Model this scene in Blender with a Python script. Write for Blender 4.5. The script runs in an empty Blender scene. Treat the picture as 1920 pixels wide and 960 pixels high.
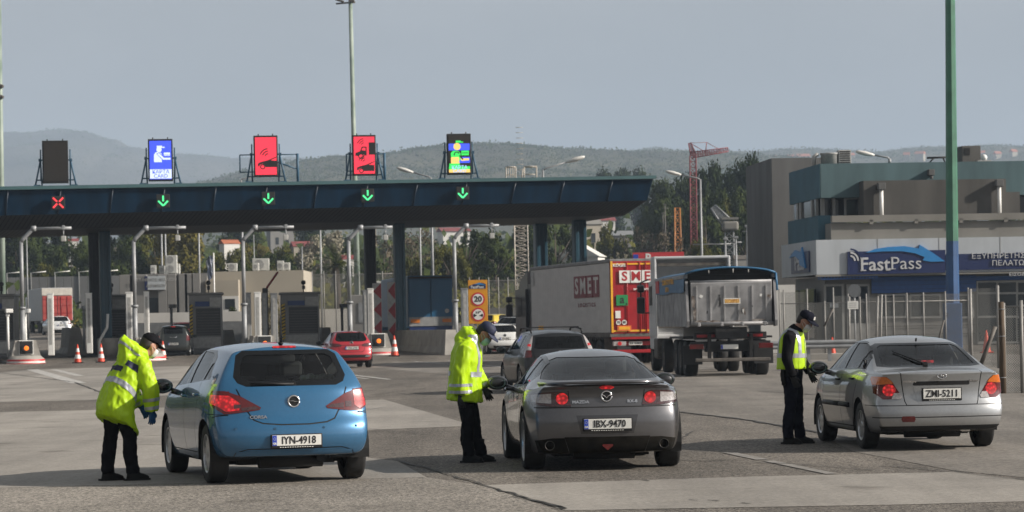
import bpy, bmesh, math, random
from math import radians, sin, cos, tan, pi, sqrt, atan2
from mathutils import Vector, Matrix, noise
from mathutils.bvhtree import BVHTree
random.seed(7)
SC = bpy.context.scene
COL = SC.collection
# ------------------------------------------------------------------ camera
F, H, RO, YH = 5333.33, 1.65, radians(1.1), 607.0
cd = bpy.data.cameras.new('camera')
cd.lens, cd.sensor_width, cd.sensor_fit = 100, 36, 'HORIZONTAL'
cd.shift_y = (YH-480)/1920
cd.clip_start, cd.clip_end = 0.5, 40000
cd.dof.use_dof = True
cd.dof.focus_distance = 33
cd.dof.aperture_fstop = 7.0
cam = bpy.data.objects.new('camera', cd); COL.objects.link(cam)
cam.matrix_world = Matrix.Translation((0, 0, H)) @ Matrix.Rotation(radians(90), 4, 'X') @ Matrix.Rotation(-RO, 4, 'Z')
SC.camera = cam
# ------------------------------------------------------------------ sky and sun
SUN_EL, SUN_AZ = radians(27), radians(-11)      # azimuth measured from +X (right), negative = behind the camera
W = bpy.data.worlds.new('World'); SC.world = W; W.use_nodes = True
nt = W.node_tree; nt.nodes.clear()
sky = nt.nodes.new('ShaderNodeTexSky'); sky.sky_type = 'NISHITA'; sky.sun_disc = False
sky.sun_elevation = SUN_EL; sky.sun_rotation = pi/2 - SUN_AZ
sky.air_density, sky.dust_density, sky.ozone_density, sky.altitude = 1.0, 2.6, 1.5, 80
hs = nt.nodes.new('ShaderNodeHueSaturation'); hs.inputs['Saturation'].default_value = 0.06
bg = nt.nodes.new('ShaderNodeBackground'); bg.inputs['Strength'].default_value = 0.070
wo = nt.nodes.new('ShaderNodeOutputWorld')
# faint high cloud veil, thin streaks over the whole dome
tc = nt.nodes.new('ShaderNodeTexCoord'); mp = nt.nodes.new('ShaderNodeMapping'); mp.inputs['Scale'].default_value = (5, 5, 14)
nz = nt.nodes.new('ShaderNodeTexNoise'); nz.inputs['Scale'].default_value = 1.6; nz.inputs['Detail'].default_value = 5
cr = nt.nodes.new('ShaderNodeMapRange'); cr.inputs[1].default_value = .45; cr.inputs[2].default_value = .8; cr.inputs[3].default_value = 0; cr.inputs[4].default_value = .22
mx = nt.nodes.new('ShaderNodeMixRGB'); mx.inputs[2].default_value = (7.2, 7.0, 6.9, 1)
L = nt.links.new
L(tc.outputs['Generated'], mp.inputs[0]); L(mp.outputs[0], nz.inputs['Vector']); L(nz.outputs[0], cr.inputs[0])
L(sky.outputs[0], hs.inputs['Color']); L(hs.outputs[0], mx.inputs[1]); L(cr.outputs[0], mx.inputs[0])
L(mx.outputs[0], bg.inputs['Color']); L(bg.outputs[0], wo.inputs['Surface'])
sl = bpy.data.lights.new('sun', 'SUN'); sl.energy = 5.0; sl.angle = radians(.6); sl.color = (1, .91, .80)
sun = bpy.data.objects.new('sun', sl); COL.objects.link(sun)
SUNV = Vector((cos(SUN_EL)*cos(SUN_AZ), cos(SUN_EL)*sin(SUN_AZ), sin(SUN_EL)))
sun.rotation_euler = SUNV.to_track_quat('Z', 'Y').to_euler(); sun.location = (60, -20, 40)
SC.view_settings.view_transform = 'Standard'; SC.view_settings.look = 'None'
SC.view_settings.exposure = 0.5; SC.view_settings.gamma = 1
SC.cycles.max_bounces = 6; SC.cycles.transparent_max_bounces = 16; SC.cycles.volume_bounces = 0
SC.cycles.diffuse_bounces = 3; SC.cycles.glossy_bounces = 3; SC.cycles.transmission_bounces = 3
SC.cycles.caustics_reflective = False; SC.cycles.caustics_refractive = False
SC.cycles.use_denoising = True
# ------------------------------------------------------------------ where things stand (photo point + distance -> metres)
def uv(x, y):
    u, v = x-960, YH-y
    return u*cos(RO)+v*sin(RO), -u*sin(RO)+v*cos(RO)
def at(x, y, Z):
    u, v = uv(x, y)
    return Vector((u*Z/F, Z, H+v*Z/F))
def gz(Y):                                       # the plaza is flat, the road beyond climbs gently
    return 0.0 if Y < 128 else (Y-128)*.016 if Y < 260 else 2.112+(Y-260)*.035
def gpt(x, y):                                   # flat ground
    u, v = uv(x, y); Z = H*F/-v
    return Vector((u*Z/F, Z, 0))
def px(x, Z, y=600): return at(x, y, Z).x
YAW = radians(13)
PU, PV = Vector((cos(YAW), sin(YAW), 0)), Vector((-sin(YAW), cos(YAW), 0))   # along the canopy, along the lanes
# ------------------------------------------------------------------ materials
MATS = {}
def mat(name, col, rough=.6, metal=0, var=.12, scale=4.0, bump=0, spec=.5, coat=0, emit=None, estr=0, col2=None, detail=4, stretch=None, alpha=None):
    if name in MATS: return MATS[name]
    m = bpy.data.materials.new(name); m.use_nodes = True
    t = m.node_tree; b = t.nodes['Principled BSDF']
    b.inputs['Roughness'].default_value = rough; b.inputs['Metallic'].default_value = metal
    b.inputs['Specular IOR Level'].default_value = spec; b.inputs['Coat Weight'].default_value = coat
    b.inputs['Coat Roughness'].default_value = .04
    c = tuple(col)+(1,)
    tc = t.nodes.new('ShaderNodeTexCoord'); n = t.nodes.new('ShaderNodeTexNoise')
    n.inputs['Scale'].default_value = scale; n.inputs['Detail'].default_value = detail
    src = tc.outputs['Object']
    if stretch:
        mp = t.nodes.new('ShaderNodeMapping'); mp.inputs['Scale'].default_value = stretch
        t.links.new(src, mp.inputs[0]); src = mp.outputs[0]
    t.links.new(src, n.inputs['Vector'])
    r = t.nodes.new('ShaderNodeValToRGB')
    r.color_ramp.elements[0].position, r.color_ramp.elements[1].position = .3, .7
    d = tuple(min(1, v*(1-var)) for v in col)+(1,); e = (tuple(col2)+(1,)) if col2 else tuple(min(1, v*(1+var)) for v in col)+(1,)
    r.color_ramp.elements[0].color, r.color_ramp.elements[1].color = d, e
    t.links.new(n.outputs[0], r.inputs[0]); t.links.new(r.outputs[0], b.inputs['Base Color'])
    if bump:
        bp = t.nodes.new('ShaderNodeBump'); bp.inputs['Strength'].default_value = bump; bp.inputs['Distance'].default_value = .02
        t.links.new(n.outputs[0], bp.inputs['Height']); t.links.new(bp.outputs[0], b.inputs['Normal'])
    if emit:
        b.inputs['Emission Color'].default_value = tuple(emit)+(1,); b.inputs['Emission Strength'].default_value = estr
    MATS[name] = m
    return m
def glass(name, tint, refl=.08, rough=.02):
    if name in MATS: return MATS[name]
    m = bpy.data.materials.new(name); m.use_nodes = True; t = m.node_tree; t.nodes.clear()
    tr = t.nodes.new('ShaderNodeBsdfTransparent'); tr.inputs[0].default_value = tuple(tint)+(1,)
    gl = t.nodes.new('ShaderNodeBsdfGlossy'); gl.inputs['Roughness'].default_value = rough
    fr = t.nodes.new('ShaderNodeFresnel'); fr.inputs[0].default_value = 1.5
    nz = t.nodes.new('ShaderNodeTexNoise'); nz.inputs['Scale'].default_value = 3
    ad = t.nodes.new('ShaderNodeMath'); ad.operation = 'MULTIPLY_ADD'; ad.inputs[1].default_value = refl*.5; ad.use_clamp = True
    mx = t.nodes.new('ShaderNodeMixShader'); o = t.nodes.new('ShaderNodeOutputMaterial')
    t.links.new(nz.outputs[0], ad.inputs[0]); t.links.new(fr.outputs[0], ad.inputs[2]); t.links.new(ad.outputs[0], mx.inputs[0])
    t.links.new(tr.outputs[0], mx.inputs[1]); t.links.new(gl.outputs[0], mx.inputs[2]); t.links.new(mx.outputs[0], o.inputs[0])
    MATS[name] = m
    return m
# ------------------------------------------------------------------ mesh building
class MB:
    """Collects shapes; build() links them as ONE mesh object."""
    def __init__(s): s.v, s.f, s.sm = [], [], []
    def add(s, vs, fs, smooth=False):
        o = len(s.v); s.v += [Vector(p) for p in vs]
        for f in fs: s.f.append([i+o for i in f]); s.sm.append(smooth)
        return s
    def box(s, c, d, rz=0, bev=0, rx=0, ry=0):
        x, y, z = d[0]/2, d[1]/2, d[2]/2; c = Vector(c)
        R = Matrix.Rotation(rz, 3, 'Z') @ Matrix.Rotation(ry, 3, 'Y') @ Matrix.Rotation(rx, 3, 'X')
        if bev <= 0:
            vs = [c+R @ Vector((i*x, j*y, k*z)) for k in (-1, 1) for j in (-1, 1) for i in (-1, 1)]
            return s.add(vs, [(0, 2, 3, 1), (4, 5, 7, 6), (0, 1, 5, 4), (2, 6, 7, 3), (0, 4, 6, 2), (1, 3, 7, 5)])
        bm = bmesh.new(); bmesh.ops.create_cube(bm, size=1)
        bmesh.ops.scale(bm, vec=(2*x, 2*y, 2*z), verts=bm.verts)
        bmesh.ops.bevel(bm, geom=list(bm.edges), offset=bev, segments=2, affect='EDGES', profile=.5)
        bm.verts.index_update()
        s.add([c+R @ v.co for v in bm.verts], [[v.index for v in f.verts] for f in bm.faces]); bm.free()
        return s
    def tube(s, pts, r, n=10, cap=True, smooth=True):
        pts = [Vector(p) for p in pts]; rs = r if isinstance(r, (list, tuple)) else [r]*len(pts)
        o = []; up = None
        for i, p in enumerate(pts):
            d = (pts[min(i+1, len(pts)-1)]-pts[max(i-1, 0)]).normalized()
            if up is None: up = d.orthogonal().normalized()
            up = (up-d*up.dot(d)); up = up.normalized() if up.length > 1e-6 else d.orthogonal().normalized()
            w = d.cross(up)
            o += [p+(up*cos(2*pi*k/n)+w*sin(2*pi*k/n))*rs[i] for k in range(n)]
        fs = [(i*n+k, i*n+(k+1) % n, (i+1)*n+(k+1) % n, (i+1)*n+k) for i in range(len(pts)-1) for k in range(n)]
        s.add(o, fs, smooth)
        if cap: 
            m = (len(pts)-1)*n; b = len(s.v)-len(o)
            s.f.append([b+k for k in reversed(range(n))]); s.f.append([b+m+k for k in range(n)]); s.sm += [False, False]
        return s
    def cyl(s, c, r, h, n=20, r2=None, axis='Z', smooth=True):
        c = Vector(c); a = {'X': Vector((1, 0, 0)), 'Y': Vector((0, 1, 0)), 'Z': Vector((0, 0, 1))}[axis]
        return s.tube([c-a*h/2, c+a*h/2], [r, r if r2 is None else r2], n, True, smooth)
    def lathe(s, prof, c=(0, 0, 0), n=24, axis='Z', smooth=True):
        c = Vector(c); vs = []
        for r, h in prof:
            for k in range(n):
                a = 2*pi*k/n; q = (r*cos(a), r*sin(a), h)
                vs.append(c+Vector(q if axis == 'Z' else (q[2], q[0], q[1]) if axis == 'X' else (q[1], q[2], q[0])))
        m = len(prof)
        return s.add(vs, [(i*n+k, i*n+(k+1) % n, (i+1)*n+(k+1) % n, (i+1)*n+k) for i in range(m-1) for k in range(n)], smooth)
    def prism(s, poly, fn, a, b):
        """poly in 2D, fn(p, q, t) -> 3D, extruded from t=a to t=b"""
        n = len(poly)
        vs = [fn(p, q, a) for p, q in poly]+[fn(p, q, b) for p, q in poly]
        return s.add(vs, [list(range(n))[::-1], list(range(n, 2*n))]+[(i, (i+1) % n, n+(i+1) % n, n+i) for i in range(n)])
    def quad(s, *p): return s.add(p, [tuple(range(len(p)))])
    def sphere(s, c, r, nu=14, nv=9, sc=(1, 1, 1)):
        c = Vector(c); vs = [c+Vector((sc[0]*r*sin(pi*j/nv)*cos(2*pi*i/nu), sc[1]*r*sin(pi*j/nv)*sin(2*pi*i/nu), sc[2]*r*cos(pi*j/nv))) for j in range(nv+1) for i in range(nu)]
        return s.add(vs, [(j*nu+i, (j+1)*nu+i, (j+1)*nu+(i+1) % nu, j*nu+(i+1) % nu) for j in range(nv) for i in range(nu)], True)
    def build(s, name, m, parent=None, loc=None, fix=True, rz=0):
        me = bpy.data.meshes.new(name); me.from_pydata([tuple(v) for v in s.v], [], s.f)
        me.polygons.foreach_set('use_smooth', s.sm)
        if fix:
            bm = bmesh.new(); bm.from_mesh(me); bmesh.ops.recalc_face_normals(bm, faces=bm.faces); bm.to_mesh(me); bm.free()
        me.update()
        if m is not None: me.materials.append(m)
        o = bpy.data.objects.new(name, me); COL.objects.link(o)
        if parent is not None: o.parent = parent
        if loc is not None: o.location = loc
        if rz: o.rotation_euler.z = rz
        return o
def tag(o, label, cat, group=None, kind=None):
    o['label'] = label; o['category'] = cat
    if group: o['group'] = group
    if kind: o['kind'] = kind
    return o
def struct(o): o['kind'] = 'structure'; return o
def thing(name, label, cat, loc=(0, 0, 0), rz=0, group=None):
    o = bpy.data.objects.new(name, None); o.empty_display_size = .2; COL.objects.link(o)
    o.location = loc; o.rotation_euler = (0, 0, rz)
    return tag(o, label, cat, group)
def copy_tree(o, parent=None):
    c = o.copy(); COL.objects.link(c)
    if parent is not None: c.parent = parent
    for ch in list(o.children): copy_tree(ch, c)
    return c
def text_mesh(txt, size, depth=.004, bold=0, align='CENTER', spacing=1.0, sx=1.0):
    """text as (verts, faces) in the XY plane, centred"""
    cu = bpy.data.curves.new('lettering', 'FONT'); cu.body = txt; cu.size = size; cu.extrude = depth/2; cu.offset = bold
    cu.align_x = align; cu.align_y = 'CENTER'; cu.resolution_u = 3; cu.space_character = spacing
    o = bpy.data.objects.new('lettering', cu); COL.objects.link(o)
    me = o.evaluated_get(bpy.context.evaluated_depsgraph_get()).to_mesh()
    vs = [Vector((v.co.x*sx, v.co.y, v.co.z)) for v in me.vertices]; fs = [list(p.vertices) for p in me.polygons]
    bpy.data.objects.remove(o); bpy.data.curves.remove(cu)
    return vs, fs
def text(mb, txt, size, origin, right, up, depth=.004, bold=0, align='CENTER', spacing=1.0, sx=1.0):
    vs, fs = text_mesh(txt, size, depth, bold, align, spacing, sx)
    o, r, u = Vector(origin), Vector(right).normalized(), Vector(up).normalized(); n = r.cross(u)
    return mb.add([o+r*v.x+u*v.y+n*v.z for v in vs], fs)
# ================================================================== GROUND, PAVEMENT, HILLS
def ground_mat(name, base, speck, speck_scale, patch, stain=.35, bump=.25, lane=.25):
    m = bpy.data.materials.new(name); m.use_nodes = True; t = m.node_tree; b = t.nodes['Principled BSDF']
    N, K = t.nodes.new, t.links.new
    tc = N('ShaderNodeTexCoord')
    def noi(sc, det, rough=.55, stretch=None):
        n = N('ShaderNodeTexNoise'); n.inputs['Scale'].default_value = sc; n.inputs['Detail'].default_value = det; n.inputs['Roughness'].default_value = rough
        if stretch:
            mp = N('ShaderNodeMapping'); mp.inputs['Scale'].default_value = stretch; mp.inputs['Rotation'].default_value = (0, 0, radians(-9)); K(tc.outputs['Object'], mp.inputs[0]); K(mp.outputs[0], n.inputs['Vector'])
        else: K(tc.outputs['Object'], n.inputs['Vector'])
        return n
    def ramp(src, p0, c0, p1, c1):
        r = N('ShaderNodeValToRGB'); r.color_ramp.elements[0].position = p0; r.color_ramp.elements[1].position = p1
        r.color_ramp.elements[0].color = c0+(1,) if len(c0) == 3 else c0; r.color_ramp.elements[1].color = c1+(1,); K(src, r.inputs[0]); return r
    def mul(a, c, f=1):
        x = N('ShaderNodeMixRGB'); x.blend_type = 'MULTIPLY'; x.inputs[0].default_value = f; K(a, x.inputs[1]); K(c, x.inputs[2]); return x
    big = noi(.35, 6, .6)
    col = ramp(big.outputs[0], .35, tuple(v*(1-patch) for v in base), .68, tuple(v*(1+patch) for v in base))
    vo = N('ShaderNodeTexVoronoi'); vo.inputs['Scale'].default_value = speck_scale; K(tc.outputs['Object'], vo.inputs['Vector'])
    sp = ramp(vo.outputs['Color'], .15, (1-speck,)*3, .85, (1+speck*.75, 1+speck*.72, 1+speck*.65))
    fine = noi(speck_scale*2.2, 2); sp2 = ramp(fine.outputs[0], .3, (1-speck*.5,)*3, .7, (1+speck*.4,)*3)
    c1 = mul(mul(col.outputs[0], sp.outputs[0]).outputs[0], sp2.outputs[0])
    ln = noi(1.0, 5, .6, (.55, .05, 1)); lr = ramp(ln.outputs[0], .38, (1-lane,)*3, .62, (1.06,)*3)
    st = noi(.9, 7, .7); sr = ramp(st.outputs[0], .28, (1-stain,)*3, .42, (1,)*3)
    c2 = mul(mul(c1.outputs[0], lr.outputs[0]).outputs[0], sr.outputs[0])
    v2 = N('ShaderNodeTexVoronoi'); v2.inputs['Scale'].default_value = .55; v2.inputs['Randomness'].default_value = 1; wv = N('ShaderNodeVectorMath'); wv.operation = 'ADD'; n3 = noi(2.2, 5); K(tc.outputs['Object'], wv.inputs[0]); K(n3.outputs['Color'], wv.inputs[1]); K(wv.outputs[0], v2.inputs['Vector'])
    orr = ramp(v2.outputs['Distance'], .05, (.62, .61, .60), .20, (1, 1, 1)); c2 = mul(c2.outputs[0], orr.outputs[0])
    K(c2.outputs[0], b.inputs['Base Color']); b.inputs['Roughness'].default_value = .82; b.inputs['Specular IOR Level'].default_value = .35
    bp = N('ShaderNodeBump'); bp.inputs['Strength'].default_value = bump; bp.inputs['Distance'].default_value = .012
    K(vo.outputs['Distance'], bp.inputs['Height']); K(bp.outputs[0], b.inputs['Normal'])
    return m
M_ASPH = ground_mat('worn asphalt', (.185, .168, .150), .80, 44, .13, .30, .5, .34)
M_CONC = ground_mat('worn concrete paving', (.305, .285, .258), .16, 30, .12, .30, .15, .26)
M_CONC2 = ground_mat('grey concrete paving', (.215, .198, .178), .30, 26, .14, .30, .2, .30)
M_FIELD = mat('field', (.075, .072, .030), .9, var=.5, scale=.05, col2=(.13, .11, .055), detail=8)
# the land: one sheet, the plaza flat, then a slow climb
def terrain(X, Y):
    z = gz(Y)
    if Y > 300:
        k = min(1, (Y-300)/500); z += k*(9*noise.noise(Vector((X*.006, Y*.004, 3)))+4*noise.noise(Vector((X*.02, Y*.012, 8))))
    return z
ys = [-60, 0, 128, 180, 260, 300, 340, 380, 420, 470, 520, 580, 650, 720, 800, 900, 1000, 1150, 1300, 1500, 1800, 2400, 4000, 9000]
mb = MB(); nx = 72
vs = []
for Y in ys:
    for i in range(nx+1):
        X = (i/nx-.5)*2*max(160, Y*.45); vs.append((X, Y, terrain(X, Y) if Y <= 1500 else gz(1500)-(Y-1500)*.01))
mb.add(vs, [(j*(nx+1)+i, j*(nx+1)+i+1, (j+1)*(nx+1)+i+1, (j+1)*(nx+1)+i) for j in range(len(ys)-1) for i in range(nx)], True)
struct(mb.build('ground', M_FIELD))
mb = MB(); vs = []
yr = [-20, 60, 128, 180, 250]
for Y in yr: vs += [(-62, Y, gz(Y)+.02), (70, Y, gz(Y)+.02)]
mb.add(vs, [(2*i, 2*i+1, 2*i+3, 2*i+2) for i in range(len(yr)-1)])
struct(mb.build('road', M_ASPH))
def patch(name, pts, m, z):
    mb = MB(); P = [gpt(*p) if isinstance(p, tuple) else p for p in pts]
    mb.quad(*[(p.x, p.y, z) for p in P]); return struct(mb.build(name, m))
patch('concrete_pavement', [(-120, 777), (170, 771), (720, 751), (890, 801), (690, 809), (690, 862), (745, 868), (800, 899), (-120, 922)], M_CONC, .024)
M_AGG = ground_mat('pale aggregate paving', (.260, .240, .216), .65, 40, .12, .2, .4, .18)
patch('aggregate_pavement', [(-120, 921), (800, 899), (905, 914), (1046, 962), (1046, 1010), (-120, 1010)], M_AGG, .022)
patch('concrete_pavement', [(905, 914), (1400, 898), (1790, 889), (2040, 918), (2040, 942), (1700, 951), (1060, 962)], M_CONC, .024)
patch('concrete_pavement', [(-90, 706), (60, 694), (200, 676), (330, 664), (640, 664), (560, 690), (420, 715), (330, 742), (170, 752), (-90, 757)], M_CONC, .024)
patch('concrete_pavement', [(1245, 712), (1275, 775), (1400, 790), (1525, 812), (1600, 850), (1786, 886), (2060, 914), (2060, 668), (1600, 662), (1300, 662)], M_CONC2, .024)
patch('concrete_pavement', [(690, 690), (760, 676), (1000, 676), (960, 700), (800, 700)], M_CONC2, .024)
M_CRACK = mat('tarred crack', (.035, .033, .03), .7, scale=3)
mb = MB(); rnd = random.Random(3)
def strip(mb, pts, w, z, jit=.0):
    P = [gpt(*p) for p in pts]; Q = []
    for a, b in zip(P, P[1:]):
        n = max(2, int((b-a).length/.35)) if jit else 1
        for k in range(n): Q.append(a.lerp(b, k/n)+Vector((rnd.uniform(-jit, jit), rnd.uniform(-jit, jit)*1.5, 0)))
    Q.append(P[-1]); vs = []
    for i, q in enumerate(Q):
        d = (Q[min(i+1, len(Q)-1)]-Q[max(0, i-1)]).normalized(); nn = Vector((-d.y, d.x, 0))
        ww = w*(rnd.uniform(.35, 1.3) if jit else 1); vs += [(q+nn*ww/2)+Vector((0, 0, z)), (q-nn*ww/2)+Vector((0, 0, z))]
    mb.add(vs, [(2*i, 2*i+1, 2*i+3, 2*i+2) for i in range(len(Q)-1)])
for pts, w in [([(742, 866), (820, 888), (905, 914), (1060, 960)], .035), ([(1275, 775), (1400, 790), (1525, 812), (1600, 826)], .10),
               ([(1140, 858), (1300, 868), (1480, 874), (1640, 886)], .03), ([(1090, 842), (1275, 828), (1300, 812)], .03), ([(960, 935), (1060, 958)], .03),
               ([(1240, 741), (1420, 735), (1600, 747)], .06), ([(1260, 755), (1380, 757)], .05), ([(1500, 750), (1700, 762)], .06), ([(0, 700), (140, 718), (200, 742)], .08),
               ([(690, 806), (800, 818)], .02), ([(1660, 878), (1786, 889), (1960, 910)], .03), ([(-80, 776), (170, 772)], .03), ([(300, 716), (560, 744), (690, 752)], .06),
               ([(1300, 690), (1560, 700)], .12), ([(1000, 714), (1240, 716)], .08), ([(700, 742), (830, 726), (960, 730)], .05), ([(1700, 800), (1960, 806)], .04)]:
    strip(mb, pts, w, .030, .03)
for x, y in [(730, 814), (735, 822), (940, 938), (1290, 942), (1330, 943), (1390, 948), (1200, 905)]: strip(mb, [(x, y), (x+18, y+2)], .03, .030, .02)
struct(mb.build('pavement_cracks', M_CRACK))
M_PAINT = mat('worn white paint', (.42, .41, .39), .75, var=.4, scale=5)
M_PAINTF = mat('faded white paint', (.215, .203, .188), .8, var=.3, scale=6)
mb = MB()
for pts, w in [([(60, 694), (148, 720)], .5), ([(100, 694), (150, 706)], .3), ([(640, 702), (730, 713)], .18), ([(655, 708), (690, 712)], .12),
               ([(1190, 716), (1300, 716)], .15), ([(560, 663), (900, 688)], .16), ([(760, 668), (960, 692)], .14)]: strip(mb, pts, w, .029)
struct(mb.build('road_markings', M_PAINT))
mb = MB()
for pts, w in [([(1365, 852), (1430, 866)], .12), ([(1440, 868), (1560, 893)], .10), ([(1180, 830), (1230, 836)], .08), ([(690, 770), (720, 766)], .1), ([(0, 742), (150, 735)], .12)]: strip(mb, pts, w*1.3, .0275)
struct(mb.build('faded_markings', M_PAINTF))
# ---- hills: real height fields with a crest far away
def hill(name, prof, Zc, depth_front, depth_back, m, base, rough, n=160, rows=14, seed=0, step=1.0):
    """prof: crest as photo points; the slope comes forward from the crest and falls behind it"""
    xs = [p[0] for p in prof]; mb = MB(); vs = []
    C = []
    for i in range(n+1):
        x = xs[0]+(xs[-1]-xs[0])*i/n
        k = max(j for j in range(len(prof)-1) if prof[j][0] <= x or j == 0); (x0, y0), (x1, y1) = prof[k], prof[k+1]
        t = max(0, min(1, (x-x0)/(x1-x0))); t = t*t*(3-2*t); C.append(at(x, y0+(y1-y0)*t, Zc))
    R = list(range(-rows, 5))
    for r in R:
        for i, c in enumerate(C):
            if r <= 0:
                t = (r+rows)/rows; Y = Zc-depth_front*(1-t); zz = base+(c.z-base)*(t*t*(3-2*t)*.55+t*.45)
            else: t = 1-r/4; Y = Zc+depth_back*r/4; zz = base+(c.z-base)*t
            X = c.x*(Y/Zc)**.5*1.0
            a = rough*noise.noise(Vector((X*.004*step, Y*.004*step, seed)))+rough*.5*noise.noise(Vector((X*.012*step, Y*.012*step, seed+5)))
            vs.append((X, Y, zz+a*(.35 if r == 0 else 1)*min(1, (r+rows)/3 if r < 0 else 1)))
    w = n+1
    mb.add(vs, [(j*w+i, j*w+i+1, (j+1)*w+i+1, (j+1)*w+i) for j in range(len(R)-1) for i in range(n)], True)
    return struct(mb.build(name, m)), mb
M_HILL = mat('wooded hill', (.028, .038, .016), .95, var=.5, scale=.012, col2=(.085, .08, .04), detail=10)
M_MOUNT = mat('scrub mountain', (.030, .036, .020), .95, var=.5, scale=.004, col2=(.10, .09, .07), detail=12)
_, MOUNT = hill('mountain', [(-260, 300), (-100, 275), (0, 258), (55, 245), (110, 241), (165, 246), (215, 258), (250, 275), (320, 288), (400, 294), (470, 300), (560, 306), (700, 318), (900, 330)], 5200, 2600, 2000, M_MOUNT, 20, 30, seed=2)
_, RIDGE = hill('hills', [(380, 345), (480, 322), (560, 305), (640, 294), (720, 290), (800, 286), (880, 280), (945, 276), (1000, 278), (1060, 287), (1120, 293), (1180, 300), (1300, 306), (1500, 312), (1700, 318)], 2300, 1100, 900, M_HILL, 30, 14, seed=9)
_, RIDGE2 = hill('hills', [(1000, 310), (1080, 300), (1140, 294), (1180, 284), (1225, 280), (1270, 286), (1320, 293), (1400, 293), (1480, 284), (1560, 282), (1640, 284), (1720, 277), (1790, 277), (1850, 272), (1930, 274), (2050, 270), (2250, 280)], 3400, 1500, 1000, M_HILL, 30, 16, seed=14)
# ================================================================== TOLL CANOPY AND ISLANDS
M_NAVY = mat('canopy navy cladding', (.003, .019, .042), .55, var=.35, scale=1.6, spec=.12, stretch=(1, 1, .12), detail=7)
M_TEALT = mat('canopy roof trim', (.045, .105, .115), .5, var=.12, scale=1)
M_SOFF = mat('soffit dark slats', (.022, .020, .019), .6, var=.25, scale=1.5)
M_COLB = mat('column blue steel', (.012, .055, .085), .4, var=.2, scale=1.2)
M_GALV = mat('galvanised steel', (.27, .28, .29), .55, metal=.3, var=.16, scale=3)
M_WHITE = mat('white painted steel', (.72, .72, .70), .45, var=.08, scale=4)
M_BLACK = mat('matt black', (.012, .012, .012), .6, var=.2)
M_BCON = mat('barrier concrete', (.30, .285, .26), .85, var=.22, scale=1.6, bump=.3, detail=8)
M_RED = mat('sign red', (.50, .025, .03), .5, var=.1)
M_SBLUE = mat('steel frame blue', (.03, .09, .15), .5, var=.15)
def zline(x, Z0=140.0, X0=-25.2):
    """distance of the canopy front where the photo column x meets it"""
    u = uv(x, 400)[0]/F; t = tan(YAW); return (Z0-t*X0)/(1-t*u)
NCP = 7
ca = thing('toll_canopy', 'long dark navy canopy roof spanning the toll lanes', 'canopy', (0, 0, 0))
A_t, B_t = at(-700, 369.1, zline(-700)), at(1224, 336, zline(1224))
A_b, B_b = at(-700, 420.5, zline(-700)+.3), at(1213, 376, zline(1213)+.3)
A_c, B_c = at(-700, 448.5, zline(-700)+3.6), at(1171, 404, zline(1171)+3.4)
D = 19.0
mb = MB(); mb.add([A_t, B_t, B_b, A_b], [(0, 1, 2, 3)])
Ab2, Bb2 = A_b+PV*D, B_b+PV*D; At2, Bt2 = A_t+PV*D, B_t+PV*D
mb.add([B_t, Bt2, Bb2, B_b], [(0, 1, 2, 3)]); mb.add([At2, Bt2, Bb2, Ab2], [(0, 1, 2, 3)])
mb.build('fascia', M_NAVY, ca, fix=False)
for k in range(1, 20):  
    mb = MB()                                   # standing seams between the cladding panels
    t = k/19.84
    p, q = A_t.lerp(B_t, t), A_b.lerp(B_b, t); n = -PV*.012
    mb.tube([p+n+Vector((0, 0, -.02)), q+n], .045, 4); mb.build('panel_joint', mat('joint dark', (.006, .02, .04), .5), ca)
mb = MB(); up = Vector((0, 0, 1))
mb.add([A_t-PV*.15+up*.02, B_t-PV*.15+PU*.15+up*.02, Bt2+PU*.15+up*.02, At2+up*.02, A_t-PV*.15+up*.19, B_t-PV*.15+PU*.15+up*.19, Bt2+PU*.15+up*.19, At2+up*.19],
       [(0, 3, 2, 1), (4, 5, 6, 7), (0, 1, 5, 4), (1, 2, 6, 5), (2, 3, 7, 6), (3, 0, 4, 7)])
mb.build('roof', M_TEALT, ca)
# sloping slatted soffit and flat ceiling, real boards with gaps
mb = MB(); nb = 220
Ac2, Bc2 = A_c+PV*(D-7), B_c+PV*(D-7)
for k in range(nb):
    t0, t1 = k/nb, (k+.86)/nb
    mb.quad(A_b.lerp(B_b, t0), A_b.lerp(B_b, t1), A_c.lerp(B_c, t1), A_c.lerp(B_c, t0))
    mb.quad(A_c.lerp(B_c, t0), A_c.lerp(B_c, t1), Ac2.lerp(Bc2, t1), Ac2.lerp(Bc2, t0))
    mb.quad(Ac2.lerp(Bc2, t0), Ac2.lerp(Bc2, t1), Ab2.lerp(Bb2, t1), Ab2.lerp(Bb2, t0))
mb.quad(B_b, Bb2, Bc2, B_c)
mb.build('soffit', M_SOFF, ca, fix=False)
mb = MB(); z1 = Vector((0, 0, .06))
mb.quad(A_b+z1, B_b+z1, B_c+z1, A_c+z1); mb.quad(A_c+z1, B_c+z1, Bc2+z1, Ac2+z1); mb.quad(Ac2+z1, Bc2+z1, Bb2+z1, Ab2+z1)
mb.build('soffit_backing', mat('soffit void', (.004, .004, .004), .9), ca, fix=False)
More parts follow.
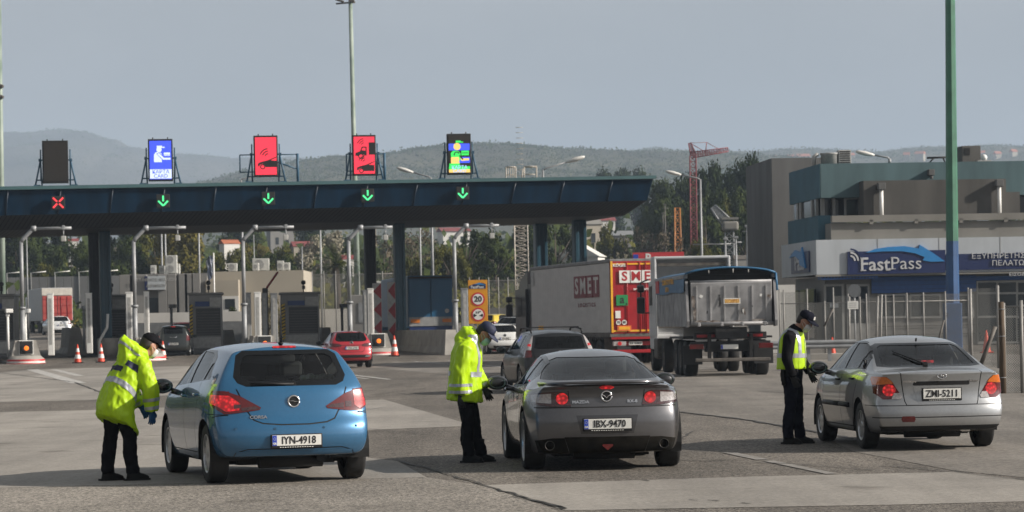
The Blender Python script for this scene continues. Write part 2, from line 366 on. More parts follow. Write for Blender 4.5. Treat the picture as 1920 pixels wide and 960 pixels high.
for xc, Z, r, m in [(176, 152.5, .28, M_BLACK), (197, 150, .30, M_COLB), (694, 156.5, .31, M_BLACK), (749, 152.5, .30, M_COLB), (1014, 160, .36, M_COLB), (1087, 156, .36, M_COLB)]:
    mb = MB(); X = px(xc, Z, 500); k_ = (X-A_c.x)/(B_c.x-A_c.x); top = A_c.z+(B_c.z-A_c.z)*k_+.05
    mb.box((X, Z, (top+gz(Z))/2), (r*1.9, r*1.9, top-gz(Z)), YAW, .05)
    for s in (-1, 1): mb.box(Vector((X, Z, (top+gz(Z))/2))+PU*s*r*.62-PV*r*1.0, (r*.5, .16, top-gz(Z)-.3), YAW, .02)
    mb.build('column', m, ca)
# ---- LED lane signs on the roof
M_LED_OFF = mat('unlit sign face', (.022, .018, .015), .5, var=.1)
def glow(name, c, s): return mat(name, tuple(v*.05 for v in c), .5, emit=c, estr=s, var=.05)
G_BLUE, G_WHITE, G_RED, G_GREEN, G_YEL = glow('led blue', (.055, .10, .85), .95), glow('led white', (.66, .76, 1), .95), glow('led red', (1, .040, .075), .95), glow('led green', (.04, .75, .11), .95), glow('led yellow', (.95, .62, .17), .9)
G_ARR = glow('signal green', (.10, 1, .34), .95); G_X = glow('signal red', (1, .06, .07), 1.0)
def icon_fn(o, r, u, n):
    return lambda p, q, t: o+r*p+u*q+n*t
def arc(cx, cy, r, a0, a1, w, n=8):
    a0, a1 = radians(a0), radians(a1)
    return [(cx+(r+w/2)*cos(a0+(a1-a0)*k/n), cy+(r+w/2)*sin(a0+(a1-a0)*k/n)) for k in range(n+1)]+[(cx+(r-w/2)*cos(a1-(a1-a0)*k/n), cy+(r-w/2)*sin(a1-(a1-a0)*k/n)) for k in range(n+1)]
def disc(cx, cy, r, n=18): return [(cx+r*cos(2*pi*k/n), cy+r*sin(2*pi*k/n)) for k in range(n)]
OFFICER = {'hat': [(-.16, .78), (-.16, .68), (.20, .68), (.20, .73), (.08, .73), (.08, .78)], 'head': disc(-.06, .60, .12),
           'torso': [(-.30, .02), (-.30, .36), (-.24, .46), (-.14, .50), (-.02, .48), (.06, .40), (.10, .28), (.06, .20), (.06, .02)],
           'arm': [(-.16, .40), (-.06, .44), (.16, .22), (.46, .22), (.46, .13), (.12, .13)], 'card': [(.16, .46), (.44, .46), (.44, .36), (.16, .36)], 'card2': [(.16, .34), (.44, .34), (.44, .31), (.16, .31)]}
def officer(root, P, k):
    w, y = P
    a, b = (w, w) if k == 0 else (w, y)
    return a, b
led = [(103.5, 303.5, 48, 80, 'off'), (301, 300, 46, 79, 'card'), (498.5, 292.5, 45, 77, 'car'), (683, 291, 44, 76, 'truck'), (861, 289, 45, 77, 'glitch')]
LEDL = {'off': 'switched off black lane display, leftmost on the canopy roof', 'card': 'blue lane display with white officer handing a card',
        'car': 'red lane display showing one car front under signal waves', 'truck': 'red lane display showing a truck above a car',
        'glitch': 'glitching lane display with green hat, blue and yellow bands'}
for xc, yc, w, h, kind in led:
    Z = zline(xc)+1.0; c = at(xc, yc, Z); s = Z/F; w *= s; h *= s
    roofz = A_t.lerp(B_t, (c.x-A_t.x)/(B_t.x-A_t.x)).z+.19
    t = thing('lane_display', LEDL[kind], 'lane sign', (c.x, c.y, roofz), YAW*.55, 'lane displays on the canopy roof')
    cz = c.z-roofz; r, u, n = Vector((1, 0, 0)), Vector((0, 0, 1)), Vector((0, -1, 0))
    mb = MB(); mb.box((0, .16, cz), (w, .30, h), bev=.02)
    for a in (-.3, .3): mb.box((a*w, .1, cz+h/2+.04), (.05, .08, .09))
    cab = mb.build('cabinet', M_BLACK, t)
    mb = MB(); iw, ih = w*.44, h*.455
    mb.box((0, 0, cz), (iw*2, .03, ih*2)); scr = mb.build('screen', {'off': M_LED_OFF, 'card': G_BLUE, 'car': G_RED, 'truck': G_RED, 'glitch': M_LED_OFF}[kind], t)
    fn = icon_fn(Vector((0, -.016, cz)), r, u, n); S = iw/.5
    def ic(polys, m, z=.012, name='icon'):
        mb = MB()
        for p in polys: mb.prism([(a*S, b*S) for a, b in p], fn, z-.010, z)
        return mb.build(name, m, t)
    if kind == 'card':
        O = OFFICER; ic([[(a, b-.12) for a, b in O[k]] for k in ('hat', 'head', 'torso', 'card', 'card2')], G_WHITE)
        arm = [(a, b-.12) for a, b in O['arm']]
        ic([[(-.19, .29), (-.06, .36), (.18, .12), (.20, .07), (.10, -.02)]], G_BLUE, .016); ic([arm], G_WHITE, .022)
        ic([[(-.5, -.86), (.5, -.86), (.5, -.13-.30), (-.5, -.13-.30)]], G_WHITE, .010)
        mb = MB()
        for i, tx in enumerate(('ΚΑΡΤΑ', 'CARD')): text(mb, tx, .24*S, Vector((0, -.030, cz+S*(-.55-.20*i))), r, u, .006, bold=.002)
        mb.build('lettering', G_BLUE, t)
    if kind == 'glitch':
        ic([[(-.5, .50), (.5, .50), (.5, .18), (-.5, .18)], [(-.02, -.14), (.5, -.14), (.5, -.42), (-.02, -.42)]], G_BLUE, .010)
        O = OFFICER; ic([[(a, b-.14) for a, b in O['hat']], [(-.40, -.30), (-.40, .06), (-.30, .16), (-.06, .16), (.06, .04), (.06, -.30)], [(.10, .16), (.46, .16), (.46, -.06), (.10, -.06)], [(-.48, -.44), (.02, -.44), (.02, -.58), (-.48, -.58)], [(-.5, -.58), (.5, -.58), (.5, -.72), (-.5, -.72)]], G_GREEN, .014)
        ic([disc(-.10, .36, .17), [(-.40, -.14), (-.02, -.14), (.0, -.44), (-.40, -.44)], [(.06, -.20), (.46, -.20), (.46, -.30), (.10, -.32)], [(-.5, -.72), (.5, -.72), (.5, -.87), (-.5, -.87)]], G_YEL, .018)
        ic([arc(-.12, -.02, .12, 20, 200, .05), [(-.02, -.08), (.03, -.05), (.20, -.24), (.15, -.28)], [(.12, .07), (.44, .07), (.44, .04), (.12, .04)]], M_BLACK, .021)
        mb = MB()
        for i, tx in enumerate(('ΚΑΡΤΑ', 'CARD')): text(mb, tx, .23*S, Vector((0, -.036, cz+S*(-.63-.17*i))), r, u, .006, bold=.003)
        mb.build('lettering', glow('led pale', (.4, .6, 1), .9), t)
    def carfront(x0, y0, k):
        return [[(x0+a*k, y0+b*k) for a, b in p] for p in ([(-.40, -.10), (-.36, 0), (-.20, .06), (.06, .12), (.5, .30), (.5, .26), (.22, .12), (.5, .10), (.5, -.20), (-.02, -.20), (-.06, -.10), (-.16, -.04), (-.28, -.08), (-.34, -.18)], arc(-.16, -.18, .10, 0, 360, .05, 16))]
    def waves(x0, y0, k): return [arc(x0, y0, r_*k, 95, 160, .045*k) for r_ in (.14, .24, .34)]
    if kind == 'car': ic(carfront(.0, -.33, 1.0)+[[(a, b) for a, b in p] for p in waves(.12, -.06, 1.2)], M_BLACK)
    if kind == 'truck':
        ic(carfront(.0, -.58, .95)+waves(.05, -.36, .95)+waves(.0, .46, 1.0)+[[(-.44, -.02), (-.42, .12), (-.2, .2), (-.12, .42), (.12, .42), (.12, -.02), (.04, -.02), (-.06, .04), (-.24, .04), (-.30, -.04)], arc(-.16, -.05, .11, 0, 360, .05, 16), [(.22, .62), (.5, .62), (.5, .02), (.22, .02)]], M_BLACK)
        ic([[(-.12, .24), (-.07, .36), (.06, .36), (.06, .22)]], G_RED, .016)
    # triangulated steel frame that carries the cabinet
    mb = MB()
    for sx in (-1, 1):
        a = sx*(w/2+.28)
        mb.tube([(a-sx*.18, .3, cz+h*.04), (a+sx*.10, .25, .02)], .045, 6); mb.tube([(a-sx*.18, .3, cz+h*.04), (a-sx*.22, .9, .02)], .04, 6)
        mb.tube([(a-sx*.18, .3, cz+h*.05), (sx*w*.42, .3, cz+h*.05)], .035, 6); mb.tube([(a, .3, .35), (sx*w*.42, .3, .35)], .035, 6)
        mb.tube([(sx*(w/2+.09), .3, cz+h*.30), (sx*(w/2+.09), .3, .3)], .035, 6); mb.box((a, .28, .06), (.34, .34, .10))
        mb.box((a-sx*.16, .3, cz+h*.05), (.14, .14, .14))
    mb.tube([(-w/2-.3, .3, .35), (w/2+.3, .3, .35)], .03, 6); mb.tube([(-w*.5, .3, cz+h*.05), (w*.5, .3, cz+h*.05)], .03, 6)
    if kind in ('car', 'truck'):
        a = w/2+(1.0 if kind == 'car' else .45); mb.tube([(a, .3, .03), (a, .3, cz+h*.06)], .07, 6); mb.tube([(w*.4, .3, cz+h*.04), (a, .3, cz+h*.04)], .03, 6); mb.tube([(w*.5, .3, cz-h*.15), (a, .3, cz-h*.32)], .04, 6)
        a = -w/2-(.7 if kind == 'car' else .3); mb.tube([(a, .3, cz-h*.38), (a, .3, cz+h*.04)], .035, 6); mb.tube([(a, .3, cz+h*.04), (0, .3, cz+h*.04)], .03, 6); mb.tube([(a, .3, cz-h*.38), (0, .3, cz-h*.38)], .03, 6)
    mb.build('support_frame', M_SBLUE, t)
# ---- lane signals on the fascia
for i, (xc, yc) in enumerate([(108.5, 380.5), (305, 377), (502, 372.5), (688, 366.5), (866, 362.5)]):
    Z = zline(xc); c = at(xc, yc, Z)-PV*.22
    t = thing('lane_signal', ['red cross lane signal on the canopy fascia', 'green arrow lane signal below the blue officer display', 'green arrow lane signal below the red car display',
              'green arrow lane signal below the truck and car display', 'green arrow lane signal below the glitching display'][i], 'lane signal', c, YAW*.6, 'lane signals on the canopy edge')
    mb = MB(); mb.box((0, .09, 0), (.66, .18, .66), bev=.02); mb.box((-.2, -.02, -.36), (.26, .03, .02)); mb.build('housing', M_BLACK, t)
    fn = icon_fn(Vector((0, 0, 0)), Vector((1, 0, 0)), Vector((0, 0, 1)), Vector((0, -1, 0))); mb = MB()
    def bar(a, b, w):
        a, b = Vector(a), Vector(b); d = (b-a).normalized(); n = Vector((-d.y, d.x))*w/2; mb.prism([a+n, a-n, b-n, b+n], fn, .003, .02)
    if i == 0:
        for sx in (-1, 1):
            for sy in (-1, 1): bar((sx*.05, sy*.05), (sx*.25, sy*.25), .085)
    else:
        bar((0, .26), (0, -.02), .085); bar((-.24, -.0), (0, -.24), .085); bar((.24, 0), (0, -.24), .085)
    mb.build('symbol', G_X if i == 0 else G_ARR, t)
# ---- toll islands
M_AMB = mat('amber lens', (.8, .16, .01), .35, emit=(1, .20, .02), estr=.75)
M_RW = mat('island white band', (.62, .58, .55), .6, var=.15)
def ZN(x):
    u = uv(x, 640)[0]/F; t = tan(YAW); return (138+t*23.6)/(1-t*u)
NOSE = [48, 275, 495, 708, 957]
ISL = ['concrete toll island at the far left with red striped nose', 'concrete toll island behind the bent officer in yellow', 'concrete toll island behind the roof of the blue car',
       'concrete toll island beside the red hatchback', 'concrete toll island below the yellow speed sign']
def jersey(mb, y0, y1, h, wb=.62, wt=.22, x=0):
    pr = [(-wb/2, 0), (wb/2, 0), (wb/2, .12), (wt/2+.10, .42), (wt/2, h), (-wt/2, h), (-wt/2-.10, .42), (-wb/2, .12)]
    mb.prism(pr, lambda p, q, t: Vector((x+p, t, q)), y0, y1)
isl_pos = []
for i, xn in enumerate(NOSE):
    Z = ZN(xn); X = px(xn, Z, 640); isl_pos.append((X, Z))
    t = thing('toll_island', ISL[i], 'toll island', (X, Z, .02), YAW, 'toll islands')
    mb = MB()
    # nose block with a sloped front, then the barrier behind it, then the kerbed slab
    pr = [(-.80, 0), (-.74, .42), (-.50, 1.28), (.50, 1.28), (.74, .42), (.80, 0)]
    mb.prism(pr, lambda p, q, tt: Vector((p, tt-.10*(q < .3)-.0*q, q)), 0, 1.5)
    jersey(mb, 1.5, 7.5, 1.08, .9, .34); mb.box((0, 17.0, .13), (1.7, 30, .26), bev=.04)
    mb.build('concrete_barrier', M_BCON, t)
    mb = MB(); mb.lathe([(.95, 0), (.97, .10)], (0, 0, 0), 20); mb.lathe([(.94, .18), (.92, .27)], (0, 0, 0), 20)
    mb.build('white_band', M_RW, t)
    mb = MB(); mb.lathe([(.97, .10), (.94, .18)], (0, 0, 0), 20); mb.lathe([(.92, .27), (.90, .36)], (0, 0, 0), 20); mb.build('red_band', M_RED, t)
    mb = MB(); mb.lathe([(.90, .36), (.72, .52), (.0, .55)], (0, 0, 0), 20); mb.build('nose_cap', M_BCON, t)
    mb = MB(); mb.box((.02, -.06, .93), (.62, .14, .62), bev=.02)
    mb.tube([(.02, -.12, .90), (.02, -.24, .90)], .20, 16); lamp = mb.build('warning_light', M_BLACK, t)
    mb = MB(); mb.lathe([(.0, -.03), (.10, -.02), (.155, 0), (.155, .03)], (.02, -.225, .90), 18, axis='Y'); mb.build('lens', M_AMB, lamp)
    mb = MB(); mb.box((.02, -.05, 1.255), (.70, .10, .03)); mb.box((.02, -.02, .93), (.70, .05, .70)); mb.build('light_surround', M_WHITE, t)
# concrete barriers standing apart
def barrier(x0, y0, Z0, L, h, label, yaw=YAW, end=True):
    X = px(x0, Z0, y0); t = tag(None or thing('concrete_barrier', label, 'barrier', (X, Z0, gz(Z0)+.02), yaw), label, 'barrier', 'concrete lane barriers')
    mb = MB(); jersey(mb, 0, L, h, 1.0, .46); mb.build('wall', M_BCON, t)
    if end:
        mb = MB(); mb.prism([(-.5, 0), (-.24, h*1.0), (.24, h*1.0), (.5, 0)], lambda p, q, tt: Vector((p, tt-(1-q/h)*.9 if tt < 0 else tt, q)), -.05, .0); mb.build('end_ramp', M_BCON, t)
barrier(845, 640, 139, 22, 1.22, 'long grey concrete barrier in front of the blue truck')
barrier(142, 640, 152, 7, 1.5, 'pale concrete barrier by the white hatchback')
barrier(250, 640, 147, 9, 1.15, 'grey concrete barrier under the leftmost blue column')
barrier(430, 640, 156, 9, 1.15, 'grey concrete barrier between the two middle toll booths', end=False)
barrier(612, 640, 158, 10, 1.15, 'grey concrete barrier behind the red hatchback', end=False)
# ---- toll booths
M_BOOTH = mat('booth aluminium', (.20, .20, .195), .5, metal=.3, var=.15, scale=1.2)
M_BWIN = mat('booth dark louvre', (.012, .011, .010), .35, var=.3, scale=2)
M_BLUEP = mat('booth blue panel', (.02, .05, .17), .5)
M_HZ = mat('hazard yellow', (.55, .38, .03), .55); M_PANEL = mat('booth grey plate', (.34, .34, .33), .5, var=.2, scale=6)
def booth(xl, xr, yt, Z, label):
    s = Z/F; w = (xr-xl)*s; X = px((xl+xr)/2, Z, 590); top = at(xl, yt, Z).z; g = gz(Z)+.26
    t = thing('toll_booth', label, 'toll booth', (X, Z, g), YAW*.4, 'toll booths'); h = top-g
    mb = MB(); mb.box((0, 1.5, h/2), (w, 3.0, h), bev=.04); mb.box((0, 1.5, h+.05), (w+.16, 3.2, .12), bev=.03); mb.build('cabin', M_BOOTH, t)
    mb = MB(); mb.box((.08*w, -.005, h*.50), (w*.76, .04, h*.50)); wn = mb.build('window', M_BWIN, t)
    mb = MB()
    for a in (-.31, .47): mb.box((a*w, -.035, h*.5), (.05, .05, h*.53))
    for b in (.235, .765): mb.box((.08*w, -.033, h*b), (w*.80, .05, .05))
    for k in range(9): mb.box((.08*w, -.028, h*(.28+.05*k)), (w*.72, .012, .01))
    mb.build('frame', M_BOOTH, wn)
    mb = MB(); mb.box((-.10*w, -.02, h*.83), (w*.44, .05, h*.09)); mb.build('blue_panel', M_BLUEP, t)
    mb = MB(); mb.box((.31*w, -.03, h*.86), (w*.36, .08, h*.17), bev=.01); pl = mb.build('number_panel', M_PANEL, t)
    mb = MB(); mb.box((0, -.02, h*.12), (w*.9, .03, h*.20)); mb.build('lower_panel', M_PANEL, t)
    mb = MB(); mb.box((-.44*w, -.02, h*.46), (w*.10, .03, h*.72)); st = mb.build('hazard_strip', M_BLACK, t)
    mb = MB()
    for k in range(11): 
        z = h*(.12+.064*k); x0 = -.44*w; a = w*.045
        mb.add([(x0-a, -.039, z), (x0+a, -.039, z+.09), (x0+a, -.039, z+.19), (x0-a, -.039, z+.10)], [(0, 1, 2, 3)])
    mb.build('hazard_stripe', M_HZ, st, fix=False)
    mb = MB(); mb.tube([(.1*w, .3, h), (.1*w, .3, h+.55)], .03, 6); mb.sphere((.1*w, .3, h+.62), .13, 10, 6); mb.box((.1*w, .25, h+.36), (.16, .12, .2)); mb.build('roof_camera', M_BLACK, t)
booth(355, 416, 553, 150, 'toll booth between the two blue column pairs, with blue panel and number plate')
booth(527, 599, 552, 153, 'toll booth left of the red hatchback with large dark shutter')
booth(165, 238, 557, 154, 'toll booth behind the leftmost blue canopy column')
booth(-34, 27, 556, 147, 'toll booth cut by the left photo edge')
# chevron panels at the truck lane
for k, (x0, x1, y0, y1) in enumerate([(699, 716, 531, 632), (727, 742, 529, 638)]):
    Z = 151+k; s = Z/F; c = at((x0+x1)/2, (y0+y1)/2, Z); w, h = (x1-x0)*s, (y1-y0)*s
    t = thing('chevron_panel', ['red and white chevron panel, the one left of its twin', 'red and white chevron panel right against the blue column'][k], 'hazard panel', (c.x, c.y, c.z-h/2), YAW*.4, 'chevron panels at the truck lane')
    mb = MB(); mb.box((0, .04, h/2), (w, .08, h)); mb.build('board', M_PANEL, t)
    mb = MB()
    for j in range(3): z = h*(.02+.34*j); mb.prism([(w*.45, z), (w*.45, z+h*.30), (-w*.42, z+h*.15)], lambda p, q, tt: Vector((p, -tt, q)), .002, .012)
    mb.build('red_chevron', mat('worn chevron red', (.26, .02, .025), .6, var=.25), t)
    mb = MB(); mb.box((w*.2, .12, (h/2-c.z+gz(Z)+.26)/2+h*.25), (.08, .08, c.z-gz(Z)-.26)); mb.build('post', M_GALV, t)
# ---- height-limit gantries with a bent arm
for i, (xp, yt, xe, lab) in enumerate([(43, 429, 137, 'leftmost'), (254, 428, 352, 'behind the left blue column'), (459, 427, 555, ''), (657, 427, 740, ''), (855, 424, 940, '')]):
    Z = 139.5+tan(YAW)*(px(xp, 140)+23.6); s = Z/F; b = at(xp, 640, Z); zt = at(xp, yt, Z).z; L = (xe-xp)*s
    lab = ['grey bent-arm lane mast at the far left', 'grey bent-arm lane mast in front of the beige office building', 'grey bent-arm lane mast between the two middle toll booths',
           'grey bent-arm lane mast beside the tall green pole', 'grey bent-arm lane mast left of the yellow speed sign'][i]
    t = thing('lane_mast', lab, 'mast', (b.x, Z, .28), YAW*.5, 'bent arm lane masts'); zt -= .28
    mb = MB(); mb.tube([(0, 0, 0), (0, 0, 2.6)], .13, 12); mb.tube([(0, 0, 2.6), (0, 0, zt-.62)], .10, 12); mb.cyl((0, 0, 2.6), .18, .12); mb.box((0, 0, .03), (.5, .5, .06)); mb.build('pole', M_GALV, t)
    mb = MB(); mb.tube([(0, 0, zt-.66), (.10, 0, zt-.50), (.50, 0, zt-.10), (.62, 0, zt)], .10, 12); mb.tube([(.58, 0, zt), (L*.8, 0, zt), (L, 0, zt)], .08, 12); mb.cyl((.62, 0, zt), .14, .25, axis='X'); mb.build('arm', M_GALV, t)
    mb = MB(); mb.box((L*.84, 0, zt+.03), (.15, .18, .22), bev=.02); mb.tube([(L*.84, 0, zt-.1), (L*.84, 0, zt-.4)], .03, 6); cl = mb.build('bracket', M_GALV, t)
    mb = MB(); mb.box((L*.84, 0, zt-.52), (.24, .26, .27), bev=.03); mb.build('camera_box', mat('camera box grey', (.42, .42, .40), .5), t)
# ---- white detector posts and small camera posts beside the lanes
k = 0
PL = ['left of the striped nose mast', 'right of the far left lane mast', 'left of the lane mast by the beige office', 'right of the lane mast by the beige office', 'left of the middle lane mast', 'right of the middle lane mast, pale', 'third right of the middle lane mast',
      'fourth right of the middle lane mast', 'right of the tall green pole', 'beside the red chevron panels', 'left of the yellow speed sign']
for (xc, y0, y1, w, Z) in [(96, 551, 648, .42, 143), (168, 551, 645, .42, 146), (244, 549, 650, .46, 144), (276, 548, 640, .36, 146), (467, 550, 640, .36, 148), (484, 549, 632, .44, 144), (497, 551, 640, .36, 150), (515, 551, 640, .46, 147), (686, 545, 640, .34, 148), (696, 542, 640, .42, 148), (872, 542, 640, .46, 143)]:
    c0, c1 = at(xc, y1, Z), at(xc, y0, Z)
    t = thing('detector_post', 'white vehicle detector post '+PL[k], 'post', (c0.x, Z, gz(Z)+.26), YAW*.5, 'white detector posts'); k += 1
    h = c1.z-gz(Z)-.26; mb = MB(); mb.box((0, 0, h/2), (w*.75, .34, h), bev=.03); mb.box((0, 0, h+.02), (w*.8, .38, .05)); mb.build('post', M_WHITE if k in (1, 2, 3, 4, 6, 10) else M_GALV, t)
    mb = MB(); mb.box((0, -.172, h*.55), (w*.32, .02, h*.75)); mb.build('sensor_strip', M_PANEL, t)
for k, (xc, y0, Z, lab) in enumerate([(157, 580, 150, 'lane camera on thin post behind the pale barrier'), (321, 577, 152, 'lane camera on thin post left of the dark van'), (641, 576, 152, 'lane camera on black post left of the green pole'), (14, 586, 141, 'short pale lane post by the photo edge'), (47, 586, 142, 'short pale lane post beside the far left mast')]):
    c1 = at(xc, y0, Z); t = thing('lane_camera', lab, 'camera', (c1.x, Z, gz(Z)+.26), 0, 'lane cameras on posts'); h = c1.z-gz(Z)-.26
    m = M_BLACK if k == 2 else M_GALV if k < 2 else M_WHITE
    mb = MB(); mb.tube([(0, 0, 0), (0, 0, h)], .07, 8); mb.build('post', m, t)
    mb = MB(); mb.box((.08, -.05, h+.08), (.36, .3, .20), rz=.4, bev=.03); mb.box((0, 0, h-.12), (.16, .16, .12)); mb.build('camera_head', m, t)
# drain pipe and round concrete plinth at the left blue column
X, Z = px(204, 149, 600), 148.4
t = thing('concrete_plinth', 'round pale concrete plinth round the foot of the left blue column', 'plinth', (px(207, 148), 148, .26))
mb = MB(); mb.lathe([(.0, 0), (.72, 0), (.72, 1.0), (.66, 1.05), (0, 1.05)], (0, 0, 0), 24); mb.build('drum', M_BCON, t)
mb = MB(); mb.tube([(-.45, -.95, 0), (-.45, -.95, .9), (-.05, -.9, 1.6), (0, -.9, 2.3)], .07, 8)
mb.build('drain_pipe', M_WHITE, t)
# ================================================================== CARS
from mathutils.interpolate import poly_3d_calc
def lerp(a, b, t): return a+(b-a)*t
def prof(pts, x):
    if x <= pts[0][0]: return pts[0][1]
    for (a, b), (c, d) in zip(pts, pts[1:]):
        if x <= c: return lerp(b, d, (x-a)/(c-a))
    return pts[-1][1]
def paint(name, col, metal=.5, rough=.32, coat=1.0):
    if name in MATS: return MATS[name]
    m = mat(name, col, rough, metal=metal, var=.04, scale=30, spec=.5, coat=coat)
    t = m.node_tree; b = t.nodes['Principled BSDF']; o = t.nodes['Material Output']
    d = t.nodes.new('ShaderNodeBsdfDiffuse'); d.inputs[0].default_value = (.012, .012, .013, 1)     # trim on the inside of the shell
    g = t.nodes.new('ShaderNodeNewGeometry'); x = t.nodes.new('ShaderNodeMixShader')
    # road dust low on the body
    tc = t.nodes.new('ShaderNodeTexCoord'); sx = t.nodes.new('ShaderNodeSeparateXYZ'); nz = t.nodes.new('ShaderNodeTexNoise'); nz.inputs['Scale'].default_value = 7; nz.inputs['Detail'].default_value = 6
    mr = t.nodes.new('ShaderNodeMapRange'); mr.inputs[1].default_value = .62; mr.inputs[2].default_value = .18; mr.inputs[3].default_value = 0; mr.inputs[4].default_value = .35
    mu = t.nodes.new('ShaderNodeMath'); mu.operation = 'MULTIPLY'; ds = t.nodes.new('ShaderNodeBsdfDiffuse'); ds.inputs[0].default_value = (.12, .105, .085, 1); x2 = t.nodes.new('ShaderNodeMixShader')
    K = t.links.new
    K(tc.outputs['Object'], sx.inputs[0]); K(tc.outputs['Object'], nz.inputs['Vector']); K(sx.outputs[2], mr.inputs[0]); K(mr.outputs[0], mu.inputs[0]); K(nz.outputs[0], mu.inputs[1])
    K(mu.outputs[0], x2.inputs[0]); K(b.outputs[0], x2.inputs[1]); K(ds.outputs[0], x2.inputs[2])
    K(g.outputs['Backfacing'], x.inputs[0]); K(x2.outputs[0], x.inputs[1]); K(d.outputs[0], x.inputs[2]); K(x.outputs[0], o.inputs['Surface'])
    return m
M_TYRE = mat('tyre rubber', (.016, .016, .016), .8, var=.3, scale=8)
M_RIM = mat('alloy rim', (.42, .43, .44), .3, metal=.8, var=.06)
M_TRIM = mat('black plastic trim', (.012, .012, .013), .55, var=.15, scale=12, spec=.3)
M_BEDGE = mat('black glass edge', (.006, .007, .008), .12, var=.05, spec=.5)
M_GAP = mat('shut line dark', (.006, .006, .006), .8)
M_SEAT = mat('car seat fabric', (.022, .022, .024), .8, var=.2)
M_CHROME = mat('chrome', (.75, .75, .76), .12, metal=1, var=.03)
M_PLATE = mat('plate white', (.70, .70, .67), .4, var=.05)
M_INK = mat('plate black ink', (.012, .012, .014), .5)
M_EU = mat('plate blue band', (.02, .06, .42), .4)
M_LENS = mat('tail lamp red lens', (.10, .0008, .0016), .12, var=.15, scale=20, coat=1)
M_LENSD = mat('tail lamp smoked lens', (.055, .022, .024), .12, var=.3, scale=30, coat=1)
M_LENSC = mat('tail lamp clear lens', (.36, .34, .34), .15, var=.3, scale=40, coat=1)
M_LENSA = mat('tail lamp amber lens', (.55, .13, .01), .15, var=.15, scale=30, coat=1)
M_LIT = mat('lit brake lamp', (.2, .004, .006), .3, var=.3, scale=14, emit=(1, .03, .035), estr=.6, coat=.6)
_t = M_LIT.node_tree; _n = _t.nodes.new('ShaderNodeTexVoronoi'); _n.inputs['Scale'].default_value = 26; _r = _t.nodes.new('ShaderNodeMapRange'); _r.inputs[1].default_value = .1; _r.inputs[2].default_value = .6; _r.inputs[3].default_value = .62; _r.inputs[4].default_value = .12
_tc = _t.nodes.new('ShaderNodeTexCoord'); _t.links.new(_tc.outputs['Object'], _n.inputs['Vector']); _t.links.new(_n.outputs['Distance'], _r.inputs[0]); _t.links.new(_r.outputs[0], _t.nodes['Principled BSDF'].inputs['Emission Strength'])
GL_CLEAR = glass('car window glass', (.76, .80, .78), .06)
GL_TINT = glass('car rear window glass', (.66, .70, .69), .10, .05)
GL_DARK = glass('dark car window glass', (.07, .08, .08), .05)
def car_mesh(P):
    ro, Lf = P['ro'], P['front']; st = P['stations']; Yr = P['rear']; kp = P.get('kp', .16); Wm = P['W']
    fr_lo = [0, .05, .15, .28, .42, .56, .70, .82, .92, 1]; wf = P.get('wf', [.86, .93, .965, .985, .997, 1, .995, .985, .968, .945])
    gh = [.30, .62, .88, 1]; cols = [1, .72, .38, 0, -.38, -.72, -1]
    def section(yn, fr):
        zl, zb, zt, w, wr = (prof(P[k], yn) for k in ('bot', 'belt', 'top', 'w', 'wr')); cr = prof(P['crown'], yn)
        zs = min(zb, zt-.045-cr*.5); side = []
        for f, k in zip(fr_lo, wf): side.append((w*k, lerp(zl, zs, f)))
        x0, z0 = side[-1]; x1, z1 = wr, zt-cr
        for g in gh: side.append((lerp(x0, x1, g)+.018*sin(pi*g)*(1 if z1-z0 > .1 else 0), lerp(z0, z1, g)))
        def pt(x, z):
            y = yn+fr*(prof(Yr, z)+kp*abs(x/Wm)**3*(1 if z < zs+.02 else .8))
            return Vector((x, y, z))
        ns = len(side)
        ring = [pt(x, z) for x, z in side]                                   # right side, up
        ring += [pt(wr*c, zt-cr*c*c) for c in cols[1:-1]]                   # across the top
        ring += [pt(-x, z) for x, z in reversed(side)]                      # left side, down
        ring += [pt(-side[0][0]*c, zl) for c in cols[1:-1]]                 # across the bottom
        return ring, side, pt, (zl, zt, cr, wr)
    bm = bmesh.new(); rings = []; ns = len(fr_lo)+len(gh); nt_ = len(cols)-2
    for yn, fr in st:
        r, side, pt, ex = section(yn, fr); rings.append([bm.verts.new(p) for p in r])
    n = len(rings[0])
    for a, b in zip(rings, rings[1:]):
        for k in range(n): bm.faces.new((a[k], a[(k+1) % n], b[(k+1) % n], b[k]))
    for end in (0, -1):
        yn, fr = st[end]; r, side, pt, (zl, zt, cr, wr) = section(yn, fr); ring = rings[end]
        grid = []
        for j in range(ns):
            row = [ring[j]]
            for q, c in enumerate(cols[1:-1]):
                if j == 0: row.append(ring[n-1-q])
                elif j == ns-1: row.append(ring[ns+q])
                else:
                    x, z = side[j]; z = z+(cr*(1-c*c))*max(0, (j-9)/(ns-10)) if j > 9 else z
                    p = pt(x*c, z)
                    if end == -1: p.y += P.get('nose', .10)*(1-abs(c)**2)*(1-abs((z-.5)/.5)**2 if abs(z-.5) < .5 else 0)
                    row.append(bm.verts.new(p))
            row.append(ring[ns+nt_+(ns-1-j)]); grid.append(row)
        for j in range(ns-1):
            for q in range(len(cols)-1):
                f = (grid[j][q], grid[j][q+1], grid[j+1][q+1], grid[j+1][q])
                bm.faces.new(f if end == 0 else f[::-1])
    bmesh.ops.recalc_face_normals(bm, faces=bm.faces)
    me = bpy.data.meshes.new('shell'); bm.to_mesh(me); bm.free()
    o = bpy.data.objects.new('shell', me); COL.objects.link(o); md = o.modifiers.new('s', 'SUBSURF'); md.levels = md.render_levels = P.get('sub', 2)
    dg = bpy.context.evaluated_depsgraph_get(); em = o.evaluated_get(dg).to_mesh()
    bm = bmesh.new(); bm.from_mesh(em); bpy.data.objects.remove(o); bpy.data.meshes.remove(me)
    bm.normal_update()
    return bm
